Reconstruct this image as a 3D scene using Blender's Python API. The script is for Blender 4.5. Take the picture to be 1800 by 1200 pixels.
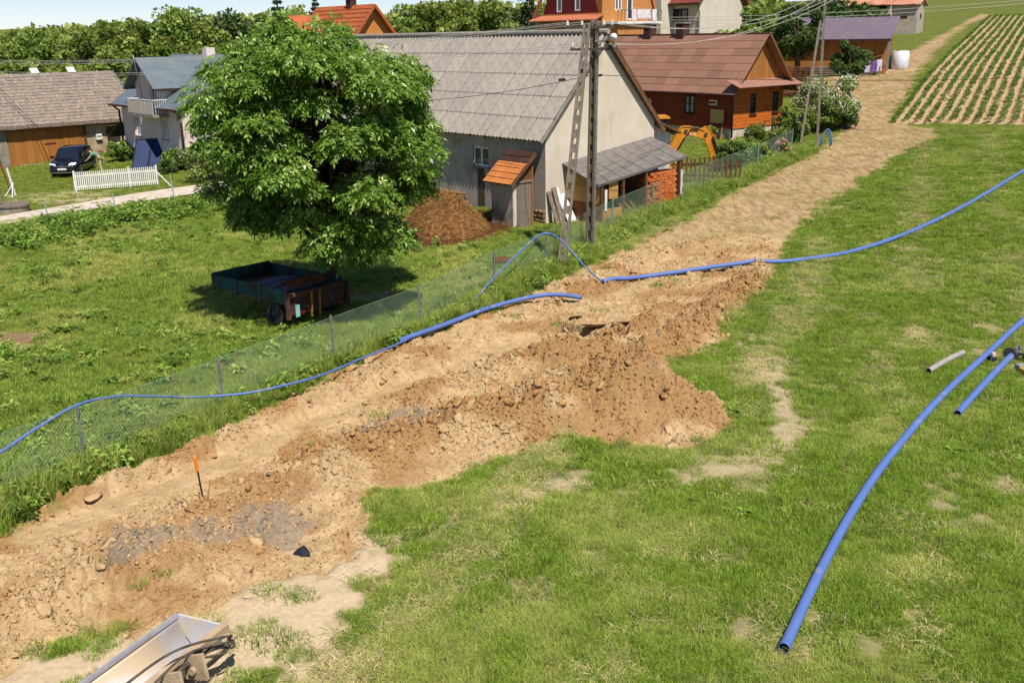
import bpy, math, random
import numpy as np
from mathutils import Vector, Matrix
for o in list(bpy.data.objects): bpy.data.objects.remove(o, do_unlink=True)
SC = bpy.context.scene
COL = SC.collection
R = math.radians
random.seed(7); rng = np.random.default_rng(7)

# ------------------------------------------------------------------ camera, sky, sun, exposure
CAMZ, FPX, PITCH, ROLL = 8.0, 1750.0, R(17), R(0.9)
_fw = np.array([0, math.cos(PITCH), -math.sin(PITCH)])
_r0 = np.array([1.0, 0, 0]); _u0 = np.cross(_r0, _fw)
_R = math.cos(ROLL)*_r0 - math.sin(ROLL)*_u0
_U = math.cos(ROLL)*_u0 + math.sin(ROLL)*_r0
cd = bpy.data.cameras.new('camera'); cam = bpy.data.objects.new('camera', cd); COL.objects.link(cam)
cd.sensor_width = 36; cd.lens = 36*FPX/1800; cd.clip_start = 0.1; cd.clip_end = 3000
cam.matrix_world = Matrix(((_R[0], _U[0], -_fw[0], 0), (_R[1], _U[1], -_fw[1], 0), (_R[2], _U[2], -_fw[2], CAMZ), (0, 0, 0, 1)))
SC.camera = cam

SUN_EL = R(57); SUN_H = Vector((0.40, -0.917))
W = bpy.data.worlds.new('World'); SC.world = W; W.use_nodes = True
nt = W.node_tree; bg = nt.nodes['Background']
sky = nt.nodes.new('ShaderNodeTexSky'); sky.sky_type = 'NISHITA'; sky.sun_disc = False
sky.sun_elevation = SUN_EL; sky.sun_rotation = math.atan2(SUN_H.x, SUN_H.y)
sky.air_density = 1.0; sky.dust_density = 0.1; sky.ozone_density = 3.0; sky.altitude = 1500
_mx = nt.nodes.new('ShaderNodeMix'); _mx.data_type = 'RGBA'; _mx.blend_type = 'MULTIPLY'; _mx.inputs[0].default_value = 1; _mx.inputs[7].default_value = (.90, .88, 1.0, 1)   # slightly lavender summer air, all round
nt.links.new(sky.outputs[0], _mx.inputs[6]); nt.links.new(_mx.outputs[2], bg.inputs[0]); bg.inputs[1].default_value = 0.085
sl = bpy.data.lights.new('sun', 'SUN'); sl.energy = 4.6; sl.angle = R(0.53); sl.color = (1.0, 0.95, 0.88)
sun = bpy.data.objects.new('sun', sl); COL.objects.link(sun); sun.location = (20, -40, 60)
S = Vector((SUN_H.x*math.cos(SUN_EL), SUN_H.y*math.cos(SUN_EL), math.sin(SUN_EL)))
sun.rotation_euler = (-S).to_track_quat('-Z', 'Y').to_euler()
SC.view_settings.view_transform = 'Standard'; SC.view_settings.look = 'None'
SC.cycles.max_bounces = 5; SC.cycles.diffuse_bounces = 2; SC.cycles.glossy_bounces = 2; SC.cycles.transmission_bounces = 3
SC.view_settings.exposure = 0.48; SC.view_settings.gamma = 1.0; SC.view_settings.use_curve_mapping = False

# ------------------------------------------------------------------ terrain height and pixel -> place on the terrain
_u = [-400, 0, 40, 72, 82, 104, 193, 300, 700]; _z = [0, 0, 0.0, 1.9, 2.6, 5.0, 10.5, 15., 22]
def zter(x, y):
    u = np.asarray(y) + .8*np.asarray(x)
    return sum(np.interp(u+d, _u, _z) for d in (-9, -6, -3, 0, 3, 6, 9))/7
def zt(x, y): return float(zter(x, y))
def at(px, py, h=0.0):
    d = _fw*FPX + _R*(px-900) - _U*(py-600); d = d/np.linalg.norm(d)
    a, t = 4.0, 5.0
    while t < 500:
        p = d*t
        if p[2]+CAMZ < zter(p[0], p[1])+h: break
        a = t; t += 1.0
    for _ in range(18):
        m = (a+t)/2; p = d*m
        if p[2]+CAMZ < zter(p[0], p[1])+h: t = m
        else: a = m
    p = d*t; return Vector((p[0], p[1], p[2]+CAMZ))
def atY(px, py, Y):
    d = _fw*FPX + _R*(px-900) - _U*(py-600); p = d*(Y/d[1]); return Vector((p[0], p[1], p[2]+CAMZ))

# ------------------------------------------------------------------ value noise on numpy arrays
_tab = np.random.default_rng(3).random((256, 256))
def vnoise(x, y):
    xi = np.floor(x).astype(int); yi = np.floor(y).astype(int); fx = x-xi; fy = y-yi
    fx = fx*fx*(3-2*fx); fy = fy*fy*(3-2*fy)
    a = _tab[xi & 255, yi & 255]; b = _tab[(xi+1) & 255, yi & 255]; c = _tab[xi & 255, (yi+1) & 255]; d = _tab[(xi+1) & 255, (yi+1) & 255]
    return (a*(1-fx)+b*fx)*(1-fy) + (c*(1-fx)+d*fx)*fy
def fbm(x, y, o=4):
    v = 0; a = .5; s = 0
    for i in range(o):
        v = v + a*vnoise(x*2**i+17.3*i, y*2**i+9.1*i); s += a; a *= .5
    return v/s
def sstep(a, b, x): t = np.clip((x-a)/(b-a), 0, 1); return t*t*(3-2*t)
def poly_sd(x, y, P):
    """signed distance to a polygon, positive inside"""
    P = np.asarray(P); n = len(P); d = np.full(x.shape, 1e9); ins = np.zeros(x.shape, bool)
    for i in range(n):
        ax, ay = P[i]; bx, by = P[(i+1) % n]; ex, ey = bx-ax, by-ay
        t = np.clip(((x-ax)*ex+(y-ay)*ey)/(ex*ex+ey*ey+1e-9), 0, 1)
        d = np.minimum(d, np.hypot(x-ax-t*ex, y-ay-t*ey))
        c = ((ay > y) != (by > y)); xx = ax + (y-ay)*ex/(ey if abs(ey) > 1e-9 else 1e-9)
        ins ^= c & (x < xx)
    return np.where(ins, d, -d)
def line_d(x, y, L, vals):
    """distance to a polyline and the value interpolated along it"""
    L = np.asarray(L); d = np.full(x.shape, 1e9); v = np.zeros(x.shape)
    for i in range(len(L)-1):
        ax, ay = L[i]; bx, by = L[i+1]; ex, ey = bx-ax, by-ay
        t = np.clip(((x-ax)*ex+(y-ay)*ey)/(ex*ex+ey*ey+1e-9), 0, 1)
        q = np.hypot(x-ax-t*ex, y-ay-t*ey); m = q < d
        d = np.where(m, q, d); v = np.where(m, vals[i]*(1-t)+vals[i+1]*t, v)
    return d, v
def gpix(pts): return [tuple(at(*p)[:2]) for p in pts]

# ------------------------------------------------------------------ mesh builder
class MB:
    def __init__(s): s.v = []; s.f = []
    def add(s, vs, fs):
        b = len(s.v); s.v += [tuple(v) for v in vs]; s.f += [tuple(i+b for i in f) for f in fs]; return s
    def box(s, c, d, rot=None, taper=1.0):
        x, y, z = d[0]/2, d[1]/2, d[2]/2; t = taper
        vs = [Vector(p) for p in ((-x,-y,-z),(x,-y,-z),(x,y,-z),(-x,y,-z),(-x*t,-y*t,z),(x*t,-y*t,z),(x*t,y*t,z),(-x*t,y*t,z))]
        if rot is not None: vs = [rot @ v for v in vs]
        c = Vector(c); return s.add([v+c for v in vs], [(3,2,1,0),(4,5,6,7),(0,1,5,4),(1,2,6,5),(2,3,7,6),(3,0,4,7)])
    def lo(s, a, b):   # box from corner a to corner b
        a = Vector(a); b = Vector(b); return s.box((a+b)/2, [abs(q) for q in (b-a)])
    def quad(s, *p): return s.add(p, [tuple(range(len(p)))])
    def slab(s, pts, n, t):   # polygon pts given thickness t against n
        n = Vector(n).normalized()*t; k = len(pts); a = [Vector(p) for p in pts]; b = [p-n for p in a]
        return s.add(a+b, [tuple(range(k)), tuple(range(2*k-1, k-1, -1))] + [(i, k+i, k+(i+1) % k, (i+1) % k) for i in range(k)])
    def bar(s, a, b, w, d=None, up=(0,0,1)):
        a = Vector(a); b = Vector(b); t = (b-a); L = t.length; t.normalize(); u = Vector(up)
        if abs(t.dot(u)) > .98: u = Vector((1,0,0))
        sx = t.cross(u).normalized(); sy = sx.cross(t); d = d or w
        return s.box((a+b)/2, (w, L, d), Matrix((sx, t, sy)).transposed())
    def tube(s, P, r, n=8, cap=True, hollow=0):
        P = [Vector(p) for p in P]; rr = r if hasattr(r, '__len__') else [r]*len(P); vs = []; k = len(P); u = None
        for i, p in enumerate(P):
            t = (P[min(i+1, k-1)]-P[max(i-1, 0)]).normalized()
            if u is None: u = t.orthogonal().normalized()
            u = (u - t*u.dot(t)).normalized(); w = t.cross(u)
            for j in range(n):
                a = 2*math.pi*j/n; vs.append(p + (u*math.cos(a)+w*math.sin(a))*rr[i])
        fs = [(i*n+j, i*n+(j+1) % n, (i+1)*n+(j+1) % n, (i+1)*n+j) for i in range(k-1) for j in range(n)]
        if cap: fs += [tuple(range(n-1, -1, -1)), tuple(range((k-1)*n, k*n))]
        return s.add(vs, fs)
    def lathe(s, prof, n=16, c=(0,0,0), axis='z', a0=0, a1=2*math.pi):
        vs = []; full = abs(a1-a0-2*math.pi) < 1e-6; m = n if full else n+1
        for r, h in prof:
            for j in range(m):
                a = a0+(a1-a0)*j/n; x, y = r*math.cos(a), r*math.sin(a)
                v = (x, y, h) if axis == 'z' else ((h, x, y) if axis == 'x' else (x, h, y))
                vs.append((v[0]+c[0], v[1]+c[1], v[2]+c[2]))
        fs = [(i*m+j, i*m+(j+1) % m, (i+1)*m+(j+1) % m, (i+1)*m+j) for i in range(len(prof)-1) for j in range(m if full else n)]
        return s.add(vs, fs)
    def mesh(s, name):
        me = bpy.data.meshes.new(name); me.from_pydata(s.v, [], s.f); me.update(); return me
    def wall(s, o, u, v, W, H, holes=(), depth=.12, top=None):
        """front face with openings cut and reveals turned inwards; u x v points outwards. top = extra ngon points (local) above H"""
        o = Vector(o); u = Vector(u); v = Vector(v); n = u.cross(v)
        xs = sorted({0, W, *[h[0] for h in holes], *[h[1] for h in holes]}); ys = sorted({0, H, *[h[2] for h in holes], *[h[3] for h in holes]})
        P = lambda x, y, d=0: o+u*x+v*y-n*d
        for i in range(len(xs)-1):
            for j in range(len(ys)-1):
                cx, cy = (xs[i]+xs[i+1])/2, (ys[j]+ys[j+1])/2
                if any(h[0] < cx < h[1] and h[2] < cy < h[3] for h in holes): continue
                s.quad(P(xs[i], ys[j]), P(xs[i+1], ys[j]), P(xs[i+1], ys[j+1]), P(xs[i], ys[j+1]))
        for a, b, c, d in [h[:4] for h in holes]:
            s.quad(P(a,c), P(b,c), P(b,c,depth), P(a,c,depth)); s.quad(P(b,c), P(b,d), P(b,d,depth), P(b,c,depth))
            s.quad(P(b,d), P(a,d), P(a,d,depth), P(b,d,depth)); s.quad(P(a,d), P(a,c), P(a,c,depth), P(a,d,depth))
        if top: s.quad(*[P(x, y) for x, y in top])
        return s

def ob(name, mb, mat, parent=None, smooth=False, **tags):
    me = mb.mesh(name) if isinstance(mb, MB) else mb
    if mat is not None and not me.materials: me.materials.append(mat)
    if smooth: me.polygons.foreach_set('use_smooth', [True]*len(me.polygons))
    o = bpy.data.objects.new(name, me); COL.objects.link(o)
    if parent is not None: o.parent = parent
    for k, v in tags.items(): o[k] = v
    return o
def thing(name, label, cat, loc=(0,0,0), rz=0, group=None):
    o = bpy.data.objects.new(name, None); COL.objects.link(o); o.empty_display_size = .2
    o.location = loc; o.rotation_euler = (0, 0, rz); o['label'] = label; o['category'] = cat
    if group: o['group'] = group
    return o
def solo(name, mb, mat, label, cat, smooth=False, group=None, loc=None):
    o = ob(name, mb, mat, None, smooth, label=label, category=cat)
    if group: o['group'] = group
    if loc is not None: o.location = loc
    return o
def struct(name, mb, mat, smooth=False): return ob(name, mb, mat, None, smooth, kind='structure')
def dup(root, label, loc, rz=None, sc=None):
    def cp(o, par):
        c = o.copy(); COL.objects.link(c); c.parent = par
        for ch in o.children: cp(ch, c)
        return c
    r = cp(root, None); r['label'] = label; r.location = loc
    if rz is not None: r.rotation_euler = (0, 0, rz)
    if sc is not None: r.scale = sc
    return r
def npmesh(name, V, Fc, attrs=None, mat=None, fsize=4, smooth=False):
    V = np.asarray(V, np.float32); Fc = np.asarray(Fc, np.int32); me = bpy.data.meshes.new(name)
    me.vertices.add(len(V)); me.vertices.foreach_set('co', V.ravel())
    n = len(Fc); me.loops.add(n*fsize); me.loops.foreach_set('vertex_index', Fc.ravel())
    me.polygons.add(n); me.polygons.foreach_set('loop_start', np.arange(n, dtype=np.int32)*fsize)
    if smooth: me.polygons.foreach_set('use_smooth', np.ones(n, bool))
    me.update(calc_edges=True)
    for k, a in (attrs or {}).items():
        a = np.asarray(a, np.float32)
        if a.ndim == 1: me.attributes.new(k, 'FLOAT', 'POINT').data.foreach_set('value', a)
        else:
            c = np.ones((len(a), 4), np.float32); c[:, :3] = a
            me.attributes.new(k, 'FLOAT_COLOR', 'POINT').data.foreach_set('color', c.ravel())
    if mat: me.materials.append(mat)
    return me

# ------------------------------------------------------------------ materials
def srgb(*c): return tuple(((v/255)/12.92 if v/255 <= .04045 else ((v/255+.055)/1.055)**2.4) for v in c)
def newmat(name):
    m = bpy.data.materials.new(name); m.use_nodes = True; t = m.node_tree; return m, t, t.nodes['Principled BSDF']
def N(t, typ, **k):
    n = t.nodes.new(typ)
    for a, b in k.items(): setattr(n, a, b)
    return n
def mixc(t, fac, a, b, mode='MIX'):
    n = N(t, 'ShaderNodeMix', data_type='RGBA', blend_type=mode)
    for i, v in ((0, fac), (6, a), (7, b)):
        if hasattr(v, 'links') or hasattr(v, 'is_linked'): t.links.new(v, n.inputs[i])
        elif i == 0: n.inputs[0].default_value = v
        else: n.inputs[i].default_value = (*v[:3], 1)
    return n.outputs[2]
def math_(t, op, a, b=None, clamp=False):
    n = N(t, 'ShaderNodeMath', operation=op, use_clamp=clamp)
    for i, v in ((0, a), (1, b)):
        if v is None: continue
        if hasattr(v, 'is_linked'): t.links.new(v, n.inputs[i])
        else: n.inputs[i].default_value = v
    return n.outputs[0]
def noise(t, scale, detail=4, co=None, rough=.55, mapsc=None, rot=None):
    n = N(t, 'ShaderNodeTexNoise'); n.inputs['Scale'].default_value = scale; n.inputs['Detail'].default_value = detail; n.inputs['Roughness'].default_value = rough
    if co is None: co = N(t, 'ShaderNodeTexCoord').outputs['Object']
    if mapsc:
        mp = N(t, 'ShaderNodeMapping'); mp.inputs['Scale'].default_value = mapsc
        if rot: mp.inputs['Rotation'].default_value = rot
        t.links.new(co, mp.inputs[0]); co = mp.outputs[0]
    t.links.new(co, n.inputs['Vector']); return n.outputs['Fac']
def ramp(t, fac, stops):
    r = N(t, 'ShaderNodeValToRGB'); e = r.color_ramp.elements
    while len(e) < len(stops): e.new(.5)
    for i, (p, c) in enumerate(stops): e[i].position = p; e[i].color = (*c, 1) if not isinstance(c, (int, float)) else (c, c, c, 1)
    t.links.new(fac, r.inputs[0]); return r.outputs[0]
def M(name, c1, c2=None, scale=4., rough=.8, metal=0., bump=0., bscale=None, rnd=0., c3=None, s3=1.5, t3=.55, mapsc=None, spec=.3, contrast=.18):
    m, t, b = newmat(name); c2 = c2 or tuple(x*.75 for x in c1)
    f = noise(t, scale, 5, mapsc=mapsc); f = ramp(t, f, [(.5-contrast, 0.0), (.5+contrast, 1.0)])
    col = mixc(t, f, c1, c2)
    if c3:
        g = ramp(t, noise(t, s3, 5, mapsc=mapsc), [(t3, 0.0), (t3+.12, 1.0)]); col = mixc(t, g, col, c3)
    if rnd:
        oi = N(t, 'ShaderNodeObjectInfo'); v = math_(t, 'MULTIPLY_ADD', oi.outputs['Random'], rnd*2); v.node.inputs[2].default_value = 1-rnd
        hs = N(t, 'ShaderNodeHueSaturation'); t.links.new(col, hs.inputs['Color']); t.links.new(v, hs.inputs['Value']); col = hs.outputs[0]
    t.links.new(col, b.inputs['Base Color'])
    b.inputs['Roughness'].default_value = rough; b.inputs['Metallic'].default_value = metal; b.inputs['Specular IOR Level'].default_value = spec
    if bump:
        bp = N(t, 'ShaderNodeBump'); bp.inputs['Strength'].default_value = min(1, bump); bp.inputs['Distance'].default_value = .02
        t.links.new(noise(t, bscale or scale*6, 5), bp.inputs['Height']); t.links.new(bp.outputs[0], b.inputs['Normal'])
    return m
def leafmat(name, stops, trans=.35, rough=.5, spec=.25):
    m, t, b = newmat(name); a = N(t, 'ShaderNodeAttribute', attribute_name='tint')
    col = ramp(t, a.outputs['Fac'], stops)
    oi = N(t, 'ShaderNodeObjectInfo'); v = math_(t, 'MULTIPLY_ADD', oi.outputs['Random'], .3); v.node.inputs[2].default_value = .85
    hs = N(t, 'ShaderNodeHueSaturation'); t.links.new(col, hs.inputs['Color']); t.links.new(v, hs.inputs['Value']); col = hs.outputs[0]
    t.links.new(col, b.inputs['Base Color']); b.inputs['Roughness'].default_value = rough; b.inputs['Specular IOR Level'].default_value = spec
    tr = N(t, 'ShaderNodeBsdfTranslucent'); t.links.new(mixc(t, .5, col, (.25, .4, .03), 'MIX'), tr.inputs[0])
    mx = N(t, 'ShaderNodeMixShader'); mx.inputs[0].default_value = trans
    t.links.new(b.outputs[0], mx.inputs[1]); t.links.new(tr.outputs[0], mx.inputs[2])
    t.links.new(mx.outputs[0], t.nodes['Material Output'].inputs[0]); return m
def glassmat(name, c=(.02, .025, .03), rough=.05):
    m, t, b = newmat(name); b.inputs['Base Color'].default_value = (*c, 1); b.inputs['Roughness'].default_value = rough; b.inputs['Specular IOR Level'].default_value = .8; return m

# ================================================================== GROUND
DIRT = gpix([(-40,955),(60,905),(150,850),(270,800),(400,745),(520,690),(560,664),(640,628),(700,603),(800,563),(900,533),(985,490),(1050,463),(1118,428),(1188,393),(1286,341),(1390,292),(1446,260),(1495,215),(1500,180),(1440,158),(1370,170),(1372,140),(1440,138),(1520,130),(1570,118),(1600,92),(1680,48),(1722,26),(1745,26),(1690,48),(1640,92),(1600,150),(1562,214),(1640,228),(1645,240),(1590,268),(1530,310),(1450,360),(1395,410),(1380,440),(1350,490),(1330,520),(1280,562),(1270,600),(1180,640),(1225,690),(1285,722),(1285,755),(1180,790),(1100,782),(1000,768),(930,790),(800,840),(660,878),(640,960),(560,1010),(460,1030),(370,1085),(300,1100),(160,1120),(60,1160),(-30,1210)])
BARE = [gpix(p) for p in (
    [(640,880),(660,955),(610,1040),(560,1150),(480,1160),(300,1200),(120,1215),(20,1215),(40,1160),(300,1090),(400,1020),(520,950)],
    [(870,890),(905,850),(1010,835),(1030,850),(960,885),(890,905)],
    [(-30,590),(40,580),(62,590),(40,610),(-30,612)],
    [(800,500),(850,490),(900,500),(860,520)], [(545,610),(600,598),(610,615),(560,625)],
    [(600,520),(690,510),(720,525),(650,540)])]
SCAR = gpix([(1235,838),(1300,815),(1360,780),(1388,735),(1378,695),(1352,662),(1335,635)])
MANURE = gpix([(640,425),(730,395),(800,370),(870,345),(905,380),(935,390),(905,402),(850,425),(760,437),(690,437)])
MANURE = [(p[0], p[1]) for p in MANURE]
SPOT = gpix([(60,345),(150,335),(210,350),(90,365)])
# spoil heap, spoil bank, trench, old pipe line
HEAP = [(gpix([(480,850),(600,800),(720,772),(830,760)]), (.18,.34,.5,.62), .85),
        (gpix([(830,750),(930,735),(1050,720),(1140,718),(1200,725)]), (.55,.95,1.25,1.22,.6), .95),
        (gpix([(700,700),(850,668),(960,640),(1040,625)]), (.2,.42,.55,.4), .9),
        (gpix([(1120,640),(1210,585),(1290,530),(1340,480)]), (.42,.5,.45,.3), .9),
        (gpix([(1070,600),(1140,570),(1190,540)]), (.3,.35,.2), .6),
        (gpix([(0,1080),(150,1010),(300,950),(420,900)]), (.3,.32,.3,.25), 1.1),
        (gpix([(100,890),(300,810),(520,715),(700,635),(800,590)]), (.14,.16,.14,.16,.1), .45),
        (gpix([(985,505),(1080,480),(1200,440),(1330,400)]), (.12,.2,.22,.12), .6)]
HOLE = [(gpix([(978,560),(1010,570),(1050,592),(1085,592)]), (1.05,.8,.75,.6), .23),
        (gpix([(940,585),(700,672),(500,752),(330,828),(60,930)]), (.2,.2,.18,.18,.1), .55),
        (gpix([(1130,470),(1180,448),(1260,430)]), (.25,.3,.1), .5)]
def masks(x, y):
    n = fbm(x*1.7+40, y*1.7+11, 4)-.5; n2 = fbm(x*.5+5, y*.5+3, 3)-.5; n3 = fbm(x*5+1, y*5, 3)-.5
    sd = poly_sd(x, y, DIRT)
    far = sstep(33, 40, y)
    dirt = sstep(-.18, .22, sd + n*(.55+.5*far) + n3*.35)
    straw = dirt*sstep(36.5, 41, y + n2*3)
    for L, v, w in HEAP[:3]:
        q, a = line_d(x, y, L, v); dirt = np.maximum(dirt, sstep(.16, .3, a*np.exp(-(q/w)**2*1.2)))
    bare = np.zeros_like(x)
    for i, P in enumerate(BARE):
        bare = np.maximum(bare, (sstep(-.25, .35, poly_sd(x, y, P)*.8 + .3 + n*1.7 + n3*.6) if i == 0 else (.62 if i else 1)*sstep(-.5, .6, poly_sd(x, y, P)*1.6 + .1 + n*1.5 + n3*1.1)))
    q, _a = line_d(x, y, SCAR, [1]*7); bare = np.maximum(bare, .7*(1-sstep(.1, .95, q - n*.8 - n3*.8)))
    man = sstep(-.2, .3, poly_sd(x, y, MANURE) + n*.8)
    spot = sstep(-.6, .5, poly_sd(x, y, SPOT) + n*2)*.8
    spot = np.maximum(spot, sstep(.6, .72, fbm(x*.9+2, y*.9+8, 4)+.1*n3)*.42*(y < 27)*(x > -3))
    return dirt, straw, np.clip(np.maximum(bare, spot), 0, 1), man, sd
def relief(x, y):
    dirt, straw, bare, man, sd = masks(x, y)
    h = np.zeros_like(x); lump = np.zeros_like(x)
    wob = (fbm(x*1.1, y*1.1, 3)-.5)
    for L, v, w in HEAP:
        d, a = line_d(x + wob*.8, y + wob*.8, L, v); g = np.exp(-(d/w)**2*1.2); h = np.maximum(h, a*g); lump = np.maximum(lump, g*np.minimum(1, a*2.2))
    smooth = np.zeros_like(x)
    for L, v, w in HOLE:
        d, a = line_d(x + wob*.35, y + wob*.35, L, v); g = 1-sstep(w*.55, w*1.35, d); h = h*(1-g*.8) - a*g; smooth = np.maximum(smooth, g)
    near = dirt*(1-straw)
    rough = near*(.42+.75*lump)*(1-.65*smooth)
    def bil(s, o): ca, sa_ = math.cos(o), math.sin(o); return np.abs(2*vnoise((x*ca-y*sa_)*s+o*31, (x*sa_+y*ca)*s+o*17)-1)
    b = bil(1.6, .4)+.6*bil(2.9, 1.1); c = bil(4.6, 2.0)+.6*bil(7.7, .9); e = bil(11.5, 2.7)
    big = sstep(.35, .75, fbm(x*.8+12, y*.8+4, 3))
    bump = (b-.75)*.26 + (c-.75)*(.09+.15*big) + (e-.5)*.08
    cr = bil(9.3, .2)-.5
    hh = near*h + rough*bump + near*cr*.04*(1-.5*smooth) + straw*((fbm(x*1.6, y*1.6, 4)-.5)*.12) + bare*(1-dirt)*(fbm(x*4, y*4, 3)-.6)*.05
    hh = hh + (1-dirt)*(fbm(x*.45+3, y*.45, 3)-.5)*.14*sstep(8, 14, y)
    RL = np.array(HOLE[1][0]); cum = np.r_[0, np.cumsum(np.hypot(*np.diff(RL, axis=0).T))]; dr, sr = line_d(x+wob*.3, y+wob*.3, RL, list(cum)); tr_k = 1-sstep(.11, .17, np.abs(dr-.5)); hh = hh+near*tr_k*(-.05+.022*np.sin(sr*26))*sstep(.42, .55, fbm(x*.3+3, y*.3, 2)+.08)
    return hh + man*(.05+.08*c), lump, smooth, dirt, straw, bare, man
def gz(x, y):
    x = np.atleast_1d(np.asarray(x, float)); y = np.atleast_1d(np.asarray(y, float)); return zter(x, y) + relief(x, y)[0]
def gz1(x, y): return float(gz(x, y)[0])
def seq(*segs):
    out = []
    for a, b, st in segs: out += list(np.arange(a, b-1e-6, st))
    return out
def geo(a, b, st, k=1.22):
    o = [a]; d = st
    while o[-1] < b: o.append(o[-1]+d); d *= k
    return o[1:]
xs = np.array(sorted([-v for v in geo(14, 900, 1.)]) + seq((-14, -10.5, .3), (-10.5, 8.5, .05), (8.5, 30, .3), (30, 75, .8)) + [75.] + geo(75, 900, 1.))
ys = np.array(sorted([-v for v in geo(-9.5, 400, 1.)]) + seq((9.5, 10, .3), (10, 29, .05), (29, 36, .08), (36, 42, .15), (42, 64, .35), (64, 140, .9)) + [140.] + geo(140, 1500, 1.2))
GX, GY = np.meshgrid(xs, ys); gx = GX.ravel(); gy = GY.ravel()
hh, lump, smo, dirt, straw, bare, man = relief(gx, gy)
V = np.stack([gx, gy, zter(gx, gy)+hh], 1)
nx, ny = len(xs), len(ys)
idx = np.arange(nx*ny).reshape(ny, nx)
Fq = np.stack([idx[:-1, :-1], idx[:-1, 1:], idx[1:, 1:], idx[1:, :-1]], -1).reshape(-1, 4)
def orangef(x, y, lump, smo): return sstep(.47, .66, fbm(x*.9+31, y*.9+7, 5) + .24*lump - .12*smo)
orange = orangef(gx, gy, lump, smo)
GREYP = [(-4.3,15.6,.75),(-6.2,14.9,.7),(-2.3,20.3,.7),(-3.1,19.4,.5),(-5.3,15.4,.35),(-1.2,21.2,.35)]
grey = np.zeros_like(gx)
gn = fbm(gx*1.6, gy*1.6, 4)
for a, b, r in GREYP: grey = np.maximum(grey, sstep(.35, .75, np.exp(-((gx-a)**2+(gy-b)**2)/r**2)*1.1 + (gn-.5)*1.6))
lush = sstep(.35, .65, fbm(gx*.3+9, gy*.3, 4))

m, t, b = newmat('ground_soil_and_turf')
A = N(t, 'ShaderNodeVertexColor', layer_name='A'); B = N(t, 'ShaderNodeVertexColor', layer_name='B')
sa = N(t, 'ShaderNodeSeparateColor'); t.links.new(A.outputs[0], sa.inputs[0]); sb = N(t, 'ShaderNodeSeparateColor'); t.links.new(B.outputs[0], sb.inputs[0])
co = N(t, 'ShaderNodeTexCoord').outputs['Object']
n1 = noise(t, 2.5, 6, co); n2 = noise(t, 14, 5, co); n3 = noise(t, .5, 4, co); n4 = noise(t, 45, 3, co)
turf = mixc(t, ramp(t, n1, [(.3, 0.), (.7, 1.)]), srgb(66, 78, 22), srgb(104, 108, 40))
turf = mixc(t, ramp(t, n3, [(.4, 0.), (.62, 1.)]), turf, srgb(92, 104, 34))
turf = mixc(t, ramp(t, n2, [(.52, 0.), (.75, 1.)]), turf, srgb(140, 122, 78))
sandy = mixc(t, ramp(t, n2, [(.3, 0.), (.7, 1.)]), srgb(172, 150, 118), srgb(192, 172, 140))
loam = mixc(t, ramp(t, n1, [(.33, 0.), (.66, 1.)]), srgb(152, 124, 86), srgb(182, 154, 112))
loam = mixc(t, ramp(t, n4, [(.35, 0.), (.7, .5)]), loam, srgb(194, 168, 128))
orr = mixc(t, ramp(t, n2, [(.35, 0.), (.65, 1.)]), srgb(138, 100, 60), srgb(160, 126, 84))
grc = mixc(t, ramp(t, n2, [(.35, 0.), (.65, 1.)]), srgb(112, 102, 92), srgb(150, 132, 110))
soil = mixc(t, math_(t, 'MULTIPLY', sb.outputs[0], ramp(t, n2, [(.2, .45), (.6, 1.)])), loam, orr)
soil = mixc(t, math_(t, 'MULTIPLY', sb.outputs[1], ramp(t, n2, [(.3, .3), (.55, 1.)])), soil, grc)
nst = noise(t, 1.2, 6, co, mapsc=(4, .9, 1), rot=(0, 0, R(38)), rough=.7)
stra = mixc(t, ramp(t, nst, [(.36, 0.), (.6, 1.)]), srgb(132, 104, 70), srgb(180, 152, 112))
stra = mixc(t, ramp(t, n1, [(.55, 0.), (.8, .5)]), stra, srgb(140, 126, 70))
soil = mixc(t, sa.outputs[2], soil, stra)
mn = mixc(t, ramp(t, n2, [(.4, 0.), (.65, 1.)]), srgb(48, 30, 20), srgb(112, 72, 36))
c = mixc(t, sa.outputs[1], turf, sandy); c = mixc(t, sa.outputs[0], c, soil); c = mixc(t, sb.outputs[2], c, mn)
t.links.new(c, b.inputs['Base Color']); b.inputs['Roughness'].default_value = .95; b.inputs['Specular IOR Level'].default_value = .12
bp = N(t, 'ShaderNodeBump'); bp.inputs['Strength'].default_value = .6; bp.inputs['Distance'].default_value = .014
vo = N(t, 'ShaderNodeTexVoronoi'); vo.inputs['Scale'].default_value = 9; vo.inputs['Randomness'].default_value = 1; wv = N(t, 'ShaderNodeVectorMath', operation='ADD'); nz = N(t, 'ShaderNodeTexNoise'); nz.inputs['Scale'].default_value = 6; t.links.new(co, nz.inputs['Vector']); t.links.new(co, wv.inputs[0]); t.links.new(nz.outputs['Color'], wv.inputs[1]); t.links.new(wv.outputs[0], vo.inputs['Vector'])
vo2 = N(t, 'ShaderNodeTexVoronoi'); vo2.inputs['Scale'].default_value = 24; t.links.new(wv.outputs[0], vo2.inputs['Vector'])
hv = math_(t, 'MULTIPLY', math_(t, 'ADD', vo.outputs['Distance'], math_(t, 'MULTIPLY', vo2.outputs['Distance'], .5)), math_(t, 'MULTIPLY', sa.outputs[0], -1.6)); hv = math_(t, 'ADD', hv, mixc(t, .45, n2, n4)); t.links.new(hv, bp.inputs['Height']); t.links.new(bp.outputs[0], b.inputs['Normal'])
GROUND = m
fl_ = (dirt*(1-straw)).reshape(ny, nx)[:-1, :-1].ravel() < .5
me = npmesh('ground', V, Fq, dict(A=np.stack([dirt, bare, straw], 1), B=np.stack([orange*(1-straw), grey, man], 1)), m, smooth=True)
me.polygons.foreach_set('use_smooth', fl_)
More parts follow.
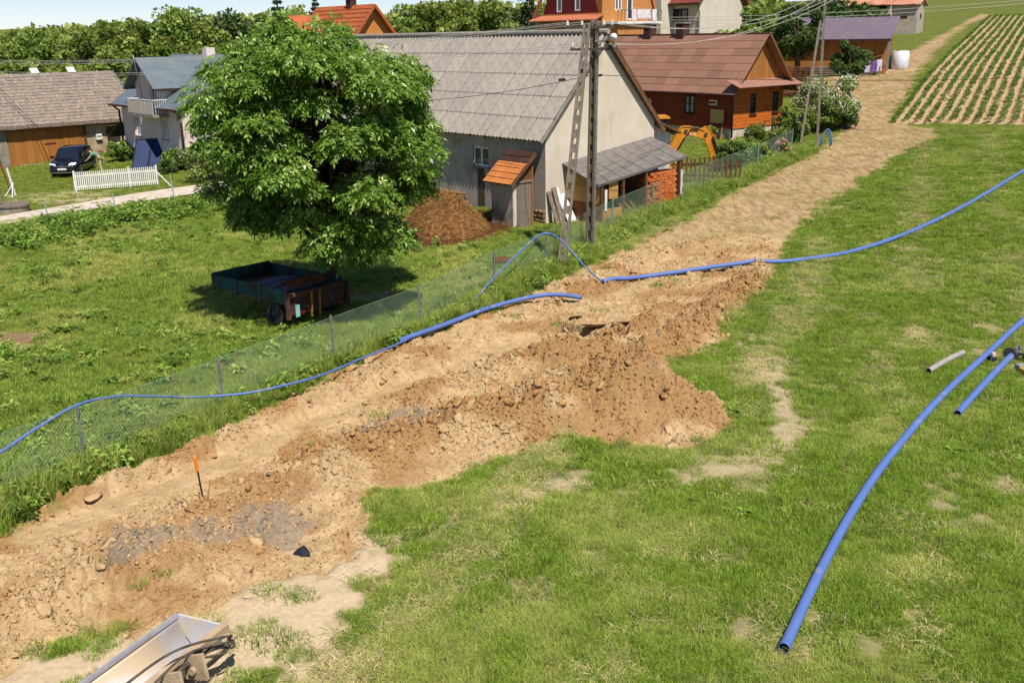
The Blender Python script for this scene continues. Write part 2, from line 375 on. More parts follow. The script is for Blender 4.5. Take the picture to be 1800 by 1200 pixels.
ground = ob('ground', me, None, None, kind='structure')

# ------------------------------------------------------------------ gravel lane
def ribbon(near, far, step=.5, lift=.035, nacross=5):
    """sheet between two ground lines, draped on the terrain"""
    def res(L, n):
        L = np.array(L); d = np.r_[0, np.cumsum(np.hypot(*np.diff(L, axis=0).T))]; s = np.linspace(0, d[-1], n)
        return np.stack([np.interp(s, d, L[:, 0]), np.interp(s, d, L[:, 1])], 1)
    Ln = math.hypot(near[-1][0]-near[0][0], near[-1][1]-near[0][1]); n = int(Ln/step)+2
    a, b = res(near, n), res(far, n); vs = []
    for i in range(n):
        for j in range(nacross):
            p = a[i]*(1-j/(nacross-1)) + b[i]*j/(nacross-1); vs.append((p[0], p[1], max(gz1(p[0], p[1]), zt(*p))+lift))
    return MB().add(vs, [(i*nacross+j, (i+1)*nacross+j, (i+1)*nacross+j+1, i*nacross+j+1) for i in range(n-1) for j in range(nacross-1)])
GRAVEL = M('pale_gravel', srgb(206, 192, 176), srgb(178, 160, 140), 3, .95, bump=.6, bscale=40, c3=srgb(150, 132, 100), s3=1.2, t3=.6)
def ext(P, k):  # lengthen a two-ended line beyond its first and last point
    a, b = Vector(P[0]), Vector(P[1]); c, d = Vector(P[-2]), Vector(P[-1])
    return [tuple(a+(a-b).normalized()*k)] + P + [tuple(d+(d-c).normalized()*k)]
struct('road', ribbon(ext(gpix([(0,397),(120,375),(240,356),(370,337)]), 14), ext(gpix([(0,381),(120,361),(240,341),(375,322)]), 14)), GRAVEL, True)

# ------------------------------------------------------------------ potato field: earthed-up rows
FO = Vector((23.3, 61.5)); FD = Vector((.476, .879)).normalized(); FP = Vector((FD.y, -FD.x)); ROW = .66
def fieldpt(s, w): return FO + FD*s + FP*w
SOILF = M('field_soil', srgb(178, 150, 114), srgb(146, 118, 84), 6, .95, bump=.7, bscale=30)
s_ = np.array(seq((0, 30, .7), (30, 76, 1.4))); w_ = np.arange(-.33, 33, ROW/6)
SS, WW = np.meshgrid(s_, w_); ss = SS.ravel(); ww = WW.ravel()
fx = FO.x+FD.x*ss+FP.x*ww; fy = FO.y+FD.y*ss+FP.y*ww
edge = sstep(0, .5, ww+.33)*sstep(0, 1, ss)*sstep(0, 1, 76-ss)
prof = .5-.5*np.cos(2*np.pi*(ww+.33)/ROW)
fz = zter(fx, fy) - .12 + edge*(.17 + .20*prof + .05*(fbm(fx*4, fy*4, 2)-.5))
id2 = np.arange(len(ss)).reshape(SS.shape)
struct('potato_field', npmesh('potato_field', np.stack([fx, fy, fz], 1), np.stack([id2[:-1, :-1], id2[:-1, 1:], id2[1:, 1:], id2[1:, :-1]], -1).reshape(-1, 4)[:, ::-1], None, SOILF, smooth=True), None)

# ------------------------------------------------------------------ plant stuff, scattered by geometry nodes over plain point meshes
def blades(n, rad, h0, h1, w, lean, seed, tint=(0, 1), flat=False):
    g = np.random.default_rng(seed); r = rad*np.sqrt(g.random(n)); a = g.random(n)*6.283; bx = r*np.cos(a); by = r*np.sin(a)
    h = h0+(h1-h0)*g.random(n); d = g.random(n)*6.283; ln = lean*(.3+g.random(n)); ww = w*(.6+.8*g.random(n))
    px, py = -np.sin(d)*ww/2, np.cos(d)*ww/2; V = np.zeros((n, 5, 3)); up = .15 if flat else 1
    mx, my = bx+np.cos(d)*ln*h*.35, by+np.sin(d)*ln*h*.35; tx, ty = bx+np.cos(d)*ln*h*1.1, by+np.sin(d)*ln*h*1.1
    V[:, 0] = np.stack([bx-px, by-py, 0*h-.01], 1); V[:, 1] = np.stack([bx+px, by+py, 0*h-.01], 1)
    V[:, 2] = np.stack([mx-px*.8, my-py*.8, h*.6*up], 1); V[:, 3] = np.stack([mx+px*.8, my+py*.8, h*.6*up], 1)
    V[:, 4] = np.stack([tx, ty, h*up*np.clip(1.1-ln*.3, .3, 1)], 1)
    i = np.arange(n)*5; F = np.stack([np.stack([i, i+1, i+3], 1), np.stack([i, i+3, i+2], 1), np.stack([i+2, i+3, i+4], 1)], 1).reshape(-1, 3)
    tt = tint[0]+(tint[1]-tint[0])*g.random(n)
    return V.reshape(-1, 3), F, np.repeat(tt, 5)
def leaves(n, rad, h, L, w, seed, droop=.4, upb=.5):
    """broad leaves on short stalks: two triangles each side of a folded midrib"""
    g = np.random.default_rng(seed); Vs = []; Fs = []; T = []
    for k in range(n):
        a = g.random()*6.283; r = rad*math.sqrt(g.random()); o = np.array([r*math.cos(a), r*math.sin(a), h*(.25+.75*g.random())])
        a2 = a+g.normal()*.6; l = L*(.6+.6*g.random()); e = upb*g.random()
        d = np.array([math.cos(a2)*math.cos(e), math.sin(a2)*math.cos(e), math.sin(e)]); s = np.array([-math.sin(a2), math.cos(a2), g.normal()*.3]); ww = w*(.7+.5*g.random())
        mid = o+d*l*.5+np.array([0, 0, .02]); tip = o+d*l-np.array([0, 0, droop*l*g.random()])
        b0 = len(Vs); Vs += [o, mid+s*ww/2-[0, 0, .0], tip, mid-s*ww/2, mid-[0, 0, ww*.18]]
        Fs += [(b0, b0+4, b0+1), (b0+4, b0+2, b0+1), (b0, b0+3, b0+4), (b0+4, b0+3, b0+2)]; T += [g.random()]*5
    return np.array(Vs), np.array(Fs), np.array(T)
def tuftobj(name, parts, mat):
    Vs, Fs, Ts = [], [], []; k = 0
    for V_, F_, T_ in parts: Vs.append(V_); Fs.append(F_+k); Ts.append(T_); k += len(V_)
    return bpy.data.objects.new(name, npmesh(name, np.concatenate(Vs), np.concatenate(Fs), dict(tint=np.concatenate(Ts)), mat, fsize=3))
def scatter(name, label, cat, x, y, z, variants, scale, rng_, shade=None, tilt=.12):
    n = len(x); me = bpy.data.meshes.new(name); me.vertices.add(n); me.vertices.foreach_set('co', np.stack([x, y, z], 1).astype(np.float32).ravel())
    rot = np.stack([rng_.normal(size=n)*tilt, rng_.normal(size=n)*tilt, rng_.random(n)*6.283], 1).astype(np.float32)
    me.attributes.new('rot', 'FLOAT_VECTOR', 'POINT').data.foreach_set('vector', rot.ravel())
    me.attributes.new('scl', 'FLOAT', 'POINT').data.foreach_set('value', np.asarray(scale, np.float32))
    me.attributes.new('idx', 'INT', 'POINT').data.foreach_set('value', rng_.integers(0, len(variants), n).astype(np.int32))
    me.attributes.new('shade', 'FLOAT', 'POINT').data.foreach_set('value', np.asarray(shade if shade is not None else rng_.random(n), np.float32))
    o = bpy.data.objects.new(name, me); COL.objects.link(o); o['kind'] = 'stuff'; o['label'] = label; o['category'] = cat
    g = bpy.data.node_groups.new(name, 'GeometryNodeTree'); g.interface.new_socket('Geometry', in_out='INPUT', socket_type='NodeSocketGeometry'); g.interface.new_socket('Geometry', in_out='OUTPUT', socket_type='NodeSocketGeometry')
    gi = g.nodes.new('NodeGroupInput'); go = g.nodes.new('NodeGroupOutput'); ip = g.nodes.new('GeometryNodeInstanceOnPoints'); j = g.nodes.new('GeometryNodeJoinGeometry')
    for v in variants:
        oi = g.nodes.new('GeometryNodeObjectInfo'); oi.inputs['Object'].default_value = v; oi.inputs['As Instance'].default_value = True; g.links.new(oi.outputs['Geometry'], j.inputs[0])
    def attr(nm, ty):
        a = g.nodes.new('GeometryNodeInputNamedAttribute'); a.data_type = ty; a.inputs[0].default_value = nm; return a.outputs[0]
    ip.inputs['Pick Instance'].default_value = True
    er = g.nodes.new('FunctionNodeEulerToRotation'); g.links.new(attr('rot', 'FLOAT_VECTOR'), er.inputs[0])
    g.links.new(gi.outputs[0], ip.inputs['Points']); g.links.new(j.outputs[0], ip.inputs['Instance']); g.links.new(attr('idx', 'INT'), ip.inputs['Instance Index'])
    g.links.new(er.outputs[0], ip.inputs['Rotation']); g.links.new(attr('scl', 'FLOAT'), ip.inputs['Scale']); g.links.new(ip.outputs[0], go.inputs[0])
    o.modifiers.new('scatter', 'NODES').node_group = g; return o
def grassmat(name, stops, pale, trans=.3):
    m = leafmat(name, stops, trans, .55, .2); t = m.node_tree; hs = [n for n in t.nodes if n.type == 'HUE_SAT'][0]
    a = N(t, 'ShaderNodeAttribute', attribute_name='shade', attribute_type='INSTANCER'); col = mixc(t, ramp(t, a.outputs['Fac'], [(.35, 0.), (1., .85)]), hs.inputs['Color'].links[0].from_socket, pale)
    t.links.new(col, hs.inputs['Color']); v = hs.inputs['Value'].links[0].from_node; v.inputs[1].default_value = .66; v.inputs[2].default_value = .64; return m
GR1 = grassmat('meadow_grass', [(0, srgb(62, 98, 14)), (.45, srgb(102, 142, 26)), (.8, srgb(142, 166, 46)), (1, srgb(186, 184, 102))], srgb(172, 178, 88))
GR2 = grassmat('lush_grass', [(0, srgb(82, 112, 28)), (.5, srgb(126, 154, 50)), (.85, srgb(158, 174, 74)), (1, srgb(182, 176, 102))], srgb(182, 182, 94))
GR3 = grassmat('dry_clippings', [(0, srgb(170, 160, 96)), (.6, srgb(200, 184, 120)), (1, srgb(146, 146, 74))], srgb(212, 192, 140), .1)
WEED = grassmat('weed_leaf', [(0, srgb(64, 100, 28)), (.5, srgb(100, 136, 44)), (1, srgb(142, 164, 74))], srgb(156, 170, 84))
POT = grassmat('potato_leaf', [(0, srgb(44, 78, 24)), (.5, srgb(70, 108, 36)), (1, srgb(104, 136, 56))], srgb(104, 132, 56))
shortT = [tuftobj('turf_tuft', [blades(85, .2, .05, .13, .007, .9, 10+k), blades(14, .2, .1, .17, .008, 1.2, 50+k, (.6, 1))], GR1) for k in range(5)]
tallT = [tuftobj('tall_tuft', [blades(70, .16, .18, .42, .009, .55, 20+k), blades(10, .12, .4, .62, .006, .4, 60+k, (.7, 1))], GR2) for k in range(4)]
medT = [tuftobj('pasture_tuft', [blades(80, .22, .07, .2, .009, .8, 30+k)], GR2) for k in range(4)]
clipT = [tuftobj('clippings', [blades(70, .3, .04, .11, .006, 1.8, 40+k, (0, 1), True)], GR3) for k in range(3)]
dockT = [tuftobj('weed_rosette', [leaves(13, .07, .16, .26, .10, 70+k)], WEED) for k in range(4)]
bushT = [tuftobj('weed_clump', [leaves(34, .17, .34, .15, .07, 80+k), blades(18, .15, .2, .5, .008, .5, 90+k)], WEED) for k in range(3)]
potT = [tuftobj('potato_plant', [leaves(26, .15, .22, .17, .11, 95+k)], POT) for k in range(3)]
def infront(x, y, m=1.06):  # keep what the photograph can see, with a margin for a step to the side
    w = y*_fw[1] + CAMZ*.29; return (np.abs(x-1) < (w*900/FPX)*m + 4.0)
def pts(n, x0, x1, y0, y1, g):
    x = x0+(x1-x0)*g.random(n); y = y0+(y1-y0)*g.random(n); k = infront(x, y); return x[k], y[k]
FENCE = gpix([(-60,905),(150,822),(394,722),(588,640),(741,577),(868,508),(960,468),(1075,405),(1148,372),(1225,340),(1330,298),(1405,262)])
def side(x, y):  # > 0 on the village side of the wire fence
    fy_ = np.interp(x, [p[0] for p in FENCE], [p[1] for p in FENCE]); return y-fy_
g = np.random.default_rng(21)
# field side, mown meadow
x, y = pts(110000, -8, 23, 9.5, 30, g); d, st, ba, mm, sd = masks(x, y); sdn = side(x, y)
prob = (1-d)*np.clip(1-ba*1.25, 0, 1)**1.5; k = (sdn < -.2) & (g.random(len(x)) < prob*(.25+.5*sstep(.3, .6, fbm(x*.9+5, y*.9+1, 4)))*np.clip(1.25-y/45, .4, 1)); x, y = x[k], y[k]
hb = fbm(x*.5+3, y*.5+4, 4); sh = np.clip(sstep(.40, .66, fbm(x*.8+3, y*.8+50, 4)+.10*sstep(20, 12, y)-.10)*.85 + .25*g.random(len(x)), 0, 1)
scatter('meadow_grass', 'mown green meadow grass right of the dug strip', 'grass', x, y, gz(x, y), shortT, (.42+.5*hb+.2*g.random(len(x))), g, sh)
x, y = pts(32000, 0, 38, 30, 62, g); d, st, ba, mm, sd = masks(x, y); sdn = side(x, y)
fs_ = (x-FO.x)*FD.x+(y-FO.y)*FD.y; k = (sdn < -.2) & (fs_ < .2) & (g.random(len(x)) < (1-d)*.8); x, y = x[k], y[k]
sh = np.clip(sstep(.42, .66, fbm(x*.5+3, y*.5+50, 4)-.08)*.8 + .25*g.random(len(x)), 0, 1)
scatter('slope_grass', 'mown grass on the slope below the potato rows', 'grass', x, y, gz(x, y), shortT, .8+.35*g.random(len(x)), g, sh)
# weeds and ranker clumps in the meadow
x, y = pts(16000, -4, 30, 10, 58, g); d, st, ba, mm, sd = masks(x, y); sdn = side(x, y); fs_ = (x-FO.x)*FD.x+(y-FO.y)*FD.y
k = (sdn < -.2) & (fs_ < 0) & (g.random(len(x)) < (1-d)*(1-ba)*(.03+.6*sstep(.56, .7, fbm(x*.7+60, y*.7+20, 4)))); x, y = x[k], y[k]
scatter('meadow_clumps', 'ranker green clumps and low weeds in the mown meadow', 'grass', x, y, gz(x, y), medT+medT+medT+dockT[:1], .38+.4*g.random(len(x)), g, .6*g.random(len(x)))
# dry litter on the cleared track
x, y = pts(30000, -2, 40, 34, 80, g); d, st, ba, mm, sd = masks(x, y); k = g.random(len(x)) < d*st*.6*sstep(.25, .55, fbm(x*.8+4, y*.8, 3)); x, y = x[k], y[k]
scatter('dry_litter', 'dry cut grass littering the cleared earth track', 'litter', x, y, gz(x, y)+.02, clipT, .8+.8*g.random(len(x)), g, .3+.7*g.random(len(x)), .08)
# cut clippings in swaths
x, y = pts(52000, -4, 30, 10, 60, g); d, st, ba, mm, sd = masks(x, y); sdn = side(x, y)
sw = np.sin((x*.93-y*.38)*1.9 + 2.5*fbm(x*.3, y*.3, 2))
fs_ = (x-FO.x)*FD.x+(y-FO.y)*FD.y
k = (sdn < -.2) & (fs_ < 0) & (g.random(len(x)) < (1-d)*(.07+.75*sstep(.5, .95, sw)*sstep(.40, .56, fbm(x*.25+7, y*.25, 3)))); x, y = x[k], y[k]
scatter('grass_clippings', 'pale cut grass lying in loose swaths on the meadow', 'clippings', x, y, gz(x, y)+.04, clipT, .85+.7*g.random(len(x)), g, .4+.6*g.random(len(x)), .05)
# sparse green on bare soil and along the rim of the dug strip
x, y = pts(26000, -9, 15, 10, 42, g); d, st, ba, mm, sd = masks(x, y)
cl = sstep(.56, .66, fbm(x*.9+13, y*.9+2, 3)); k = (g.random(len(x)) < cl*(ba*(1-d)*.28 + .010*d)); x, y = x[k], y[k]
scatter('sparse_tufts', 'thin tufts of grass coming up through the bare soil', 'grass', x, y, gz(x, y), shortT+medT[:1], .8+.5*g.random(len(x)), g, None)
# village side pasture
x, y = pts(85000, -34, 14, 17, 62, g); sdn = side(x, y); mm = sstep(-.2, .3, poly_sd(x, y, MANURE)); d, st, ba, m2, sd = masks(x, y)
BLD = gpix([(640,430),(870,395),(960,395),(1250,330)])
yb = np.interp(x, [-34, -25, -16, -5.5, .5, 3, 14], [46, 46.5, 52, 58, 41.5, 43, 52])
k = (sdn > .1) & (y < yb) & (g.random(len(x)) < (1-mm)*(1-ba*.9)*(1-d)*.75); x, y = x[k], y[k]
hb = fbm(x*.4+1, y*.4+4, 4); sh = np.clip(sstep(.4, .65, fbm(x*.45+30, y*.45+5, 4))*.9+.15*g.random(len(x)), 0, 1)
scatter('pasture_grass', 'bright green pasture grass behind the wire fence', 'grass', x, y, gz(x, y), medT, .4+.65*hb, g, sh)
x, y = pts(9000, -34, 6, 17, 46, g); sdn = side(x, y); yb = np.interp(x, [-34, -25, -16, -5.5, .5, 6], [45.5, 46, 50, 50, 40, 42]); d, st, ba, mm, sd = masks(x, y)
cl = sstep(.44, .6, fbm(x*.35+2, y*.35+9, 4))*sstep(0, -4, x+1.5-(y-30)*.25); k = (sdn > .4) & (y < yb) & (g.random(len(x)) < (.10+.7*cl)*(1-mm)*(1-ba)*.6); x, y = x[k], y[k]
scatter('pasture_weeds', 'broad leaved dock and weeds dotted over the pasture', 'weeds', x, y, gz(x, y), dockT+bushT[:1], .45+.6*g.random(len(x)), g, None)
# rough strip under the wire fence, hedge-foot weeds by the lane
P = np.array(FENCE); L_ = np.hypot(*np.diff(P, axis=0).T); cs = np.r_[0, np.cumsum(L_)]; s = g.random(7600)*cs[-1]
x = np.interp(s, cs, P[:, 0]); y = np.interp(s, cs, P[:, 1]); off = g.normal(size=len(s))*.45-.36; x = x+off*.64*-1; y = y+off*.77
off2 = -off; d, st, ba, mm, sd = masks(x, y); k = (d < .55) & infront(x, y); x, y = x[k], y[k]
scatter('fence_grass', 'tall unmown grass along the foot of the wire fence', 'grass', x, y, gz(x, y), tallT+tallT+bushT[:2], .38+.75*g.random(len(x))**1.6, g, None)
L2 = np.array(gpix([(0,440),(90,415),(200,385),(290,375),(370,372)])); s = g.random(520); x = np.interp(s, np.linspace(0, 1, 5), L2[:, 0])+g.normal(size=520)*.9; y = np.interp(s, np.linspace(0, 1, 5), L2[:, 1])+g.normal(size=520)*.9
scatter('lane_weeds', 'dark thicket of nettles and weeds below the gravel lane', 'weeds', x, y, gz(x, y), bushT+dockT[:1], (.5+1.6*g.random(520)**2), g, None)
# lawns further off
x, y = pts(28000, -40, 34, 44, 85, g); sdn = side(x, y); d, st, ba, mm, sd = masks(x, y); fs_ = (x-FO.x)*FD.x+(y-FO.y)*FD.y; fw_ = (x-FO.x)*FP.x+(y-FO.y)*FP.y
LANE = poly_sd(x, y, gpix([(-200,430),(0,397),(120,375),(240,356),(370,337),(420,330),(420,316),(375,322),(240,341),(120,361),(0,381),(-200,412)]))
k = (sdn > .3) & (LANE < -.15) & (d < .5) & (g.random(len(x)) < .5); x, y = x[k], y[k]
scatter('garden_lawn', 'short yellow green lawns around the village houses', 'lawn', x, y, gz(x, y), shortT, .75+.45*g.random(len(x)), g, .2+.5*g.random(len(x)))
# potato plants on their ridges
pr = []
for r_ in range(50):
    sp = np.arange(.6, 75, .31); sp = sp + g.normal(size=len(sp))*.06; pr.append(np.stack([sp, np.full(len(sp), r_*ROW)+g.normal(size=len(sp))*.04], 1))
pr = np.concatenate(pr); pr = pr[g.random(len(pr)) < .86]; x = FO.x+FD.x*pr[:, 0]+FP.x*pr[:, 1]; y = FO.y+FD.y*pr[:, 0]+FP.y*pr[:, 1]; k = infront(x, y); x, y = x[k], y[k]
scatter('potato_plants', 'young potato plants in long rows on earthed-up ridges', 'potato plants', x, y, zter(x, y)+.2, potT, .55+.42*g.random(len(x)), g, None)

# ================================================================== BUILDING KIT
EX, EY, EZ = Vector((1,0,0)), Vector((0,1,0)), Vector((0,0,1))
WHITE = M('white_paint', srgb(226, 222, 216), srgb(206, 200, 192), 3, .5)
GLASS = glassmat('window_glass')
CURT = M('net_curtain', srgb(190, 186, 176), srgb(120, 118, 112), 9, .9)
CONC = M('weathered_concrete', srgb(150, 140, 126), srgb(118, 108, 94), 3, .95, bump=.6, bscale=30, c3=srgb(92, 84, 72), s3=2.2, t3=.62)
RUSTY = M('rusty_iron', srgb(128, 66, 34), srgb(86, 48, 30), 6, .85, bump=.4, rnd=.1)
WOODG = M('grey_weathered_wood', srgb(138, 124, 108), srgb(98, 84, 70), 3, .9, mapsc=(6, 6, .6), bump=.4, rnd=.15)
WOODB = M('old_brown_wood', srgb(120, 84, 50), srgb(74, 48, 28), 3, .9, mapsc=(6, 6, .6), bump=.4, rnd=.18)
WOODO = M('ochre_plank', srgb(172, 116, 54), srgb(128, 78, 34), 3, .85, mapsc=(7, 7, .5), bump=.4, rnd=.16)
DARK = M('dark_interior', srgb(34, 30, 26), srgb(22, 20, 18), 3, .95)
STONE = M('field_stone', srgb(146, 120, 88), srgb(96, 78, 58), 5, .95, bump=.7, rnd=.22)
TIN = M('zinc_sheet', srgb(150, 150, 150), srgb(120, 118, 116), 2, .45, metal=.6)
BROWNP = M('brown_painted_metal', srgb(70, 40, 34), srgb(52, 30, 26), 3, .45)

def frm(o, u, v):
    u = Vector(u).normalized(); v = Vector(v).normalized(); n = u.cross(v)
    return lambda x, y, z=0: Vector(o)+u*x+v*y+n*z
def window(par, o, u, v, w, h, fm=None, panes=2, fw_=.06, deep=.08, curtain=False, sill=True, bars=0, name='window', sillmat=None):
    """frame, panes and sill in a cut opening: o = lower left corner on the wall face"""
    fm = fm or WHITE; u = Vector(u).normalized(); v = Vector(v).normalized(); n = u.cross(v)
    rot = Matrix((u, v, n)).transposed(); P = frm(o, u, v); mb = MB()
    def bx(x0, x1, y0, y1, z0, z1, m=mb): m.box(P((x0+x1)/2, (y0+y1)/2, (z0+z1)/2), (x1-x0, y1-y0, z1-z0), rot)
    z0, z1 = -deep-.05, -deep+.02
    bx(0, w, 0, fw_, z0, z1); bx(0, w, h-fw_, h, z0, z1); bx(0, fw_, fw_, h-fw_, z0, z1); bx(w-fw_, w, fw_, h-fw_, z0, z1)
    for i in range(1, panes): x = w*i/panes; bx(x-fw_*.6, x+fw_*.6, fw_, h-fw_, z0, z1+.003)
    for i in range(1, bars+1): y = h*i/(bars+1); bx(fw_, w-fw_, y-.02, y+.02, z0+.01, z1-.004)
    f = ob(name, mb, fm, par)
    for i in range(panes):
        m2 = MB(); a = fw_+(0 if i == 0 else 0); x0 = max(fw_, w*i/panes); x1 = min(w-fw_, w*(i+1)/panes)
        m2.box(P((x0+x1)/2, h/2, z0+.025), (x1-x0, h-2*fw_, .012), rot); ob('pane', m2, CURT if curtain else GLASS, f)
    if sill:
        m3 = MB(); m3.box(P(w/2, -.03, -.01), (w+.14, .05, .22), rot); ob('sill', m3, sillmat or CONC, f)
    return f
def planks(par, o, u, v, W_, H, bw, mat, th=.025, gap=.006, name='plank', jit=.004, cut=None):
    """boards of width bw side by side along u, standing along v; cut(x) gives each board's (y0, y1)"""
    u = Vector(u).normalized(); v = Vector(v).normalized(); n = u.cross(v); rot = Matrix((u, v, n)).transposed(); P = frm(o, u, v); k = max(1, round(W_/bw)); b = W_/k
    cache = {}
    for i in range(k):
        x = (i+.5)*b; y0, y1 = cut(x) if cut else (0, H)
        if y1-y0 < .03: continue
        key = round(y1-y0, 3)
        if key not in cache:
            q = MB().box((0, 0, 0), (b-gap, y1-y0, th)).mesh(name); q.materials.append(mat); cache[key] = q
        o_ = bpy.data.objects.new(name, cache[key]); COL.objects.link(o_); o_.parent = par
        o_.matrix_local = Matrix.Translation(P(x, (y0+y1)/2, th/2+random.uniform(-jit, jit))) @ rot.to_4x4()
def corr_sheet(w, l, waves, amp=.025, th=.0):
    n = waves*4; vs = []
    for i in range(n+1):
        x = w*i/n; z = amp*math.cos(2*math.pi*i/4)
        vs += [(x, 0, z), (x, l, z)]
    return vs, [(2*i, 2*i+2, 2*i+3, 2*i+1) for i in range(n)]
def slope_mat(o, u, v): u = Vector(u).normalized(); v = Vector(v).normalized(); n = u.cross(v); m = Matrix((u, v, n)).transposed().to_4x4(); return Matrix.Translation(Vector(o)) @ m
def sheets(par, o, u, v, W_, H, nu, nv, mesh, name, lap=.02, jit=.006, tw=.006):
    """alike sheets laid in nv courses on a slope, each course lapping over the one below"""
    for j in range(nv):
        for i in range(nu):
            q = bpy.data.objects.new(name, mesh); COL.objects.link(q); q.parent = par
            P = frm(o, u, v)(W_*i/nu, H*j/nv, .02+.02*(j % 2)*0+random.uniform(0, jit))
            q.matrix_local = slope_mat(P, u, v) @ Matrix.Rotation(-lap/(H/nv)*1.0, 4, 'X') @ Matrix.Rotation(random.gauss(0, tw), 4, 'Z')
def stones(par, o, u, v, W_, H, sz, mat, seed=1, n_out=.05):
    """rubble masonry: each stone its own piece"""
    g = random.Random(seed); P = frm(o, u, v); y = 0; uu = Vector(u).normalized(); vv = Vector(v).normalized(); n = uu.cross(vv); rot = Matrix((uu, vv, n)).transposed().to_4x4()
    base = []
    for k in range(4):
        mb = MB(); mb.lathe([(0.001, -.5), (.38, -.42), (.5, -.1), (.47, .22), (.3, .46), (0.001, .5)], 7)
        mb.v = [(a*(1+g.uniform(-.16, .16)), b*(1+g.uniform(-.16, .16)), c*(1+g.uniform(-.12, .12))) for a, b, c in mb.v]; me = mb.mesh('stone'); me.materials.append(mat); base.append(me)
    while y < H-.04:
        h = min(H-y, sz*g.uniform(.6, 1.0)); x = 0
        while x < W_-.05:
            w = min(W_-x, sz*g.uniform(.8, 1.7)); q = bpy.data.objects.new('stone', g.choice(base)); COL.objects.link(q); q.parent = par
            q.matrix_local = Matrix.Translation(P(x+w/2, y+h/2, -.02)) @ rot @ Matrix.Diagonal((w*1.02, h*1.04, .16+n_out, 1)) @ Matrix.Rotation(g.choice((0, math.pi)), 4, 'Z')
            x += w
        y += h

# ================================================================== MAIN BARN, corrugated grey roof
BR = R(40)
PLAST = M('grey_render', srgb(174, 162, 146), srgb(154, 140, 124), 1.2, .95, bump=.4, bscale=25, c3=srgb(134, 120, 104), s3=.7, t3=.56)
CREAM = M('cream_render', srgb(204, 192, 172), srgb(190, 176, 154), .8, .95, bump=.3, bscale=20, c3=srgb(180, 166, 144), s3=.7, t3=.56, mapsc=(1.2, 1.2, .6))
ASB = M('fibre_cement_sheet', srgb(152, 143, 131), srgb(130, 122, 112), 3, .95, rnd=.09, c3=srgb(112, 105, 94), s3=2.5, t3=.62)
c0 = at(959, 392); bw_, bl_ = 6.8, 22.0; he, hr = 3.9, 7.7
barn = thing('barn', 'long cream barn with grey corrugated roof behind the leafy tree', 'barn', c0, BR)
stainf = lambda: None
mb = MB(); mb.wall((0, bl_, .0), -EY, EZ, bl_, he, [(bl_-5.0, bl_-3.85, 2.05, 2.95), (bl_-14, bl_-12.8, 2.0, 2.9)], .2)     # long side, faces -x
ob('long_wall', mb, PLAST, barn)
window(barn, (0, 5.0, 2.05), -EY, EZ, 1.15, .9, panes=2, fw_=.09, deep=.11)
window(barn, (0, 14, 2.0), -EY, EZ, 1.2, .9, panes=2, fw_=.09, deep=.05)
ap = (he+ (hr-he)*.93)
mb = MB().quad((0,-.01,.55), (bw_,-.01,.55), (bw_,-.01,he), (bw_/2,-.01,hr-.12), (0,-.01,he)); mb.quad((0,-.01,-1),(bw_,-.01,-1),(bw_,-.01,.55),(0,-.01,.55))
ob('gable_wall', mb, CREAM, barn)
mb = MB().quad((bw_,0,-1), (bw_,bl_,-1), (bw_,bl_,he), (bw_,0,he)); mb.quad((bw_,bl_,-1),(0,bl_,-1),(0,bl_,he),(bw_/2,bl_,hr-.12),(bw_,bl_,he)); mb.quad((0,bl_,-1),(0,0,-1),(0,0,0),(0,bl_,0)); ob('rear_wall', mb, PLAST, barn)
stones(barn, (-.0, 2.6, -.25), -EY, EZ, 2.6, .8, .27, STONE, 3)
stones(barn, (-.0, 8.5, -.25), -EY, EZ, 3.0, .95, .27, STONE, 4)
# roof: eave at x=-.55
ov = .45; rise = hr-he; run = bw_/2; k_ = rise/run; ez = he-ov*k_+.12
ev = Vector((run+ov, 0, rise+ov*k_)); sl_ = ev.length; ev.normalize()
vs, fs = corr_sheet(1.055, sl_/5+.12, 4, .05); me = MB().add(vs, fs).mesh('roof_sheet'); me.materials.append(ASB)
y0 = bl_+.2; nu = 21
sheets(barn, (-ov, y0, ez), -EY, ev, y0+.3, sl_, nu, 5, me, 'roof_sheet', lap=.03, tw=.004)
mb = MB(); vs, fs = corr_sheet(y0+.3, sl_*1.0, 126); ev2 = Vector((-run-ov, 0, rise+ov*k_)).normalized()
mt = slope_mat((bw_+ov, -.3, ez), EY, ev2); q = ob('roof_slope', MB().add(vs, fs), ASB, barn); q.matrix_local = mt
for i in range(14):
    L = (y0+.3)/14; mb = MB(); mb.tube([(run, -.32+i*L, hr+.17), (run, -.32+(i+1)*L+.05, hr+.165)], .12, 10); ob('ridge_cap', mb, ASB, barn)
ob('barge_board', MB().bar((-ov, -.26, ez-.06), (run, -.26, hr), .04, .1), ASB, barn); ob('barge_board', MB().bar((bw_+ov, -.26, ez-.08), (run, -.26, hr-.02), .04, .2), WOODB, barn)  # right board's dark brown stands in for the shaded roof underside
mb = MB(); [mb.bar((-ov+.05, y, ez-.05), (.1, y, he+.1), .08, .12) for y in np.arange(.3, bl_, 1.1)]; ob('rafter_ends', mb, WOODB, barn, kind='stuff')
mb = MB().box((4.3, -.03, 2.25), (.17, .05, .24)); mb.quad((4.2,-.035,2.37),(4.4,-.035,2.37),(4.3,-.035,2.5)); ob('vent_hole', mb, DARK, barn)
mb = MB().box((-.04, .95, 2.02), (.06, .1, .12)); mb.bar((-.05, .95, 2.0), (-.05, 1.1, 1.75), .07, .05); ob('wall_bracket', mb, RUSTY, barn)
mb = MB().box((-.008, 4.4, 1.05), (.02, .5, 1.9)); ob('stain', mb, M('damp_stain', srgb(58, 44, 34), srgb(96, 78, 62), 4, .95), barn)
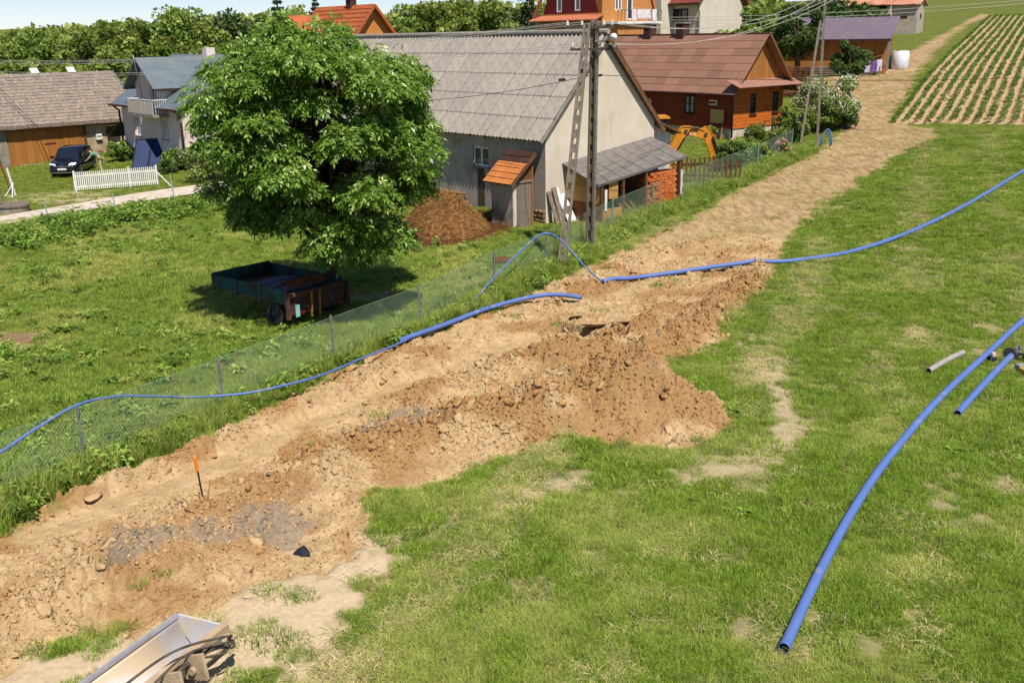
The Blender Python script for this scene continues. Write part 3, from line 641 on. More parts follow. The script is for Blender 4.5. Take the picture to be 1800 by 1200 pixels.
# annex on the right of the gable with its own lower roof strip
mb = MB().quad((bw_,.15,-1),(bw_+1.35,.15,-1),(bw_+1.35,.15,3.22),(bw_,.15,3.72)); mb.quad((bw_+1.35,.15,-1),(bw_+1.35,6,-1),(bw_+1.35,6,3.22),(bw_+1.35,.15,3.22)); ob('annex_wall', mb, M('pale_annex_render', srgb(206, 200, 190), srgb(176, 170, 160), 2, .9), barn)
mb = MB().slab([(bw_+.1,-.3,3.86),(bw_+1.65,-.3,3.27),(bw_+1.65,6.2,3.27),(bw_+.1,6.2,3.86)], (.36,0,.93), .07); ob('annex_roof', mb, WOODB, barn)
mb = MB().box((bw_+.28, .12, 1.7), (.42, .05, 1.7)); ob('annex_door', mb, BROWNP, barn)

# ------------------------------------------------------------------ little outhouse against the barn
OW, OD = 1.45, 1.05
oo = at(903, 403); out = thing('outhouse', 'small rendered outhouse with orange tiled lean-to roof and plank door', 'outhouse', oo, BR)
OPL = M('stained_render', srgb(170, 158, 138), srgb(140, 128, 110), 1.5, .95, bump=.4, c3=srgb(104, 92, 66), s3=1.1, t3=.58)
h1, h2 = 2.1, 3.05
mb = MB().lo((0, .03, -.3), (.12, OW, h1)); mb.lo((.12, OW-.12, -.3), (OD, OW, h1)); mb.quad((.12,OW,h1),(OD,OW,h1),(OD,OW,h2)); mb.quad((.12,OW-.12,h1),(OD,OW-.12,h1),(OD,OW-.12,h2)); ob('wall', mb, OPL, out)
mb = MB().lo((-.02, -.02, -.3), (.16, .05, h1)); ob('corner_pier', mb, CREAM, out)
d = thing('x', 'x', 'x'); bpy.data.objects.remove(d)
planks(out, (.17, 0, -.05), EX, EZ, .82, 1.95, .136, WOODG, name='door_plank')
ob('door_rail', MB().box((.58, -.04, 1.96), (.9, .06, .1)), WOODG, out)
planks(out, (.17, .02, 1.95), EX, EZ, .82, 1.1, .136, WOODB, name='gable_board', cut=lambda x: (0, .12+x*(h2-h1)/OD))
ob('jamb', MB().lo((1.0, -.05, -.2), (1.07, .04, 2.6)), WOODO, out)
rv = Vector((OD+.3, 0, (h2-h1)*(OD+.3)/OD)); rl = rv.length; ro = (-.28, OW+.2, h1-.2)
ob('roof_deck', MB().slab([(-.28, OW+.2, h1-.2), (-.28, -.22, h1-.2), (OD+.02, -.22, h1-.2+rv.z), (OD+.02, OW+.2, h1-.2+rv.z)], Vector((-rv.z, 0, rv.x)), .05), WOODB, out)
TILE = M('orange_clay_tile', srgb(196, 124, 62), srgb(170, 98, 46), 5, .8, rnd=.10, bump=.3); TILED = M('mossy_dark_tile', srgb(78, 46, 34), srgb(46, 32, 26), 6, .95, rnd=.2, bump=.5)
for j in range(6):
    for i in range(7):
        tw_ = (OW+.4)/7; mb_ = MB().box((tw_/2, rl/12+.02, .012), (tw_-.006, rl/6+.05, .022)) if (i == 0 and j in (0, 4)) else None
        if mb_: tme = mb_.mesh('roof_tile'); tme.materials.append(TILE if j < 4 else TILED)
        q = bpy.data.objects.new('roof_tile', tme); COL.objects.link(q); q.parent = out
        q.matrix_local = slope_mat(frm(ro, -EY, rv)(tw_*i, rl*j/6, .022+random.uniform(0, .006)), -EY, rv) @ Matrix.Rotation(-.10, 4, 'X')
ob('barge_board', MB().bar((-.3, -.24, h1-.24), (OD+.04, -.24, h1-.24+rv.z), .05, .14), WOODB, out)

# ------------------------------------------------------------------ open woodshed along the barn's gable, stepping up with the ground
sx0, sx1, sd_ = 1.25, 6.3, 1.75
shp = Vector(c0) + Matrix.Rotation(BR, 3, 'Z') @ Vector((sx0, -sd_, 0)); shp.z = zt(shp.x, shp.y); SHM = Matrix.Translation(shp) @ Matrix.Rotation(BR, 4, 'Z')
shed = thing('woodshed', 'open lean-to woodshed with felt roof strips against the cream gable', 'shed', shp, BR)
L = sx1-sx0; up_ = .13
FELT = M('grey_roof_felt', srgb(120, 113, 106), srgb(98, 92, 86), 3, .9, rnd=.05, bump=.4, bscale=60, c3=srgb(140, 122, 84), s3=.6, t3=.6)
zA, zB = 1.75, 2.45     # front and rear height of the roof at its low end
zr = lambda x, y: zA+x*up_+(y+.45)*(zB-zA)/(sd_+.45)
su = Vector((1, 0, up_)).normalized(); sv = Vector((0, sd_+.45, zB-zA)); svl = sv.length; sv.normalize(); LL = (L+.6)*math.hypot(1, up_)
P = frm((-.3, -.45, zr(-.3, -.45)), su, sv)
for i in range(8):
    for j in range(2):
        p_ = [P(i*LL/8+.002, j*svl/2, .012*j), P((i+1)*LL/8-.002, j*svl/2, .012*j), P((i+1)*LL/8-.002, (j+1)*svl/2, .012*j), P(i*LL/8+.01, (j+1)*svl/2, .012*j)]
        ob('roof_felt', MB().slab(p_, su.cross(sv), .03), FELT, shed)
PB = M('pale_batten', srgb(158, 148, 134), None, 5, .8)
for i in range(1, 8): ob('batten', MB().bar(P(i*LL/8, .02, .03), P(i*LL/8+random.uniform(-.03, .03), svl*(.98, .82, .7, .95)[i % 4], .03), .022, .02, up=(0, -.3, 1)), PB, shed)
ob('fascia', MB().bar(P(0, -.02, -.05), P(LL, -.02, -.05), .03, .1), M('felt_edge', srgb(98, 94, 92), None, 4, .9), shed)
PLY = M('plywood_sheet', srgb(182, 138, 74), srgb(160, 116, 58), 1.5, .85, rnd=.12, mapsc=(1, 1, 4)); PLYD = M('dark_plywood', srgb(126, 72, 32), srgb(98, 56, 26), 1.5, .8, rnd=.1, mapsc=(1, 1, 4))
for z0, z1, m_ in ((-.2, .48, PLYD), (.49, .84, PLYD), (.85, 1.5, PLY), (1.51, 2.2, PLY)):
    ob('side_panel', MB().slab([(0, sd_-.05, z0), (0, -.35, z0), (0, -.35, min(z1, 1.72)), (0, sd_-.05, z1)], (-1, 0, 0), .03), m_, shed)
ob('front_panel', MB().lo((.02, -.4, -.1), (1.25, -.36, .62)), PLY, shed); ob('front_panel', MB().lo((.5, -.33, 1.0), (1.05, -.30, 1.7)), PLY, shed)
for x in (.03, 1.32, 2.75, 4.95): ob('post', MB().lo((x-.05, -.42, -.2), (x+.05, -.3, zr(x, -.42)-.05)), WOODB, shed)
ob('back_boards', MB().slab([(.05, sd_-.08, -.2), (L, sd_-.08, -.2), (L, sd_-.08, 2.9), (.05, sd_-.08, 2.3)], (0, -1, 0), .04), WOODB, shed)
ob('floor', MB().lo((.1, -.32, -.3), (2.7, sd_-.14, .18)), M('trodden_earth', srgb(150, 116, 78), srgb(120, 92, 60), 5, .95), shed)
ob('white_board', MB().lo((.15, -.44, .55), (.29, -.41, 1.45)), WHITE, shed)
for x, ln, m_, lb in ((1.5, .5, WOODO, 'pale plank leaning inside the woodshed nearest its plywood end'), (1.75, .7, WOODB, 'brown plank leaning second inside the open woodshed'), (2.0, .35, WOODO, 'light ochre plank leaning in the middle of the open woodshed'), (2.25, .4, WOODB, 'dark plank leaning fourth inside the open woodshed'), (2.5, .15, WOODB, 'steep dark plank leaning beside the brick stack post')):
    solo('leaning_plank', MB().bar((x+ln, .0, .19), (x-.1, 1.3, 1.7), .12, .03), m_, lb, 'plank').matrix_world = SHM
BRICK = M('hollow_clay_brick', srgb(190, 104, 48), srgb(160, 80, 36), 8, .9, rnd=0, c3=srgb(206, 128, 66), s3=5, t3=.55)
bst = thing('brick_stack', 'stack of orange clay bricks at the right of the woodshed', 'brick stack', shp, BR); mb = MB(); g_ = random.Random(5)
for k in range(13):
    for i in range(8):
        for lay in range(2):
            x = 2.85+i*.235+(.1 if k % 2 else 0); yj = g_.uniform(-.02, .02) if i > 2 else g_.uniform(-.09, .09)
            if k > 10 and g_.random() < .3 and i < 4: continue
            mb.box((x+.115, -.33+lay*.26+yj+.1, .25+k*.125+.06), (.225, .245, .116))
ob('bricks', mb, BRICK, bst, kind='stuff'); ob('footing', MB().lo((2.82, -.36, -.2), (4.86, .3, .25)), CONC, bst)
blk = thing('block_stack', 'pale aerated blocks stacked beside the brick stack', 'block stack', shp, BR); AER = M('aerated_block', srgb(196, 190, 178), None, 4, .95)
for k in range(6): ob('block', MB().box((5.1+.03*(k % 2), -.2, .42+k*.255), (.2, .3, .25)), AER, blk)
# grey and white boards leaning on the corner of the barn
for i, (dx, dy, ln, w, m_, lb) in enumerate(((.25, -.55, 1.35, .22, WOODG, 'grey board leaning leftmost against the cream barn corner'), (.55, -.5, 1.5, .24, WOODG, 'second grey board leaning on the cream barn corner'), (.95, -.75, 1.15, .5, WHITE, 'broad white sheet leaning on the cream gable by the woodshed'), (.75, -.45, 1.45, .16, WHITE, 'narrow pale board leaning behind the concrete pole'))):
    q = solo('leaning_board', MB().bar((dx, dy, -.05), (dx-.12, -.06, ln), w, .035, up=(0, -1, .4)), m_, lb, 'board'); q.matrix_world = Matrix.Translation(c0) @ Matrix.Rotation(BR, 4, 'Z')

# ================================================================== TIMBER HOUSE with rusty roof
TH = R(40); tc = at(1285, 246); th = thing('timber_house', 'reddish brown timber house with a rusty sheet roof', 'house', tc, TH)
PLK = M('shaded_brown_plank', srgb(150, 62, 26), srgb(112, 42, 18), 2, .7, rnd=.08, mapsc=(1, 1, 5)); PLO = M('sunlit_brown_plank', srgb(200, 108, 34), srgb(170, 84, 26), 2, .7, rnd=.07, mapsc=(1, 1, 5))  # sun and shade put into the colour: dark long wall, bright gable
tw, tl, the, thr, pl_ = 5.0, 11.5, 3.2, 6.0, .62
ob('plinth', MB().lo((.06, .06, -.8), (tw-.06, tl-.06, pl_)), M('whitewashed_plinth', srgb(200, 190, 178), srgb(168, 154, 136), 3, .95), th)
ob('wall_core', MB().lo((.05, .05, pl_), (tw-.05, tl-.05, the)), DARK, th)
nb = 13; bh = (the-pl_)/nb
for i in range(nb):   # horizontal boards; openings are left by splitting the board
    z = pl_+(i+.5)*bh
    def run_(segs, ax, mat):
        for a, b_ in segs:
            c_ = (.025, (a+b_)/2, z) if ax == 'y' else ((a+b_)/2, .025, z); d_ = (.05, b_-a, bh-.015) if ax == 'y' else (b_-a, .05, bh-.015); ob('plank', MB().box(c_, d_), mat, th)
    inw = 1.35 < z < 2.55
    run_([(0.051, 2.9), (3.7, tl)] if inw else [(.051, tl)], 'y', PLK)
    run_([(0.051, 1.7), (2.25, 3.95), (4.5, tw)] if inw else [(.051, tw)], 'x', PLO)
WFR = M('dark_brown_frame', srgb(62, 34, 22), None, 5, .7)
window(th, (0, 3.7, 1.4), -EY, EZ, .8, 1.15, WFR, 2, .09, .02, True, bars=1, sillmat=WFR); window(th, (1.7, 0, 1.4), EX, EZ, .55, 1.15, WFR, 1, .07, .02, False, sillmat=WFR); window(th, (3.95, 0, 1.4), EX, EZ, .55, 1.15, WFR, 1, .07, .02, False, sillmat=WFR)
RSH = M('rusted_roof_sheet', srgb(132, 98, 82), srgb(150, 104, 74), .8, .75, metal=.1, rnd=.14, c3=srgb(176, 118, 70), s3=.45, t3=.56, bump=.2)
tov, tr_ = .55, tw/2; kk = (thr-the)/tr_; tez = the-tov*kk+.1; tev = Vector((tr_+tov, 0, thr-the+tov*kk)); tsl = tev.length
me = MB().box((.5*12.7/13, .5*tsl/8, 0), (12.7/13-.004, tsl/8+.03, .012)).mesh('roof_sheet'); me.materials.append(RSH)
sheets(th, (-tov, tl+.6, tez), -EY, tev, 12.7, tsl, 13, 8, me, 'roof_sheet', lap=.018, tw=.004)
ob('roof_slope', MB().slab([(tw+tov, -.6, tez), (tw+tov, tl+.6, tez), (tr_, tl+.6, tez+tev.z), (tr_, -.6, tez+tev.z)], (kk, 0, 1), .03), RSH, th)
ob('roof_underside', MB().slab([(-tov, -.55, tez-.03), (tr_, -.55, tez+tev.z-.03), (tr_, tl+.55, tez+tev.z-.03), (-tov, tl+.55, tez-.03)][::-1], (-kk, 0, 1), .03), WOODB, th)
ob('ridge_strip', MB().bar((tr_, -.62, thr+.13), (tr_, tl+.6, thr+.13), .2, .03), RSH, th)
planks(th, (0, -.02, the+.3), EX, EZ, tw, 3, .2, WOODO, name='gable_board', cut=lambda x: (-.3, max(-.25, (thr-the-.35)*(1-abs(x-tr_)/tr_)-.1)))
PENT = M('faded_tin_pent_roof', srgb(168, 128, 110), srgb(132, 92, 74), 2.5, .7, metal=.2, mapsc=(8, 1, 1))
for i in range(8): ob('pent_sheet', MB().slab([(-.7+i*.8, -1.0, the-.12), (-.7+(i+1)*.8-.01, -1.0, the-.12), (-.7+(i+1)*.8-.01, .0, the+.28), (-.7+i*.8, .0, the+.28)], (0, -.37, 1), .03), PENT, th)
ob('barge_board', MB().bar((tw+tov, -.62, tez-.06), (tr_, -.62, tez+tev.z-.06), .03, .16), WOODB, th)
for y, h in ((9.0, .75), (6.2, .75)):
    ch = ob('chimney', MB().lo((tr_-.3, y-.3, thr-.4), (tr_+.3, y+.3, thr+h)), M('sooty_brick', srgb(84, 52, 42), srgb(52, 36, 32), 6, .95, bump=.5) if y == 9.0 else bpy.data.materials['sooty_brick'], th); ob('cap', MB().lo((tr_-.37, y-.37, thr+h), (tr_+.37, y+.37, thr+h+.08)), CONC, ch)
ob('downpipe', MB().tube([(-.5, -.1, tez), (-.1, -.08, tez-.45), (-.07, -.07, .1)], .06, 8), BROWNP, th, True); ob('gutter', MB().tube([(-tov-.05, -.6, tez-.02), (-tov-.05, tl+.5, tez-.02)], .065, 8), BROWNP, th, True)
ob('round_wall_plate', MB().lathe([(0.01, -.03), (.2, -.03), (.2, -.06), (.09, -.05), (.085, -.03)], 16, (0, 6.6, 2.0), 'x'), M('cream_plate', srgb(214, 204, 186), None, 4, .5), th)
mb = MB(); mb.lo((-.05, 1.15, 1.98), (-.01, 1.75, 2.06)); mb.lo((-.05, 1.15, 2.2), (-.01, 1.75, 2.28)); mb.lo((-.05, 1.15, 2.06), (-.01, 1.24, 2.2)); ob('wall_horseshoe', mb, WHITE, th)
for y in (8.4, 8.6): ob('wall_lamp', MB().lo((-.12, y, 2.2), (-.01, y+.12, 2.5)), bpy.data.materials['cream_plate'], th)
q = solo('yellow_board', MB().lo((-.18, .5, .95), (-.14, 1.5, 1.75)), M('mustard_board', srgb(186, 162, 96), srgb(170, 146, 84), 2, .7), 'mustard yellow square board standing by the timber house corner', 'board'); q.matrix_world = Matrix.Translation(tc) @ Matrix.Rotation(TH, 4, 'Z')
stand = solo('board_prop', MB().bar((-.5, 1.7, -.1), (-.16, 1.45, 1.0), .05).bar((-.5, .4, -.1), (-.16, .55, 1.0), .05), WOODO, 'wooden trestle holding up the mustard yellow board', 'trestle'); stand.matrix_world = q.matrix_world

# ================================================================== LEFT HOUSE, pink render, grey metal roof, gabled bay with balcony
LH = R(42.5); lc = at(330, 302); lh = thing('bay_house', 'pale pink house with grey metal roof and balcony in its front gable', 'house', lc, LH)
PINK = M('pale_pink_render', srgb(214, 196, 188), srgb(204, 184, 176), 1, .95, bump=.2, bscale=25); MROOF = M('grey_metal_roof', srgb(112, 122, 124), srgb(98, 108, 112), 1.5, .5, metal=.2)
lw, ll, lhe, lhr = 8.4, 9.0, 4.05, 6.75
ob('basement_wall', MB().lo((.25, .2, -.8), (lw-.1, ll-.2, 1.0)), M('ochre_plinth', srgb(120, 104, 74), srgb(90, 78, 58), 2, .95), lh)
hol = [(ll-6.55, ll-5.55, 1.75, 3.0)[:4], (ll-2.75, ll-1.75, 1.75, 3.0)]
hol = [(ll-7.2, ll-6.2, 1.8, 3.05), (ll-3.1, ll-2.1, 1.8, 3.05)]
mb = MB().wall((0, ll, .95), -EY, EZ, ll, lhe-.95, [(a, b, c-.95, d-.95) for a, b, c, d in hol], .22); ob('front_wall', mb, PINK, lh)
mb = MB().quad((0,0,.95),(lw,0,.95),(lw,0,lhe),(lw/2,0,lhr-.15),(0,0,lhe)); mb.quad((lw,0,.95),(lw,ll,.95),(lw,ll,lhe),(lw,0,lhe)); mb.quad((lw,ll,.95),(0,ll,.95),(0,ll,lhe),(lw/2,ll,lhr-.15),(lw,ll,lhe)); mb.quad((0,0,.95),(0,ll,.95),(lw,ll,.95),(lw,0,.95)); ob('gable_wall', mb, PINK, lh)
for a, b, c, d in hol: window(lh, (0, ll-a, c), -EY, EZ, b-a, d-c, WHITE, 2, .09, .14, True)
# bay with its own gable
b0, b1 = 2.55, 6.25; bm = (b0+b1)/2; bhe, bap = 5.15, 6.6
mb = MB().wall((-.012, b1, lhe-.2), -EY, EZ, b1-b0, bhe-lhe+.2, [(b1-4.15, b1-3.25, .25, bhe-lhe+.199)], .2, [(0, bhe-lhe+.2), (b1-b0, bhe-lhe+.2), ((b1-b0)/2, bap-lhe+.1)]); mb.quad((0,b0,lhe-.2),(3.4,b0,lhe-.2),(3.4,b0,bhe),(0,b0,bhe)); mb.quad((3.4,b1,lhe-.2),(0,b1,lhe-.2),(0,b1,bhe),(3.4,b1,bhe)); ob('bay_wall', mb, PINK, lh)
dr = window(lh, (-.012, 4.15, lhe-.2+.25), -EY, EZ, .9, bhe-lhe-.06, WHITE, 2, .1, .12, False, sill=False, name='balcony_door')
ob('attic_slit', MB().lo((-.03, bm-.1, 5.6), (.01, bm+.1, 6.0)), DARK, lh)
lov = .6; kk = (lhr-lhe)/(lw/2); lez = lhe-lov*kk+.08
def roofs(y0, y1, side_, x1=None):
    x0 = -lov if side_ < 0 else lw+lov; xr = lw/2 if x1 is None else x1; zr = lez+abs(xr-x0)*kk
    p = [(x0, y1, lez), (x0, y0, lez), (xr, y0, zr), (xr, y1, zr)]; p = p if side_ < 0 else p[::-1]
    return MB().slab(p, Vector((-kk, 0, 1)) if side_ < 0 else Vector((kk, 0, 1)), .09)
ob('roof_slope', roofs(-.5, b0+.1, -1), MROOF, lh); ob('roof_slope', roofs(b1-.1, ll+.5, -1), MROOF, lh); ob('roof_slope', roofs(-.5, ll+.5, 1), MROOF, lh); ob('roof_slope', roofs(b0, b1, -1).mesh('roof_slope') if 0 else MB().slab([(2.2, b1, lez+2.8*kk), (2.2, b0, lez+2.8*kk), (lw/2, b0, lhr+.08), (lw/2, b1, lhr+.08)], (-kk, 0, 1), .08), MROOF, lh)
bk = (bap-bhe)/((b1-b0)/2); bz = bhe-.45*bk+.1; br_ = bap+.1+.04
for s_ in (-1, 1):
    ye = b0-.45 if s_ < 0 else b1+.45; p = [(-.65, ye, bz), (3.4, ye, bz), (4.3, bm, br_), (-.65, bm, br_)]; p = p if s_ < 0 else p[::-1]
    ob('bay_roof_slope', MB().slab(p, Vector((0, s_*bk, 1)), .08), MROOF, lh)
    ob('bay_fascia', MB().bar((-.64, ye, bz-.08), (3.3, ye, bz-.08), .03, .1), BROWNP, lh)
ob('balcony_slab', MB().lo((-1.0, 1.75, 3.2), (0, 5.6, 3.34)), CONC, lh)
rl = MB(); rl.tube([(-.02, 1.8, 4.25), (-.95, 1.8, 4.25), (-.95, 5.55, 4.25), (-.02, 5.55, 4.25)], .025, 6); 
for i in range(30): y = 1.82+i*3.7/29; rl.bar((-.95, y, 3.34), (-.95, y, 4.25), .02)
for x in np.linspace(-.8, -.1, 6): rl.bar((x, 1.8, 3.34), (x, 1.8, 4.25), .02); rl.bar((x, 5.55, 3.34), (x, 5.55, 4.25), .02)
ob('railing', rl, WHITE, lh)
for i in range(7): ob('railing_panel', MB().lo((-.985, 1.85+i*.53, 3.42), (-.975, 2.33+i*.53, 4.15)), M('net_screen', srgb(196, 184, 166), srgb(180, 166, 150), 6, .9) if i == 0 else bpy.data.materials['net_screen'], lh)
ob('downpipe', MB().tube([(-lov, -.2, lez), (-.15, -.12, lez-.5), (-.08, -.08, .2)], .07, 8), M('copper_brown_pipe', srgb(96, 46, 34), None, 3, .5), lh, True); ob('downpipe', MB().tube([(-lov, ll+.2, lez), (-.15, ll+.1, lez-.4), (-.1, ll+.08, -.3)], .07, 8), BROWNP, lh, True)
ob('gutter', MB().tube([(-lov-.06, -.5, lez-.03), (-lov-.06, b0, lez-.03)], .07, 8), BROWNP, lh, True); ob('gutter', MB().tube([(-lov-.06, b1, lez-.03), (-lov-.06, ll+.5, lez-.03)], .07, 8), BROWNP, lh, True)
ob('chimney', MB().lo((3.8, 3.6, lhr-.4), (4.4, 4.2, lhr+.5)), PINK, lh)
ob('wire_mast', MB().tube([(-.3, bm+.3, 4.3), (-.66, bm+.1, 6.9)], .03, 6), TIN, lh, True)
can = ob('side_canopy', MB().slab([(-.4, ll+1.9, 1.55), (-.4, ll+.1, 2.45), (3, ll+.1, 2.45), (3, ll+1.9, 1.55)][::-1], (0, .45, .9), .08), M('black_felt', srgb(44, 44, 46), None, 3, .8), lh)
# solar collectors in front
sc_ = at(262, 296); sol = thing('solar_collector_stand', 'pair of dark blue solar collectors tilted on a stand before the pink house', 'solar collector', sc_, R(20))
SOLM = M('solar_blue', srgb(34, 50, 88), srgb(28, 42, 76), 1.5, .6, spec=.15); sv2 = Vector((.5, 1.05, 1.75)).normalized()
for i in range(2):
    a = Vector((-1.0+i*.95, -.55, .1)); q = [a, a+Vector((.9, 0, 0)), a+Vector((.9, 0, 0))+sv2*2.0, a+sv2*2.0]; f = ob('panel', MB().slab(q, EX.cross(sv2), .09), SOLM, sol)
    ob('frame', MB().bar(q[0], q[3], .05, .1).bar(q[1], q[2], .05, .1).bar(q[2], q[3], .05, .1).bar(q[0], q[1], .05, .1), M('dark_frame', srgb(40, 44, 54), None, 4, .4) if i == 0 else bpy.data.materials['dark_frame'], f)
for x in (-.5, .9): ob('leg', MB().bar((x+.4, .5, 1.75), (x+.5, 1.1, -.1), .06), TIN, sol); ob('leg', MB().bar((x, -.5, .15), (x, -.5, -.15), .06), TIN, sol)

# ================================================================== FAR LEFT BARN with shingle roof
FB = R(47); fc = at(0, 297); fb = thing('plank_door_barn', 'old barn with brown shingle roof and big plank doors at the left edge', 'barn', fc, FB)
FX0, FX1, fd_, fhe, fhr = -5.5, 10.2, 8.0, 2.75, 5.75
FW = M('limewashed_stone', srgb(176, 160, 132), srgb(140, 122, 96), 2, .95, bump=.5, c3=srgb(104, 90, 72), s3=1.2, t3=.6)
mb = MB().lo((FX0, .05, -.6), (FX1, fd_, fhe)); ob('wall', mb, FW, fb)
ob('gable_wall', MB().quad((FX1-.01, .05, fhe), (FX1-.01, fd_, fhe), (FX1-.01, fd_/2, fhr-.1)), FW, fb)
planks(fb, (-5, .02, -.1), EX, EZ, 5.1, 2.6, .2, WOODO, name='door_plank'); planks(fb, (.75, .02, 0), EX, EZ, 5.15, 2.7, .2, WOODO, name='door_plank')
ob('pier', MB().lo((.16, -.04, -.3), (.7, .06, 2.65)), CONC, fb)
for x in (.05, 4.9): ob('cat_hole', MB().lo((x-.15, -.025, .3), (x+.05, -.005, .62)), DARK, fb)
ob('frame_post', MB().lo((5.93, -.06, -.2), (6.1, .06, 2.72)), WOODB, fb); ob('latch', MB().lo((3.1, -.05, 1.35), (3.9, -.02, 1.42)), RUSTY, fb)
ob('door', MB().lo((7.6, -.02, .1), (8.55, .03, 2.2)), M('dark_old_door', srgb(60, 44, 34), srgb(44, 34, 28), 3, .9, mapsc=(6, 6, .5)), fb); ob('lintel', MB().lo((7.45, -.04, 2.2), (8.7, .04, 2.35)), FW, fb)
bx_ = ob('letter_box', MB().lo((6.75, -.14, 1.35), (7.15, .02, 1.75)), WHITE, fb); ob('slot', MB().lo((6.8, -.15, 1.55), (7.1, -.138, 1.62)), DARK, bx_)
ob('threshold', MB().lo((1.2, -.5, -.1), (6.6, -.02, .12)), CONC, fb); ob('eave_board', MB().bar((FX0, -.5, fhe-.12), (FX1+.3, -.5, fhe-.12), .04, .14), WOODG, fb)
SHIN = M('brown_shingle', srgb(142, 128, 112), srgb(116, 104, 92), 2.2, .95, rnd=.0, c3=srgb(160, 146, 128), s3=5, t3=.55)
fk = (fhr-fhe)/(fd_/2); fv = Vector((0, fd_/2+.5, (fd_/2+.5)*fk)); fl = fv.length; P = frm((FX0-.2, -.5, fhe-.5*fk+.1), EX, fv); mb = MB(); nr = 17; g_ = random.Random(9)
u_, v_ = EX, fv.normalized(); n_ = u_.cross(v_)
for j in range(nr):
    x = -g_.uniform(0, .4)
    while x < FX1-FX0+.4:
        w = .42; x0, x1 = max(0, x+.008), min(FX1-FX0+.5, x+w-.008)
        if x1-x0 > .05:
            y0_, y1_ = j*fl/nr-g_.uniform(0, .02), (j+1)*fl/nr+.05; zl = .05+g_.uniform(0, .012)
            mb.slab([P(x0, y0_, zl), P(x1, y0_, zl), P(x1, y1_, .02), P(x0, y1_, .02)], n_, .02)
        x += w
ob('shingles', mb, SHIN, fb, kind='stuff')
ob('roof_slope', MB().slab([(FX1+.3, fd_+.5, fhe-.5*fk), (FX0-.2, fd_+.5, fhe-.5*fk), (FX0-.2, fd_/2, fhr+.1), (FX1+.3, fd_/2, fhr+.1)], (0, fk, 1), .06), SHIN, fb)
ob('roof_deck', MB().slab([P(0, 0, 0), P(FX1-FX0+.5, 0, 0), P(FX1-FX0+.5, fl, 0), P(0, fl, 0)], n_, .05), WOODB, fb)
ob('rake_strip', MB().bar(P(FX1-FX0+.5, 0, .03), P(FX1-FX0+.5, fl, .03), .12, .1, up=n_), TIN, fb)
for x in (4.6, 7.2): 
    a = Vector((x, fd_/2-.1, fhr+.15)); ob('roof_hatch', MB().slab([a, a+Vector((.55, 0, 0)), a+Vector((.55, .35, .35)), a+Vector((0, .35, .35))], (0, -.7, .7), .06), WHITE, fb)
wp = at(205, 268); wpile = thing('firewood_pile', 'small heap of split firewood under a white sheet by the pink house', 'firewood', wp, FB); mb = MB(); g_ = random.Random(3)
for i in range(46): a = Vector((g_.uniform(-.9, .9), g_.uniform(-.4, .4), .08+g_.random()*.45*(1-abs(i % 7-3)/6))); mb.tube([a, a+Vector((g_.uniform(-.3, .3), g_.uniform(-.3, .3), g_.uniform(-.08, .1)))], .07, 6)
ob('logs', mb, M('split_log', srgb(150, 96, 58), srgb(110, 66, 40), 8, .9), wpile, kind='stuff')
mb = MB(); vs = [(x, y, .62+.1*math.sin(x*4+y*3)-.25*abs(y)) for x in np.linspace(0, 1.6, 8) for y in np.linspace(-.6, .6, 6)]; mb.add(vs, [(i*6+j, (i+1)*6+j, (i+1)*6+j+1, i*6+j+1) for i in range(7) for j in range(5)]); ob('sheet', mb, WHITE, wpile, True)

# ================================================================== HOUSES BEHIND
def gable_house(root, w, l, he_, hr_, wall, roof, ov=.5, th=.1, x=True, apexwall=True):
    """closed walls and two roof slopes; ridge along local y, gable at y=0 faces the viewer's right"""
    k = (hr_-he_)/(w/2); ez_ = he_-ov*k+.1
    mb = MB().quad((0,l,-2),(0,0,-2),(0,0,he_),(0,l,he_)); mb.quad((w,0,-2),(w,l,-2),(w,l,he_),(w,0,he_)); mb.quad((0,0,-2),(w,0,-2),(w,0,he_),(w/2,0,hr_-.05),(0,0,he_)); mb.quad((w,l,-2),(0,l,-2),(0,l,he_),(w/2,l,hr_-.05),(w,l,he_))
    ob('wall', mb, wall, root)
    a = ob('roof_slope', MB().slab([(-ov, l+ov, ez_), (-ov, -ov, ez_), (w/2, -ov, hr_+.1), (w/2, l+ov, hr_+.1)], (-k, 0, 1), th), roof, root)
    ob('roof_slope', MB().slab([(w+ov, -ov, ez_), (w+ov, l+ov, ez_), (w/2, l+ov, hr_+.1), (w/2, -ov, hr_+.1)], (k, 0, 1), th), roof, root)
    return k, ez_
# orange roofed house behind the barn ridge
oc = atY(618, 60, 84); oc.z = zt(oc.x, oc.y)
oh = thing('orange_roof_house', 'house with bright orange tiled roof behind the large leafy tree', 'house', oc, R(40))
OTI = M('bright_orange_roof_tile', srgb(170, 92, 50), srgb(152, 76, 40), 3, .7, bump=.2, rnd=.06); OWL = M('ochre_house_wall', srgb(196, 128, 66), srgb(176, 112, 56), 2, .9)
hz_ = 8+ (68-16)/1750*86-oc.z; w_, l_ = 4.0, 8.2
kk, e_ = gable_house(oh, w_, l_, hz_-2.4, hz_, OWL, OTI, .55)
v_ = Vector((-(-w_/2-.55), 0, kk*(w_/2+.55))); sl2 = v_.length; o_ = (-.55, l_+.56, e_+.03)
for j in range(9): 
    P = frm(o_, -EY, v_); ob('tile_course', MB().slab([P(0, sl2*j/9, .06), P(l_+1.1, sl2*j/9, .06), P(l_+1.1, sl2*(j+1)/9+.03, .012), P(0, sl2*(j+1)/9+.03, .012)], Vector((-kk, 0, 1)), .03), OTI, oh)
ob('barge_board', MB().bar((-.56, -.58, e_-.05), (w_/2, -.58, hz_+.06), .05, .22).bar((w_+.56, -.58, e_-.05), (w_/2, -.58, hz_+.06), .05, .22), OTI, oh)
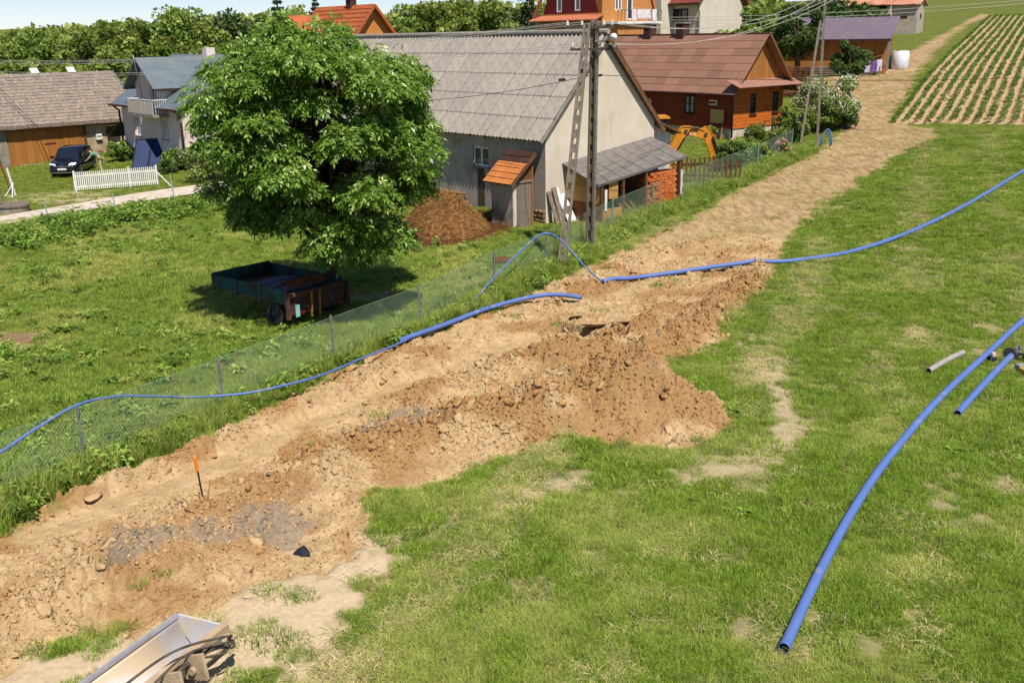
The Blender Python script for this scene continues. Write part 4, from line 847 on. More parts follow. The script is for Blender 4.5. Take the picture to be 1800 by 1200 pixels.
ch = ob('chimney', MB().lo((w_/2-.3, 2.7, hz_-.3), (w_/2+.3, 3.4, hz_+.65)), bpy.data.materials['sooty_brick'], oh); ob('cap', MB().lo((w_/2-.38, 2.62, hz_+.65), (w_/2+.38, 3.48, hz_+.75)), RUSTY, ch)
dz_ = hz_-.55; ob('cross_gable_roof', MB().slab([(-1.6, 6.2, dz_-1.3), (w_/2, 6.2, dz_-1.3), (w_/2, 7.4, dz_), (-1.6, 7.4, dz_)], (0, -1.08, 1), .1), OTI, oh); ob('cross_gable_roof', MB().slab([(-1.6, 8.6, dz_-1.3), (-1.6, 7.4, dz_), (w_/2, 7.4, dz_), (w_/2, 8.6, dz_-1.3)], (0, 1.08, 1), .1), OTI, oh)
ob('cross_gable_wall', MB().quad((-1.2, 8.3, dz_-3), (-1.2, 6.5, dz_-3), (-1.2, 6.5, dz_-1.15), (-1.2, 7.4, dz_-.15), (-1.2, 8.3, dz_-1.15)).quad((-1.2, 6.5, dz_-3), (0, 6.5, dz_-3), (0, 6.5, dz_-1.15), (-1.2, 6.5, dz_-1.15)), OWL, oh)

# red clad house with ochre brick face, balcony and washing
rc = atY(1058, 52, 88); rc.z = zt(rc.x, rc.y)
rh = thing('red_clad_house', 'house with dark red clad gable and ochre brick side with balcony', 'house', rc, R(38))
RED = M('dark_red_cladding', srgb(110, 30, 24), srgb(86, 22, 20), 2, .7, mapsc=(6, 6, 1)); OBR = M('ochre_brick', srgb(190, 132, 72), srgb(168, 110, 56), 5, .9, bump=.3); PIK = M('salmon_roof_trim', srgb(190, 116, 82), srgb(168, 96, 66), 2, .7)
zb = lambda py, Y=88: 8+(62-py)/1750*Y*1.02-rc.z
zf = zb(30); ww_ = 8.2; ztop = zf+6.4
mb = MB().wall((0, ww_, -2), -EY, EZ, ww_, zf+2-.6, [], .1); mb.quad((0, ww_, zf-.6), (0, 0, zf-.6), (0, 0, zf+.2), (0, ww_, zf+.2)); ob('lower_wall', mb, OBR, rh)
holes = [(1.9, 2.6, .25, 1.75), (4.3, 5.0, .3, 1.75)]
P0 = Vector((.05, ww_-.2, zf+.1)); mb = MB().wall(P0, -EY, EZ, ww_-.4, 2.2, [], .1)
gw = [(0.3, 0), (ww_-.7, 0), ((ww_-.4)/2+.5, 5.6), ((ww_-.4)/2-.5, 5.6)]
red = MB(); PP = frm(P0, -EY, EZ); red.wall(PP(1.2, 0), -EY, EZ, ww_-2.8, 2.2, [(a-1.2+.2, b-1.2+.2, c, d) for a, b, c, d in holes], .12)
red.quad(PP(.2, 0), PP(1.2, 0), PP(1.2, 2.2)); red.quad(PP(ww_-1.6, 0), PP(ww_-.6, 0), PP(ww_-1.6, 2.2)); red.quad(PP(1.2, 2.2), PP(ww_-1.6, 2.2), PP(ww_/2-.2, 5.8)); ob('gable_cladding', red, RED, rh)
for a, b, c, d in holes: window(rh, PP(a+.2, c), -EY, EZ, b-a, d-c, WHITE, 1, .12, .02, sill=False)
ob('pent_roof', MB().slab([(-1.0, ww_+.4, zf-.35), (-1.0, -.1, zf-.35), (.1, -.1, zf+.12), (.1, ww_+.4, zf+.12)], (-.4, 0, 1), .12), PIK, rh)
ob('barge_board', MB().bar((-.45, ww_+.3, zf-.1), (-.45, ww_-1.35, zf+2.4), .1, .35).bar((-.45, ww_-1.35, zf+2.4), (-.45, ww_/2, zf+6.4), .1, .35), PIK, rh)
brk = MB(); Wd = 6.2; brk.wall((0, 0, -2), EX, EZ, Wd, zf+2+2.2, [(1.5, 2.3, zf+2+.35, zf+2+1.7), (2.9, 3.6, zf+2-.4, zf+2+1.7)], .12); brk.quad((0, 0, zf+2.2), (Wd, 0, zf+2.2), (Wd-2.6, 0, zf+6.2), (2.0, 0, zf+6.2)); brk.quad((Wd, 0, -2), (Wd, ww_, -2), (Wd, ww_, zf+2.2), (Wd, 0, zf+2.2)); ob('brick_wall', brk, OBR, rh)
window(rh, (1.5, 0, zf+.35), EX, EZ, .8, 1.35, WHITE, 2, .12, .03, sill=False); window(rh, (2.9, 0, zf-.4), EX, EZ, .7, 2.1, WHITE, 1, .12, .03, sill=False, name='balcony_door')
ob('rake_trim', MB().bar((Wd+.1, -.15, zf+.2), (Wd-2.3, -.15, zf+6.4), .12, .2), PIK, rh)
ob('roof', MB().slab([(-.5, ww_+.2, zf+2.2), (-.5, -.3, zf+2.2), (-.1, -.3, zf+6.6), (-.1, ww_+.2, zf+6.6)], (-1, 0, .1), .1).slab([(-.2, -.4, zf+6.4), (Wd-2, -.4, zf+6.4), (Wd-2, ww_+.4, zf+6.4), (-.2, ww_+.4, zf+6.4)], (0, 0, 1), .12), PIK, rh) if 0 else None
ob('roof', MB().slab([(-.3, ww_+.3, zf+5.9), (-.3, -.3, zf+5.9), (Wd/2, -.3, zf+7.2), (Wd/2, ww_+.3, zf+7.2)], (-.3, 0, 1), .1).slab([(Wd/2, ww_+.3, zf+7.2), (Wd/2, -.3, zf+7.2), (Wd-2.2, -.3, zf+6.2), (Wd-2.2, ww_+.3, zf+6.2)], (.3, 0, 1), .1), PIK, rh)
ob('balcony_slab', MB().lo((.3, -1.6, zf-.75), (5.6, 0.02, zf-.55)), WHITE, rh); bl = MB()
for x in np.linspace(.35, 5.55, 14): bl.bar((x, -1.55, zf-.55), (x, -1.55, zf+.35), .04)
bl.bar((.3, -1.55, zf+.35), (5.6, -1.55, zf+.35), .06); ob('railing', bl, TIN, rh); ob('balcony_soffit_wall', MB().lo((.6, -1.3, -2), (5.2, -.02, zf-.76)), OBR, rh)
for i, (x, w, h, c_, nm) in enumerate(((2.0, .5, .9, (222, 214, 212), 'white towel hanging leftmost on the balcony railing'), (2.6, 1.6, .75, (226, 212, 214), 'wide pale pink sheet hanging on the balcony railing'), (4.4, .5, .95, (226, 224, 222), 'narrow white cloth hanging rightmost on the balcony railing'))):
    mb = MB(); vs = [(x+w*i_/6, -1.62+.05*math.sin(i_*2.1+j_), zf+.42-h*j_/4) for i_ in range(7) for j_ in range(5)]; mb.add(vs, [(a*5+b, (a+1)*5+b, (a+1)*5+b+1, a*5+b+1) for a in range(6) for b in range(4)])
    q = solo('laundry', mb, M('cloth_%d' % i, srgb(*c_), None, 5, .9), nm, 'laundry', True); q.matrix_world = Matrix.Translation(rc) @ Matrix.Rotation(R(38), 4, 'Z')

# cream house with red roof
cc = atY(1228, 52, 92); cc.z = zt(cc.x, cc.y); chs = thing('cream_house', 'cream rendered house with red tiled roof and dark windows behind the timber house', 'house', cc, R(42))
CRM = M('cream_house_render', srgb(206, 196, 176), srgb(192, 180, 158), 1, .95); RTI = M('red_brown_tile', srgb(134, 66, 50), srgb(104, 50, 40), 4, .8, bump=.5)
zc = lambda py: 8+(60-py)/1750*95-cc.z
h1_ = zc(8); mb = MB().wall((0, 7.6, -2), -EY, EZ, 7.6, h1_+2, [(1.2, 2.6, zc(30)+2, zc(21)+2), (4.6, 6.4, zc(39)+2, zc(20)+2)], .25); mb.quad((0,0,-2),(6.4,0,-2),(6.4,0,h1_-.4),(3.2,0,h1_+4.0),(0,0,h1_)); mb.quad((6.4,0,-2),(6.4,7.6,-2),(6.4,7.6,h1_),(6.4,0,h1_)); ob('wall', mb, CRM, chs)
mb = MB().lo((-1.7, 2.9, -2), (.0, 4.6, h1_+2.2)); ob('stair_tower', mb, CRM, chs)
window(chs, (0, 7.6-4.6, zc(39)), -EY, EZ, 1.8, zc(20)-zc(39), WFR, 2, .12, .1); window(chs, (0, 7.6-1.2, zc(30)), -EY, EZ, 1.4, zc(21)-zc(30), WFR, 1, .12, .1)
ob('roof_slope', MB().slab([(-.7, 3.0, h1_-.25), (-.7, -.5, h1_-.25), (3.2, -.5, h1_+4.4), (3.2, 3.0, h1_+4.4)], (-1.1, 0, 1), .15), RTI, chs); ob('roof_slope', MB().slab([(-.7, 8.2, h1_-.15), (-.7, 4.5, h1_-.15), (3.2, 4.5, h1_+4.4), (3.2, 8.2, h1_+4.4)], (-1.1, 0, 1), .15), RTI, chs); ob('roof_slope', MB().slab([(7.1, -.5, h1_-.7), (7.1, 8.2, h1_-.7), (3.2, 8.2, h1_+4.4), (3.2, -.5, h1_+4.4)], (1.1, 0, 1), .15), RTI, chs)
ob('attic_window', MB().lo((2.6, -.05, h1_+.2), (3.2, .02, h1_+.9)), WFR, chs); ob('gutter', MB().tube([(-.75, -.5, h1_-.28), (-.75, 2.9, h1_-.28)], .08, 8), BROWNP, chs); ob('downpipe', MB().tube([(-.7, -.2, h1_-.3), (-.1, -.1, h1_-1), (-.1, -.1, -1)], .06, 6), TIN, chs)

# grey house with rusty patched roof, far right
gc = atY(1562, 36, 112); gc.z = zt(gc.x, gc.y); gh = thing('grey_block_house', 'unplastered grey house with a rust streaked roof behind the purple shed', 'house', gc, R(55))
GRB = M('grey_block_wall', srgb(176, 164, 146), srgb(150, 138, 122), 2, .95); RST = M('rust_streaked_tin', srgb(170, 86, 44), srgb(190, 150, 124), 1.2, .7, mapsc=(3, 1, 1), c3=srgb(206, 196, 186), s3=.7, t3=.58)
zg = lambda py: 8+(52-py)/1750*114-gc.z
mb = MB().wall((0, 6.0, -2), -EY, EZ, 6.0, zg(9)+2, [(1.2, 3.4, zg(33)+2, zg(26)+2)], .3); mb.quad((0,0,-2),(4.5,0,-2),(4.5,0,zg(9)),(2.2,0,zg(-10)),(0,0,zg(9))); mb.quad((4.5,0,-2),(4.5,6,-2),(4.5,6,zg(9)),(4.5,0,zg(9))); ob('wall', mb, GRB, gh)
ob('annex_wall', MB().lo((1.2, -2.6, -2), (4.2, 0, zg(10))).quad((1.2, -2.61, zg(10)), (4.2, -2.61, zg(10)), (2.7, -2.61, zg(3))), GRB, gh); ob('annex_window', MB().lo((1.18, -1.6, zg(33)), (1.22, -.9, zg(29))), WFR, gh); ob('annex_window', MB().lo((2.4, -2.63, zg(34)), (2.9, -2.6, zg(26))), WFR, gh)
ob('roof_slope', MB().slab([(-.6, 6.5, zg(11)), (-.6, -.3, zg(11)), (2.25, -.3, zg(-12)), (2.25, 6.5, zg(-12))], (-.5, 0, .8), .1), RST, gh); ob('annex_roof', MB().slab([(.8, 0, zg(11)), (.8, -2.9, zg(11)), (2.7, -2.9, zg(1)), (2.7, 0, zg(1))], (-.4, 0, 1), .1).slab([(4.6, -2.9, zg(12)), (4.6, 0, zg(12)), (2.7, 0, zg(1)), (2.7, -2.9, zg(1))], (.4, 0, 1), .1), RST, gh)
ob('attic_void', MB().lo((-.05, .3, zg(17)), (-.02, 5.7, zg(9.5))), DARK, gh)

# purple-brown roofed shed
pc = at(1553, 131); ps = thing('purple_roof_shed', 'timber shed with smooth purple brown mono-pitch roof by the dirt track', 'shed', pc, R(63))
PUR = M('mauve_metal_roof', srgb(122, 108, 114), srgb(112, 98, 106), 1.2, .45, metal=.15); pw, pL = 3.4, 8.6; ph1, ph2 = 2.75, 4.1
ob('core', MB().lo((.06, .06, -.5), (pw-.06, pL-.06, ph1-.05)), DARK, ps)
planks(ps, (0.03, pL, -.3), -EY, EZ, pL, ph1+.3, .24, WOODO, name='plank'); planks(ps, (0, .03, -.3), EX, EZ, pw, 3, .28, WOODG, name='plank', cut=lambda x: (0, ph1+.25+(ph2-ph1)*x/pw))
for x in (.0, 3.3): ob('corner_post', MB().lo((x, -.06, -.4), (x+.12, .06, ph1+(ph2-ph1)*x/pw-.02)), WOODO, ps)
ob('roof', MB().slab([(-.55, pL+.4, ph1-.1), (-.55, -.4, ph1-.1), (pw+.3, -.4, ph2+.2), (pw+.3, pL+.4, ph2+.2)], Vector((-(ph2-ph1+.3)/(pw+.85), 0, 1)), .09), PUR, ps); ob('fascia', MB().bar((-.57, -.4, ph1-.2), (-.57, pL+.4, ph1-.2), .03, .2), BROWNP, ps)
bp_ = at(1585, 93); bale = solo('wrapped_bale', MB().lathe([(.01, 0), (.58, 0), (.63, .06), (.64, .6), (.62, 1.2), (.55, 1.27), (.01, 1.29)], 20), M('white_wrap', srgb(222, 222, 224), srgb(206, 206, 210), 6, .35, bump=.3), 'white plastic wrapped round bale beside the purple roofed shed', 'bale', True, loc=atY(1584, 90, 82)-Vector((0, 0, .0)))
bale.location.z = zt(bale.location.x, bale.location.y)-.05; bale.scale = (1.05, 1.05, 1.1)
# timber pile and washing in front of the shed
tp = at(1475, 134); tpl = thing('timber_pile', 'long grey stack of sawn boards in front of the purple roofed shed', 'timber pile', tp, R(-20))
for j in range(4):
    for i in range(3): ob('board', MB().box((random.uniform(-.1, .1), i*.3, .12+j*.17), (5.6, .26, .1)), WOODG, tpl)
for x in (-2, 2): ob('bearer', MB().box((x, .3, .0), (.12, 1, .14)), WOODB, tpl)
wl = at(1533, 134); wsh = thing('washing_rack', 'low wooden rack draped with purple and white washing by the shed', 'washing rack', wl, R(-15))
ob('rail', MB().bar((-1.0, 0, 1.15), (2.0, .1, 1.9), .04), WOODO, wsh); ob('leg', MB().bar((-.9, -.3, 0), (-.9, 0, 1.2), .05), WOODG, wsh); ob('leg', MB().bar((.5, -.3, 0), (.5, .1, 1.3), .05), WOODG, wsh)
for i, (x, c_) in enumerate(((-.6, (196, 184, 206)), (-.1, (120, 84, 150)), (.25, (216, 210, 222)))): ob('cloth', MB().add([(x+.4*a/4, -.08+.05*math.sin(a*2+b), 1.2+.1*x-.85*b/4) for a in range(5) for b in range(5)], [(a*5+b, (a+1)*5+b, (a+1)*5+b+1, a*5+b+1) for a in range(4) for b in range(4)]), M('wash_%d' % i, srgb(*c_), None, 4, .9), wsh, True)
# log pile between the timber house and the shed
lp = at(1383, 132); lgp = thing('log_pile', 'dark stacked firewood wall beside the timber house gable', 'firewood', atY(1385, 128, 74), R(-15)); lgp.location.z = zt(lgp.location.x, lgp.location.y); mb = MB(); g_ = random.Random(8)
for j in range(13):
    for i in range(11): mb.tube([(i*.17-.2+g_.uniform(-.03, .03), 0, .1+j*.165), (i*.17-.2, .9, .1+j*.165)], .082*g_.uniform(.8, 1.1), 6)
ob('logs', mb, M('stacked_log', srgb(120, 72, 40), srgb(66, 40, 24), 10, .9), lgp, kind='stuff')

# ================================================================== TREES AND SHRUBS
BARK = M('bark', srgb(86, 70, 54), srgb(54, 44, 34), 5, .95, bump=.8, bscale=20)
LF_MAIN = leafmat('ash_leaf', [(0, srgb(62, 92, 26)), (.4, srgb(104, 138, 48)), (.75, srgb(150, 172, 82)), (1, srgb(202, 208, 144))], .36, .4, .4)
LF_A = leafmat('leaf_olive', [(0, srgb(62, 78, 26)), (.5, srgb(106, 122, 48)), (1, srgb(148, 154, 74))], .3)
LF_B = leafmat('leaf_fresh', [(0, srgb(66, 92, 30)), (.5, srgb(108, 134, 52)), (1, srgb(154, 166, 84))], .3)
LF_C = leafmat('leaf_dark', [(0, srgb(38, 56, 26)), (.5, srgb(64, 86, 38)), (1, srgb(98, 114, 56))], .2)
LF_N = leafmat('needles', [(0, srgb(22, 40, 22)), (.5, srgb(40, 60, 34)), (1, srgb(72, 84, 48))], .05)
LF_F = leafmat('white_blossom', [(0, srgb(96, 110, 60)), (.35, srgb(150, 152, 118)), (1, srgb(222, 216, 196))], .2)
LF_P = leafmat('pink_blossom', [(0, srgb(190, 90, 120)), (1, srgb(226, 150, 170))], .2)
def crown_mesh(name, clumps, n, size, aspect, mat, seed, sig=.3, droop=.25, up=.35, hook=None):
    """leaf quads gathered round clump centres; the outline stays ragged and gaps stay open"""
    g = np.random.default_rng(seed); C = np.asarray(clumps, float); k = g.integers(0, len(C), n)
    off = g.normal(size=(n, 3))*C[k, 3:4]*sig*2.2; r = np.linalg.norm(off, axis=1, keepdims=True)/(C[k, 3:4]+1e-6); off = off/np.maximum(1, r*1.15)
    c = C[k, :3]+off*np.array([1, 1, .8]); out = off/(np.linalg.norm(off, axis=1, keepdims=True)+1e-6)
    d = out*.8+g.normal(size=(n, 3))*.55; d[:, 2] -= droop; d /= np.linalg.norm(d, axis=1, keepdims=True)+1e-9
    nn = out*.6+g.normal(size=(n, 3))*.5; nn[:, 2] += up; s = np.cross(d, nn); s /= np.linalg.norm(s, axis=1, keepdims=True)+1e-9
    L = size*(.6+.8*g.random(n))[:, None]; w = L*aspect
    nv = np.cross(s, d)
    V = np.stack([c-d*L*.5, c+s*w*.5+nv*w*.12-d*L*.05, c+d*L*.5, c-s*w*.5+nv*w*.12-d*L*.05], 1).reshape(-1, 3); i = np.arange(n)*4
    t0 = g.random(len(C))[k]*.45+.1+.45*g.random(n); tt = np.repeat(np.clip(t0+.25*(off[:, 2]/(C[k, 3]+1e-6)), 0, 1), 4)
    return npmesh(name, V, np.stack([i, i+1, i+2, i+3], 1), dict(tint=tt), mat)
def lobes(rx, ry, rz, cz, n, r, seed, inner=.45, flat=0.):
    g = np.random.default_rng(seed); out = []
    for i in range(n):
        v = g.normal(size=3); v /= np.linalg.norm(v); q = inner+(1-inner)*g.random()**.4
        if v[2] < -.3: v[2] *= .75
        out.append((v[0]*rx*q, v[1]*ry*q, cz+v[2]*rz*q, r*(.65+.7*g.random())))
    return out
def trunk_mb(h, r, clumps, seed, k=14, z0=.28):
    g = random.Random(seed); mb = MB(); P = [(0, 0, -.3)]+[(g.uniform(-.06, .06)*h*t, g.uniform(-.06, .06)*h*t, h*t) for t in (.15, .35, .55, .75)]
    mb.tube(P, [r*1.25, r, r*.8, r*.55, r*.25], 8)
    for c in g.sample(list(clumps), min(k, len(clumps))):
        t = g.uniform(z0, .65)*h; a = Vector((0, 0, t)); b_ = Vector(c[:3]); m_ = a.lerp(b_, .5)+Vector((g.uniform(-.2, .2), g.uniform(-.2, .2), g.uniform(0, .25)*abs(b_.z-t)))
        mb.tube([a, m_, b_], [r*.42, r*.26, r*.08], 5)
    return mb
def tree(name, label, cat, loc, rx, rz, cz, mat, n=5000, size=.34, seed=1, nl=34, lr=.9, trunk=.16, asp=.62, group=None, droop=.2, inner=.45):
    t_ = thing(name, label, cat, loc, 0, group); cl = lobes(rx, rx, rz, cz, nl, lr, seed, inner)
    ob('crown', crown_mesh('crown', cl, n, size, asp, mat, seed, droop=droop), None, t_); ob('trunk', trunk_mb(cz+rz*.4, trunk, cl, seed), BARK, t_, True); return t_
def conifer(name, label, loc, h, r, seed, mat=None, n=6000):
    t_ = thing(name, label, 'tree', loc); g = np.random.default_rng(seed); cl = []
    for z in np.arange(.12, 1, .05):
        rr = r*(1-z)**.8; k = max(3, int(10*(1-z)+3))
        for i in range(k):
            a = i*6.283/k+g.random(); q = rr*(.55+.5*g.random()); cl.append((q*math.cos(a), q*math.sin(a), h*z-q*.15, max(.16, rr*.33)))
    ob('crown', crown_mesh('crown', cl, n, .32, .35, mat or LF_N, seed, droop=.5, up=.1), None, t_); ob('trunk', MB().tube([(0, 0, -.3), (0, 0, h*.5), (0, 0, h)], [.2, .12, .02], 8), BARK, t_, True); return t_
# big tree over the trailer
mt_ = Vector((-5.45, 29.9, 0)); big = thing('ash_tree', 'large leafy green tree standing over the old trailer', 'tree', mt_)
g = np.random.default_rng(5); CL = []
while len(CL) < 190:
    v = g.normal(size=3); v /= np.linalg.norm(v); q = .52+.48*g.random()**.5
    x_, y_, z_ = v[0]*3.1*q, v[1]*3.7*q-.45, 4.75+v[2]*3.5*q
    if z_ < 1.2 or (z_ < 2.45 and x_ < .4) or (z_ < 2.2 and abs(x_) > 3.0): continue
    if z_ > 6.0: x_ *= 1.12; y_ *= 1.08
    if g.random() < .14 and z_ > 2.2: x_ *= 1.07; y_ *= 1.08; z_ = 4.75+(z_-4.75)*1.08
    CL.append((x_, y_, z_, .38+.4*g.random()))
def sprays(C, n, seed):
    """compound leaves: leaflets in pairs along a drooping stalk"""
    g = np.random.default_rng(seed); C = np.asarray(C); k = g.integers(0, len(C), n); off = g.normal(size=(n, 3)); off /= np.linalg.norm(off, axis=1, keepdims=True)
    off[:, 2] = np.abs(off[:, 2])*.8+off[:, 2]*.2; rad = C[k, 3]*(.55+.5*g.random(n)); o = C[k, :3]+off*rad[:, None]
    d = off.copy(); d[:, 2] = d[:, 2]*.4-.25; d += g.normal(size=(n, 3))*.3; d /= np.linalg.norm(d, axis=1, keepdims=True); up = np.array([0, 0, 1.])+g.normal(size=(n, 3))*.35
    s = np.cross(d, up); s /= np.linalg.norm(s, axis=1, keepdims=True); nv = np.cross(s, d); L = .25*(.7+.6*g.random(n)); Vs = []; T = []
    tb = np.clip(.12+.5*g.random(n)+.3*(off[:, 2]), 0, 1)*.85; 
    for j, (pos, sd__) in enumerate(((.15, 1), (.15, -1), (.42, 1), (.42, -1), (.68, 1), (.68, -1), (.85, 0))):
        b0 = o+d*(L*pos)[:, None]-np.array([0, 0, 1.])*(L*pos**2*.5)[:, None]; dd = d*(.55 if sd__ else 1.)+s*sd__*.8-np.array([0, 0, .35]); dd /= np.linalg.norm(dd, axis=1, keepdims=True)
        dd = dd+g.normal(size=(n, 3))*.3; dd /= np.linalg.norm(dd, axis=1, keepdims=True); ll = (.135*(.6+.8*g.random(n)))[:, None]; ww_ = ll*.46; sx = np.cross(dd, nv); sx /= np.linalg.norm(sx, axis=1, keepdims=True)
        Vs.append(np.stack([b0, b0+dd*ll*.45+sx*ww_*.5+nv*ww_*.12, b0+dd*ll-np.array([0, 0, .02]), b0+dd*ll*.45-sx*ww_*.5+nv*ww_*.12], 1)); T.append(np.repeat(np.clip(tb+g.normal(size=n)*.16+(g.random(n) < .05)*.4, 0, 1), 4).reshape(n, 4))  # palest leaflets: gloss highlights put into the tint
    V = np.concatenate(Vs).reshape(-1, 3); i = np.arange(len(V)//4)*4
    return npmesh('crown', V, np.stack([i, i+1, i+2, i+3], 1), dict(tint=np.concatenate(T).ravel()), LF_MAIN)
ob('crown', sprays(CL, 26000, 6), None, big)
mb = MB(); gg = random.Random(2); mb.tube([(0, 0, -.3), (.02, 0, .8), (-.05, .05, 1.8), (.05, 0, 3.2), (0, 0, 4.8), (0, 0, 6.2)], [.27, .21, .2, .15, .1, .04], 10)
for c in gg.sample(CL, 60):
    a = Vector((0, 0, gg.uniform(1.3, 4.6))); b_ = Vector(c[:3]); m_ = a.lerp(b_, .5)+Vector((gg.uniform(-.3, .3), gg.uniform(-.3, .3), .3)); mb.tube([a, m_, b_], [.085, .05, .015], 6)
ob('trunk', mb, BARK, big, True)
# woodland behind the houses: (px, top py, Y, half width m, material, label)
BT = [(18,62,100,3.2,LF_B,'pale green tree at the far left edge of the wood'),(62,40,104,3.4,LF_B,'tree with light crown second from the left edge of the wood'),(118,34,98,3.6,LF_B,'fresh green tree rising behind the left end of the shingle roof'),(168,26,96,4.2,LF_A,'broad olive tree behind the shingle barn roof'),(228,24,100,3.8,LF_A,'olive tree left of the pink house ridge'),(268,22,102,3.4,LF_B,'bright tree above the pink house gable'),(316,4,104,3.9,LF_B,'tallest pale green tree above the pink house roof'),(362,26,98,3.0,LF_A,'olive round tree above the pink house chimney'),(408,12,108,3.4,LF_C,'dark green tree left of the tall dark spruce'),(450,16,112,3.4,LF_B,'green tree just left of the tall dark spruce'),
      (40,92,84,2.4,LF_A,'low olive bushy tree behind the left end of the shingle barn'),(100,88,88,2.6,LF_A,'low olive tree above the roof hatches of the shingle barn'),(190,76,86,2.8,LF_A,'low olive tree at the right end of the shingle barn'),(340,72,84,2.6,LF_A,'low olive tree right behind the pink house ridge'),(395,70,86,2.6,LF_B,'low green tree between the pink house and the large tree'),
      (700,18,120,3.4,LF_C,'dark tree right of the orange roof'),(733,22,112,2.8,LF_B,'green tree between the orange roof and the tall trees'),(778,-22,104,3.6,LF_A,'tall yellowish tree left of the pair above the grey barn ridge'),(836,-14,104,3.8,LF_A,'tall yellowish tree right of the pair above the grey barn ridge'),(888,4,112,3.4,LF_C,'dark tree left of the red clad house'),(806,26,96,2.6,LF_A,'low olive tree behind the middle of the grey barn ridge'),
      (1330,10,84,3.2,LF_B,'bright green tree right of the cream house'),(1480,-20,92,3.4,LF_C,'dark tree behind the mauve shed roof')]
for i, (px, py, Y, rw, mt2, lb) in enumerate(BT):
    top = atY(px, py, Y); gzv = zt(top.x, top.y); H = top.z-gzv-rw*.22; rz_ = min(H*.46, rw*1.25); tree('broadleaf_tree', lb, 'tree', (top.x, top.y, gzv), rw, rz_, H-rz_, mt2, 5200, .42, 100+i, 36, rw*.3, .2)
for px, py, Y, r, lb in ((486,-14,88,1.9,'tall dark spruce left of the orange roof'),(552,-6,104,1.7,'spruce tip behind the orange roof'),(930,-20,104,2.0,'dark spruce beside the red clad house')):
    top = atY(px, py, Y); z_ = zt(top.x, top.y); conifer('spruce_tree', lb, (top.x, top.y, z_), top.z-z_, r, px)
yt = at(1030, 60); p_ = atY(1046, 10, 84); z_ = zt(p_.x, p_.y); conifer('young_larch', 'feathery young conifer in front of the red clad house', (p_.x, p_.y, z_), 5.6, 1.1, 77, LF_A, 4000)
dt = at(1400, 150); tree('fruit_tree', 'dark broad fruit tree beside the second concrete pole', 'tree', (dt.x, dt.y, zt(dt.x, dt.y)), 1.75, 2.3, 3.6, LF_C, 7000, .24, 31, 34, .55, .28)
dt = atY(1500, 60, 69); tree('fruit_tree', 'round dark fruit tree in front of the mauve roofed shed', 'tree', (dt.x, dt.y, zt(dt.x, dt.y)), 1.15, 1.25, 2.9, LF_C, 3600, .2, 32, 20, .42, .12)
def shrub(name, label, px, py, r, h, mat, seed, n=3500, size=.16, cat='shrub', second=None):
    p = at(px, py); t_ = thing(name, label, cat, (p.x, p.y, gz1(p.x, p.y))); cl = lobes(r, r, h*.5, h*.52, 26, r*.32, seed, .3)
    ob('foliage', crown_mesh('foliage', cl, n, size, .6, mat, seed), None, t_); mb = MB(); gg = random.Random(seed)
    for c in gg.sample(cl, 8): mb.tube([(gg.uniform(-.1, .1), gg.uniform(-.1, .1), -.1), Vector(c[:3])*.6, c[:3]], [.03, .02, .008], 5)
    ob('stem', mb, BARK, t_)
    if second: ob('blossom', crown_mesh('blossom', [(a, b, c_+.05, d*1.1) for a, b, c_, d in cl if c_ > h*.3 or second[2]], second[1], second[3], .9, second[0], seed+1), None, t_)
    return t_
shrub('flowering_shrub', 'tall shrub covered in white blossom behind the second concrete pole', 1462, 225, 1.9, 3.0, LF_B, 41, 4500, .17, second=(LF_F, 4600, False, .11))
shrub('green_shrub', 'bright green shrub below the white blossom', 1448, 232, .95, 1.9, LF_B, 42, 2600)
shrub('green_shrub', 'dark shrub at the lower end of the white blossom', 1480, 228, .8, 1.5, LF_C, 43, 2200)
shrub('garden_shrub', 'olive clipped shrub in front of the timber house plinth', 1345, 262, 1.0, 1.3, LF_A, 44, 2800)
shrub('garden_shrub', 'olive leafy shrub left of the second concrete pole', 1395, 250, 1.2, 2.0, LF_A, 45, 3200)
shrub('garden_shrub', 'dark green shrub at the end of the digger arm', 1285, 300, .75, 1.5, LF_C, 46, 2400)
shrub('garden_shrub', 'pale green variegated shrub right of the digger arm', 1318, 292, .9, 1.2, LF_B, 47, 2400)
shrub('garden_shrub', 'low olive shrub directly under the timber house gable', 1310, 282, .85, 1.15, LF_A, 48, 2200)
shrub('rose_bush', 'pink flowering bush at the wire fence near the second pole', 1372, 276, .45, .9, LF_B, 49, 900, .14, second=(LF_P, 260, True, .13))
shrub('rose_bush', 'small pink flowering bush above the other by the fence', 1366, 262, .35, 1.0, LF_B, 50, 700, .14, second=(LF_P, 160, True, .13))
shrub('garden_shrub', 'green shrub between the solar collectors and the large tree', 318, 298, 1.0, 1.3, LF_B, 51, 2600)
shrub('garden_shrub', 'dark shrub at the right end of the white picket fence', 296, 306, .6, .8, LF_C, 52, 1500)
shrub('garden_shrub', 'small bright bush between the parked car and solar collectors', 212, 284, .8, 1.3, LF_B, 53, 2000)
shrub('lilac_shrub', 'pale shrub half hidden behind the left of the large tree', 372, 318, 1.4, 2.2, LF_B, 54, 3200, second=(LF_F, 500, False, .14))
shrub('garden_shrub', 'green bush growing before the cream house behind the rusty roof', 1255, 72, 1.2, 2.6, LF_B, 55, 2400, .24)
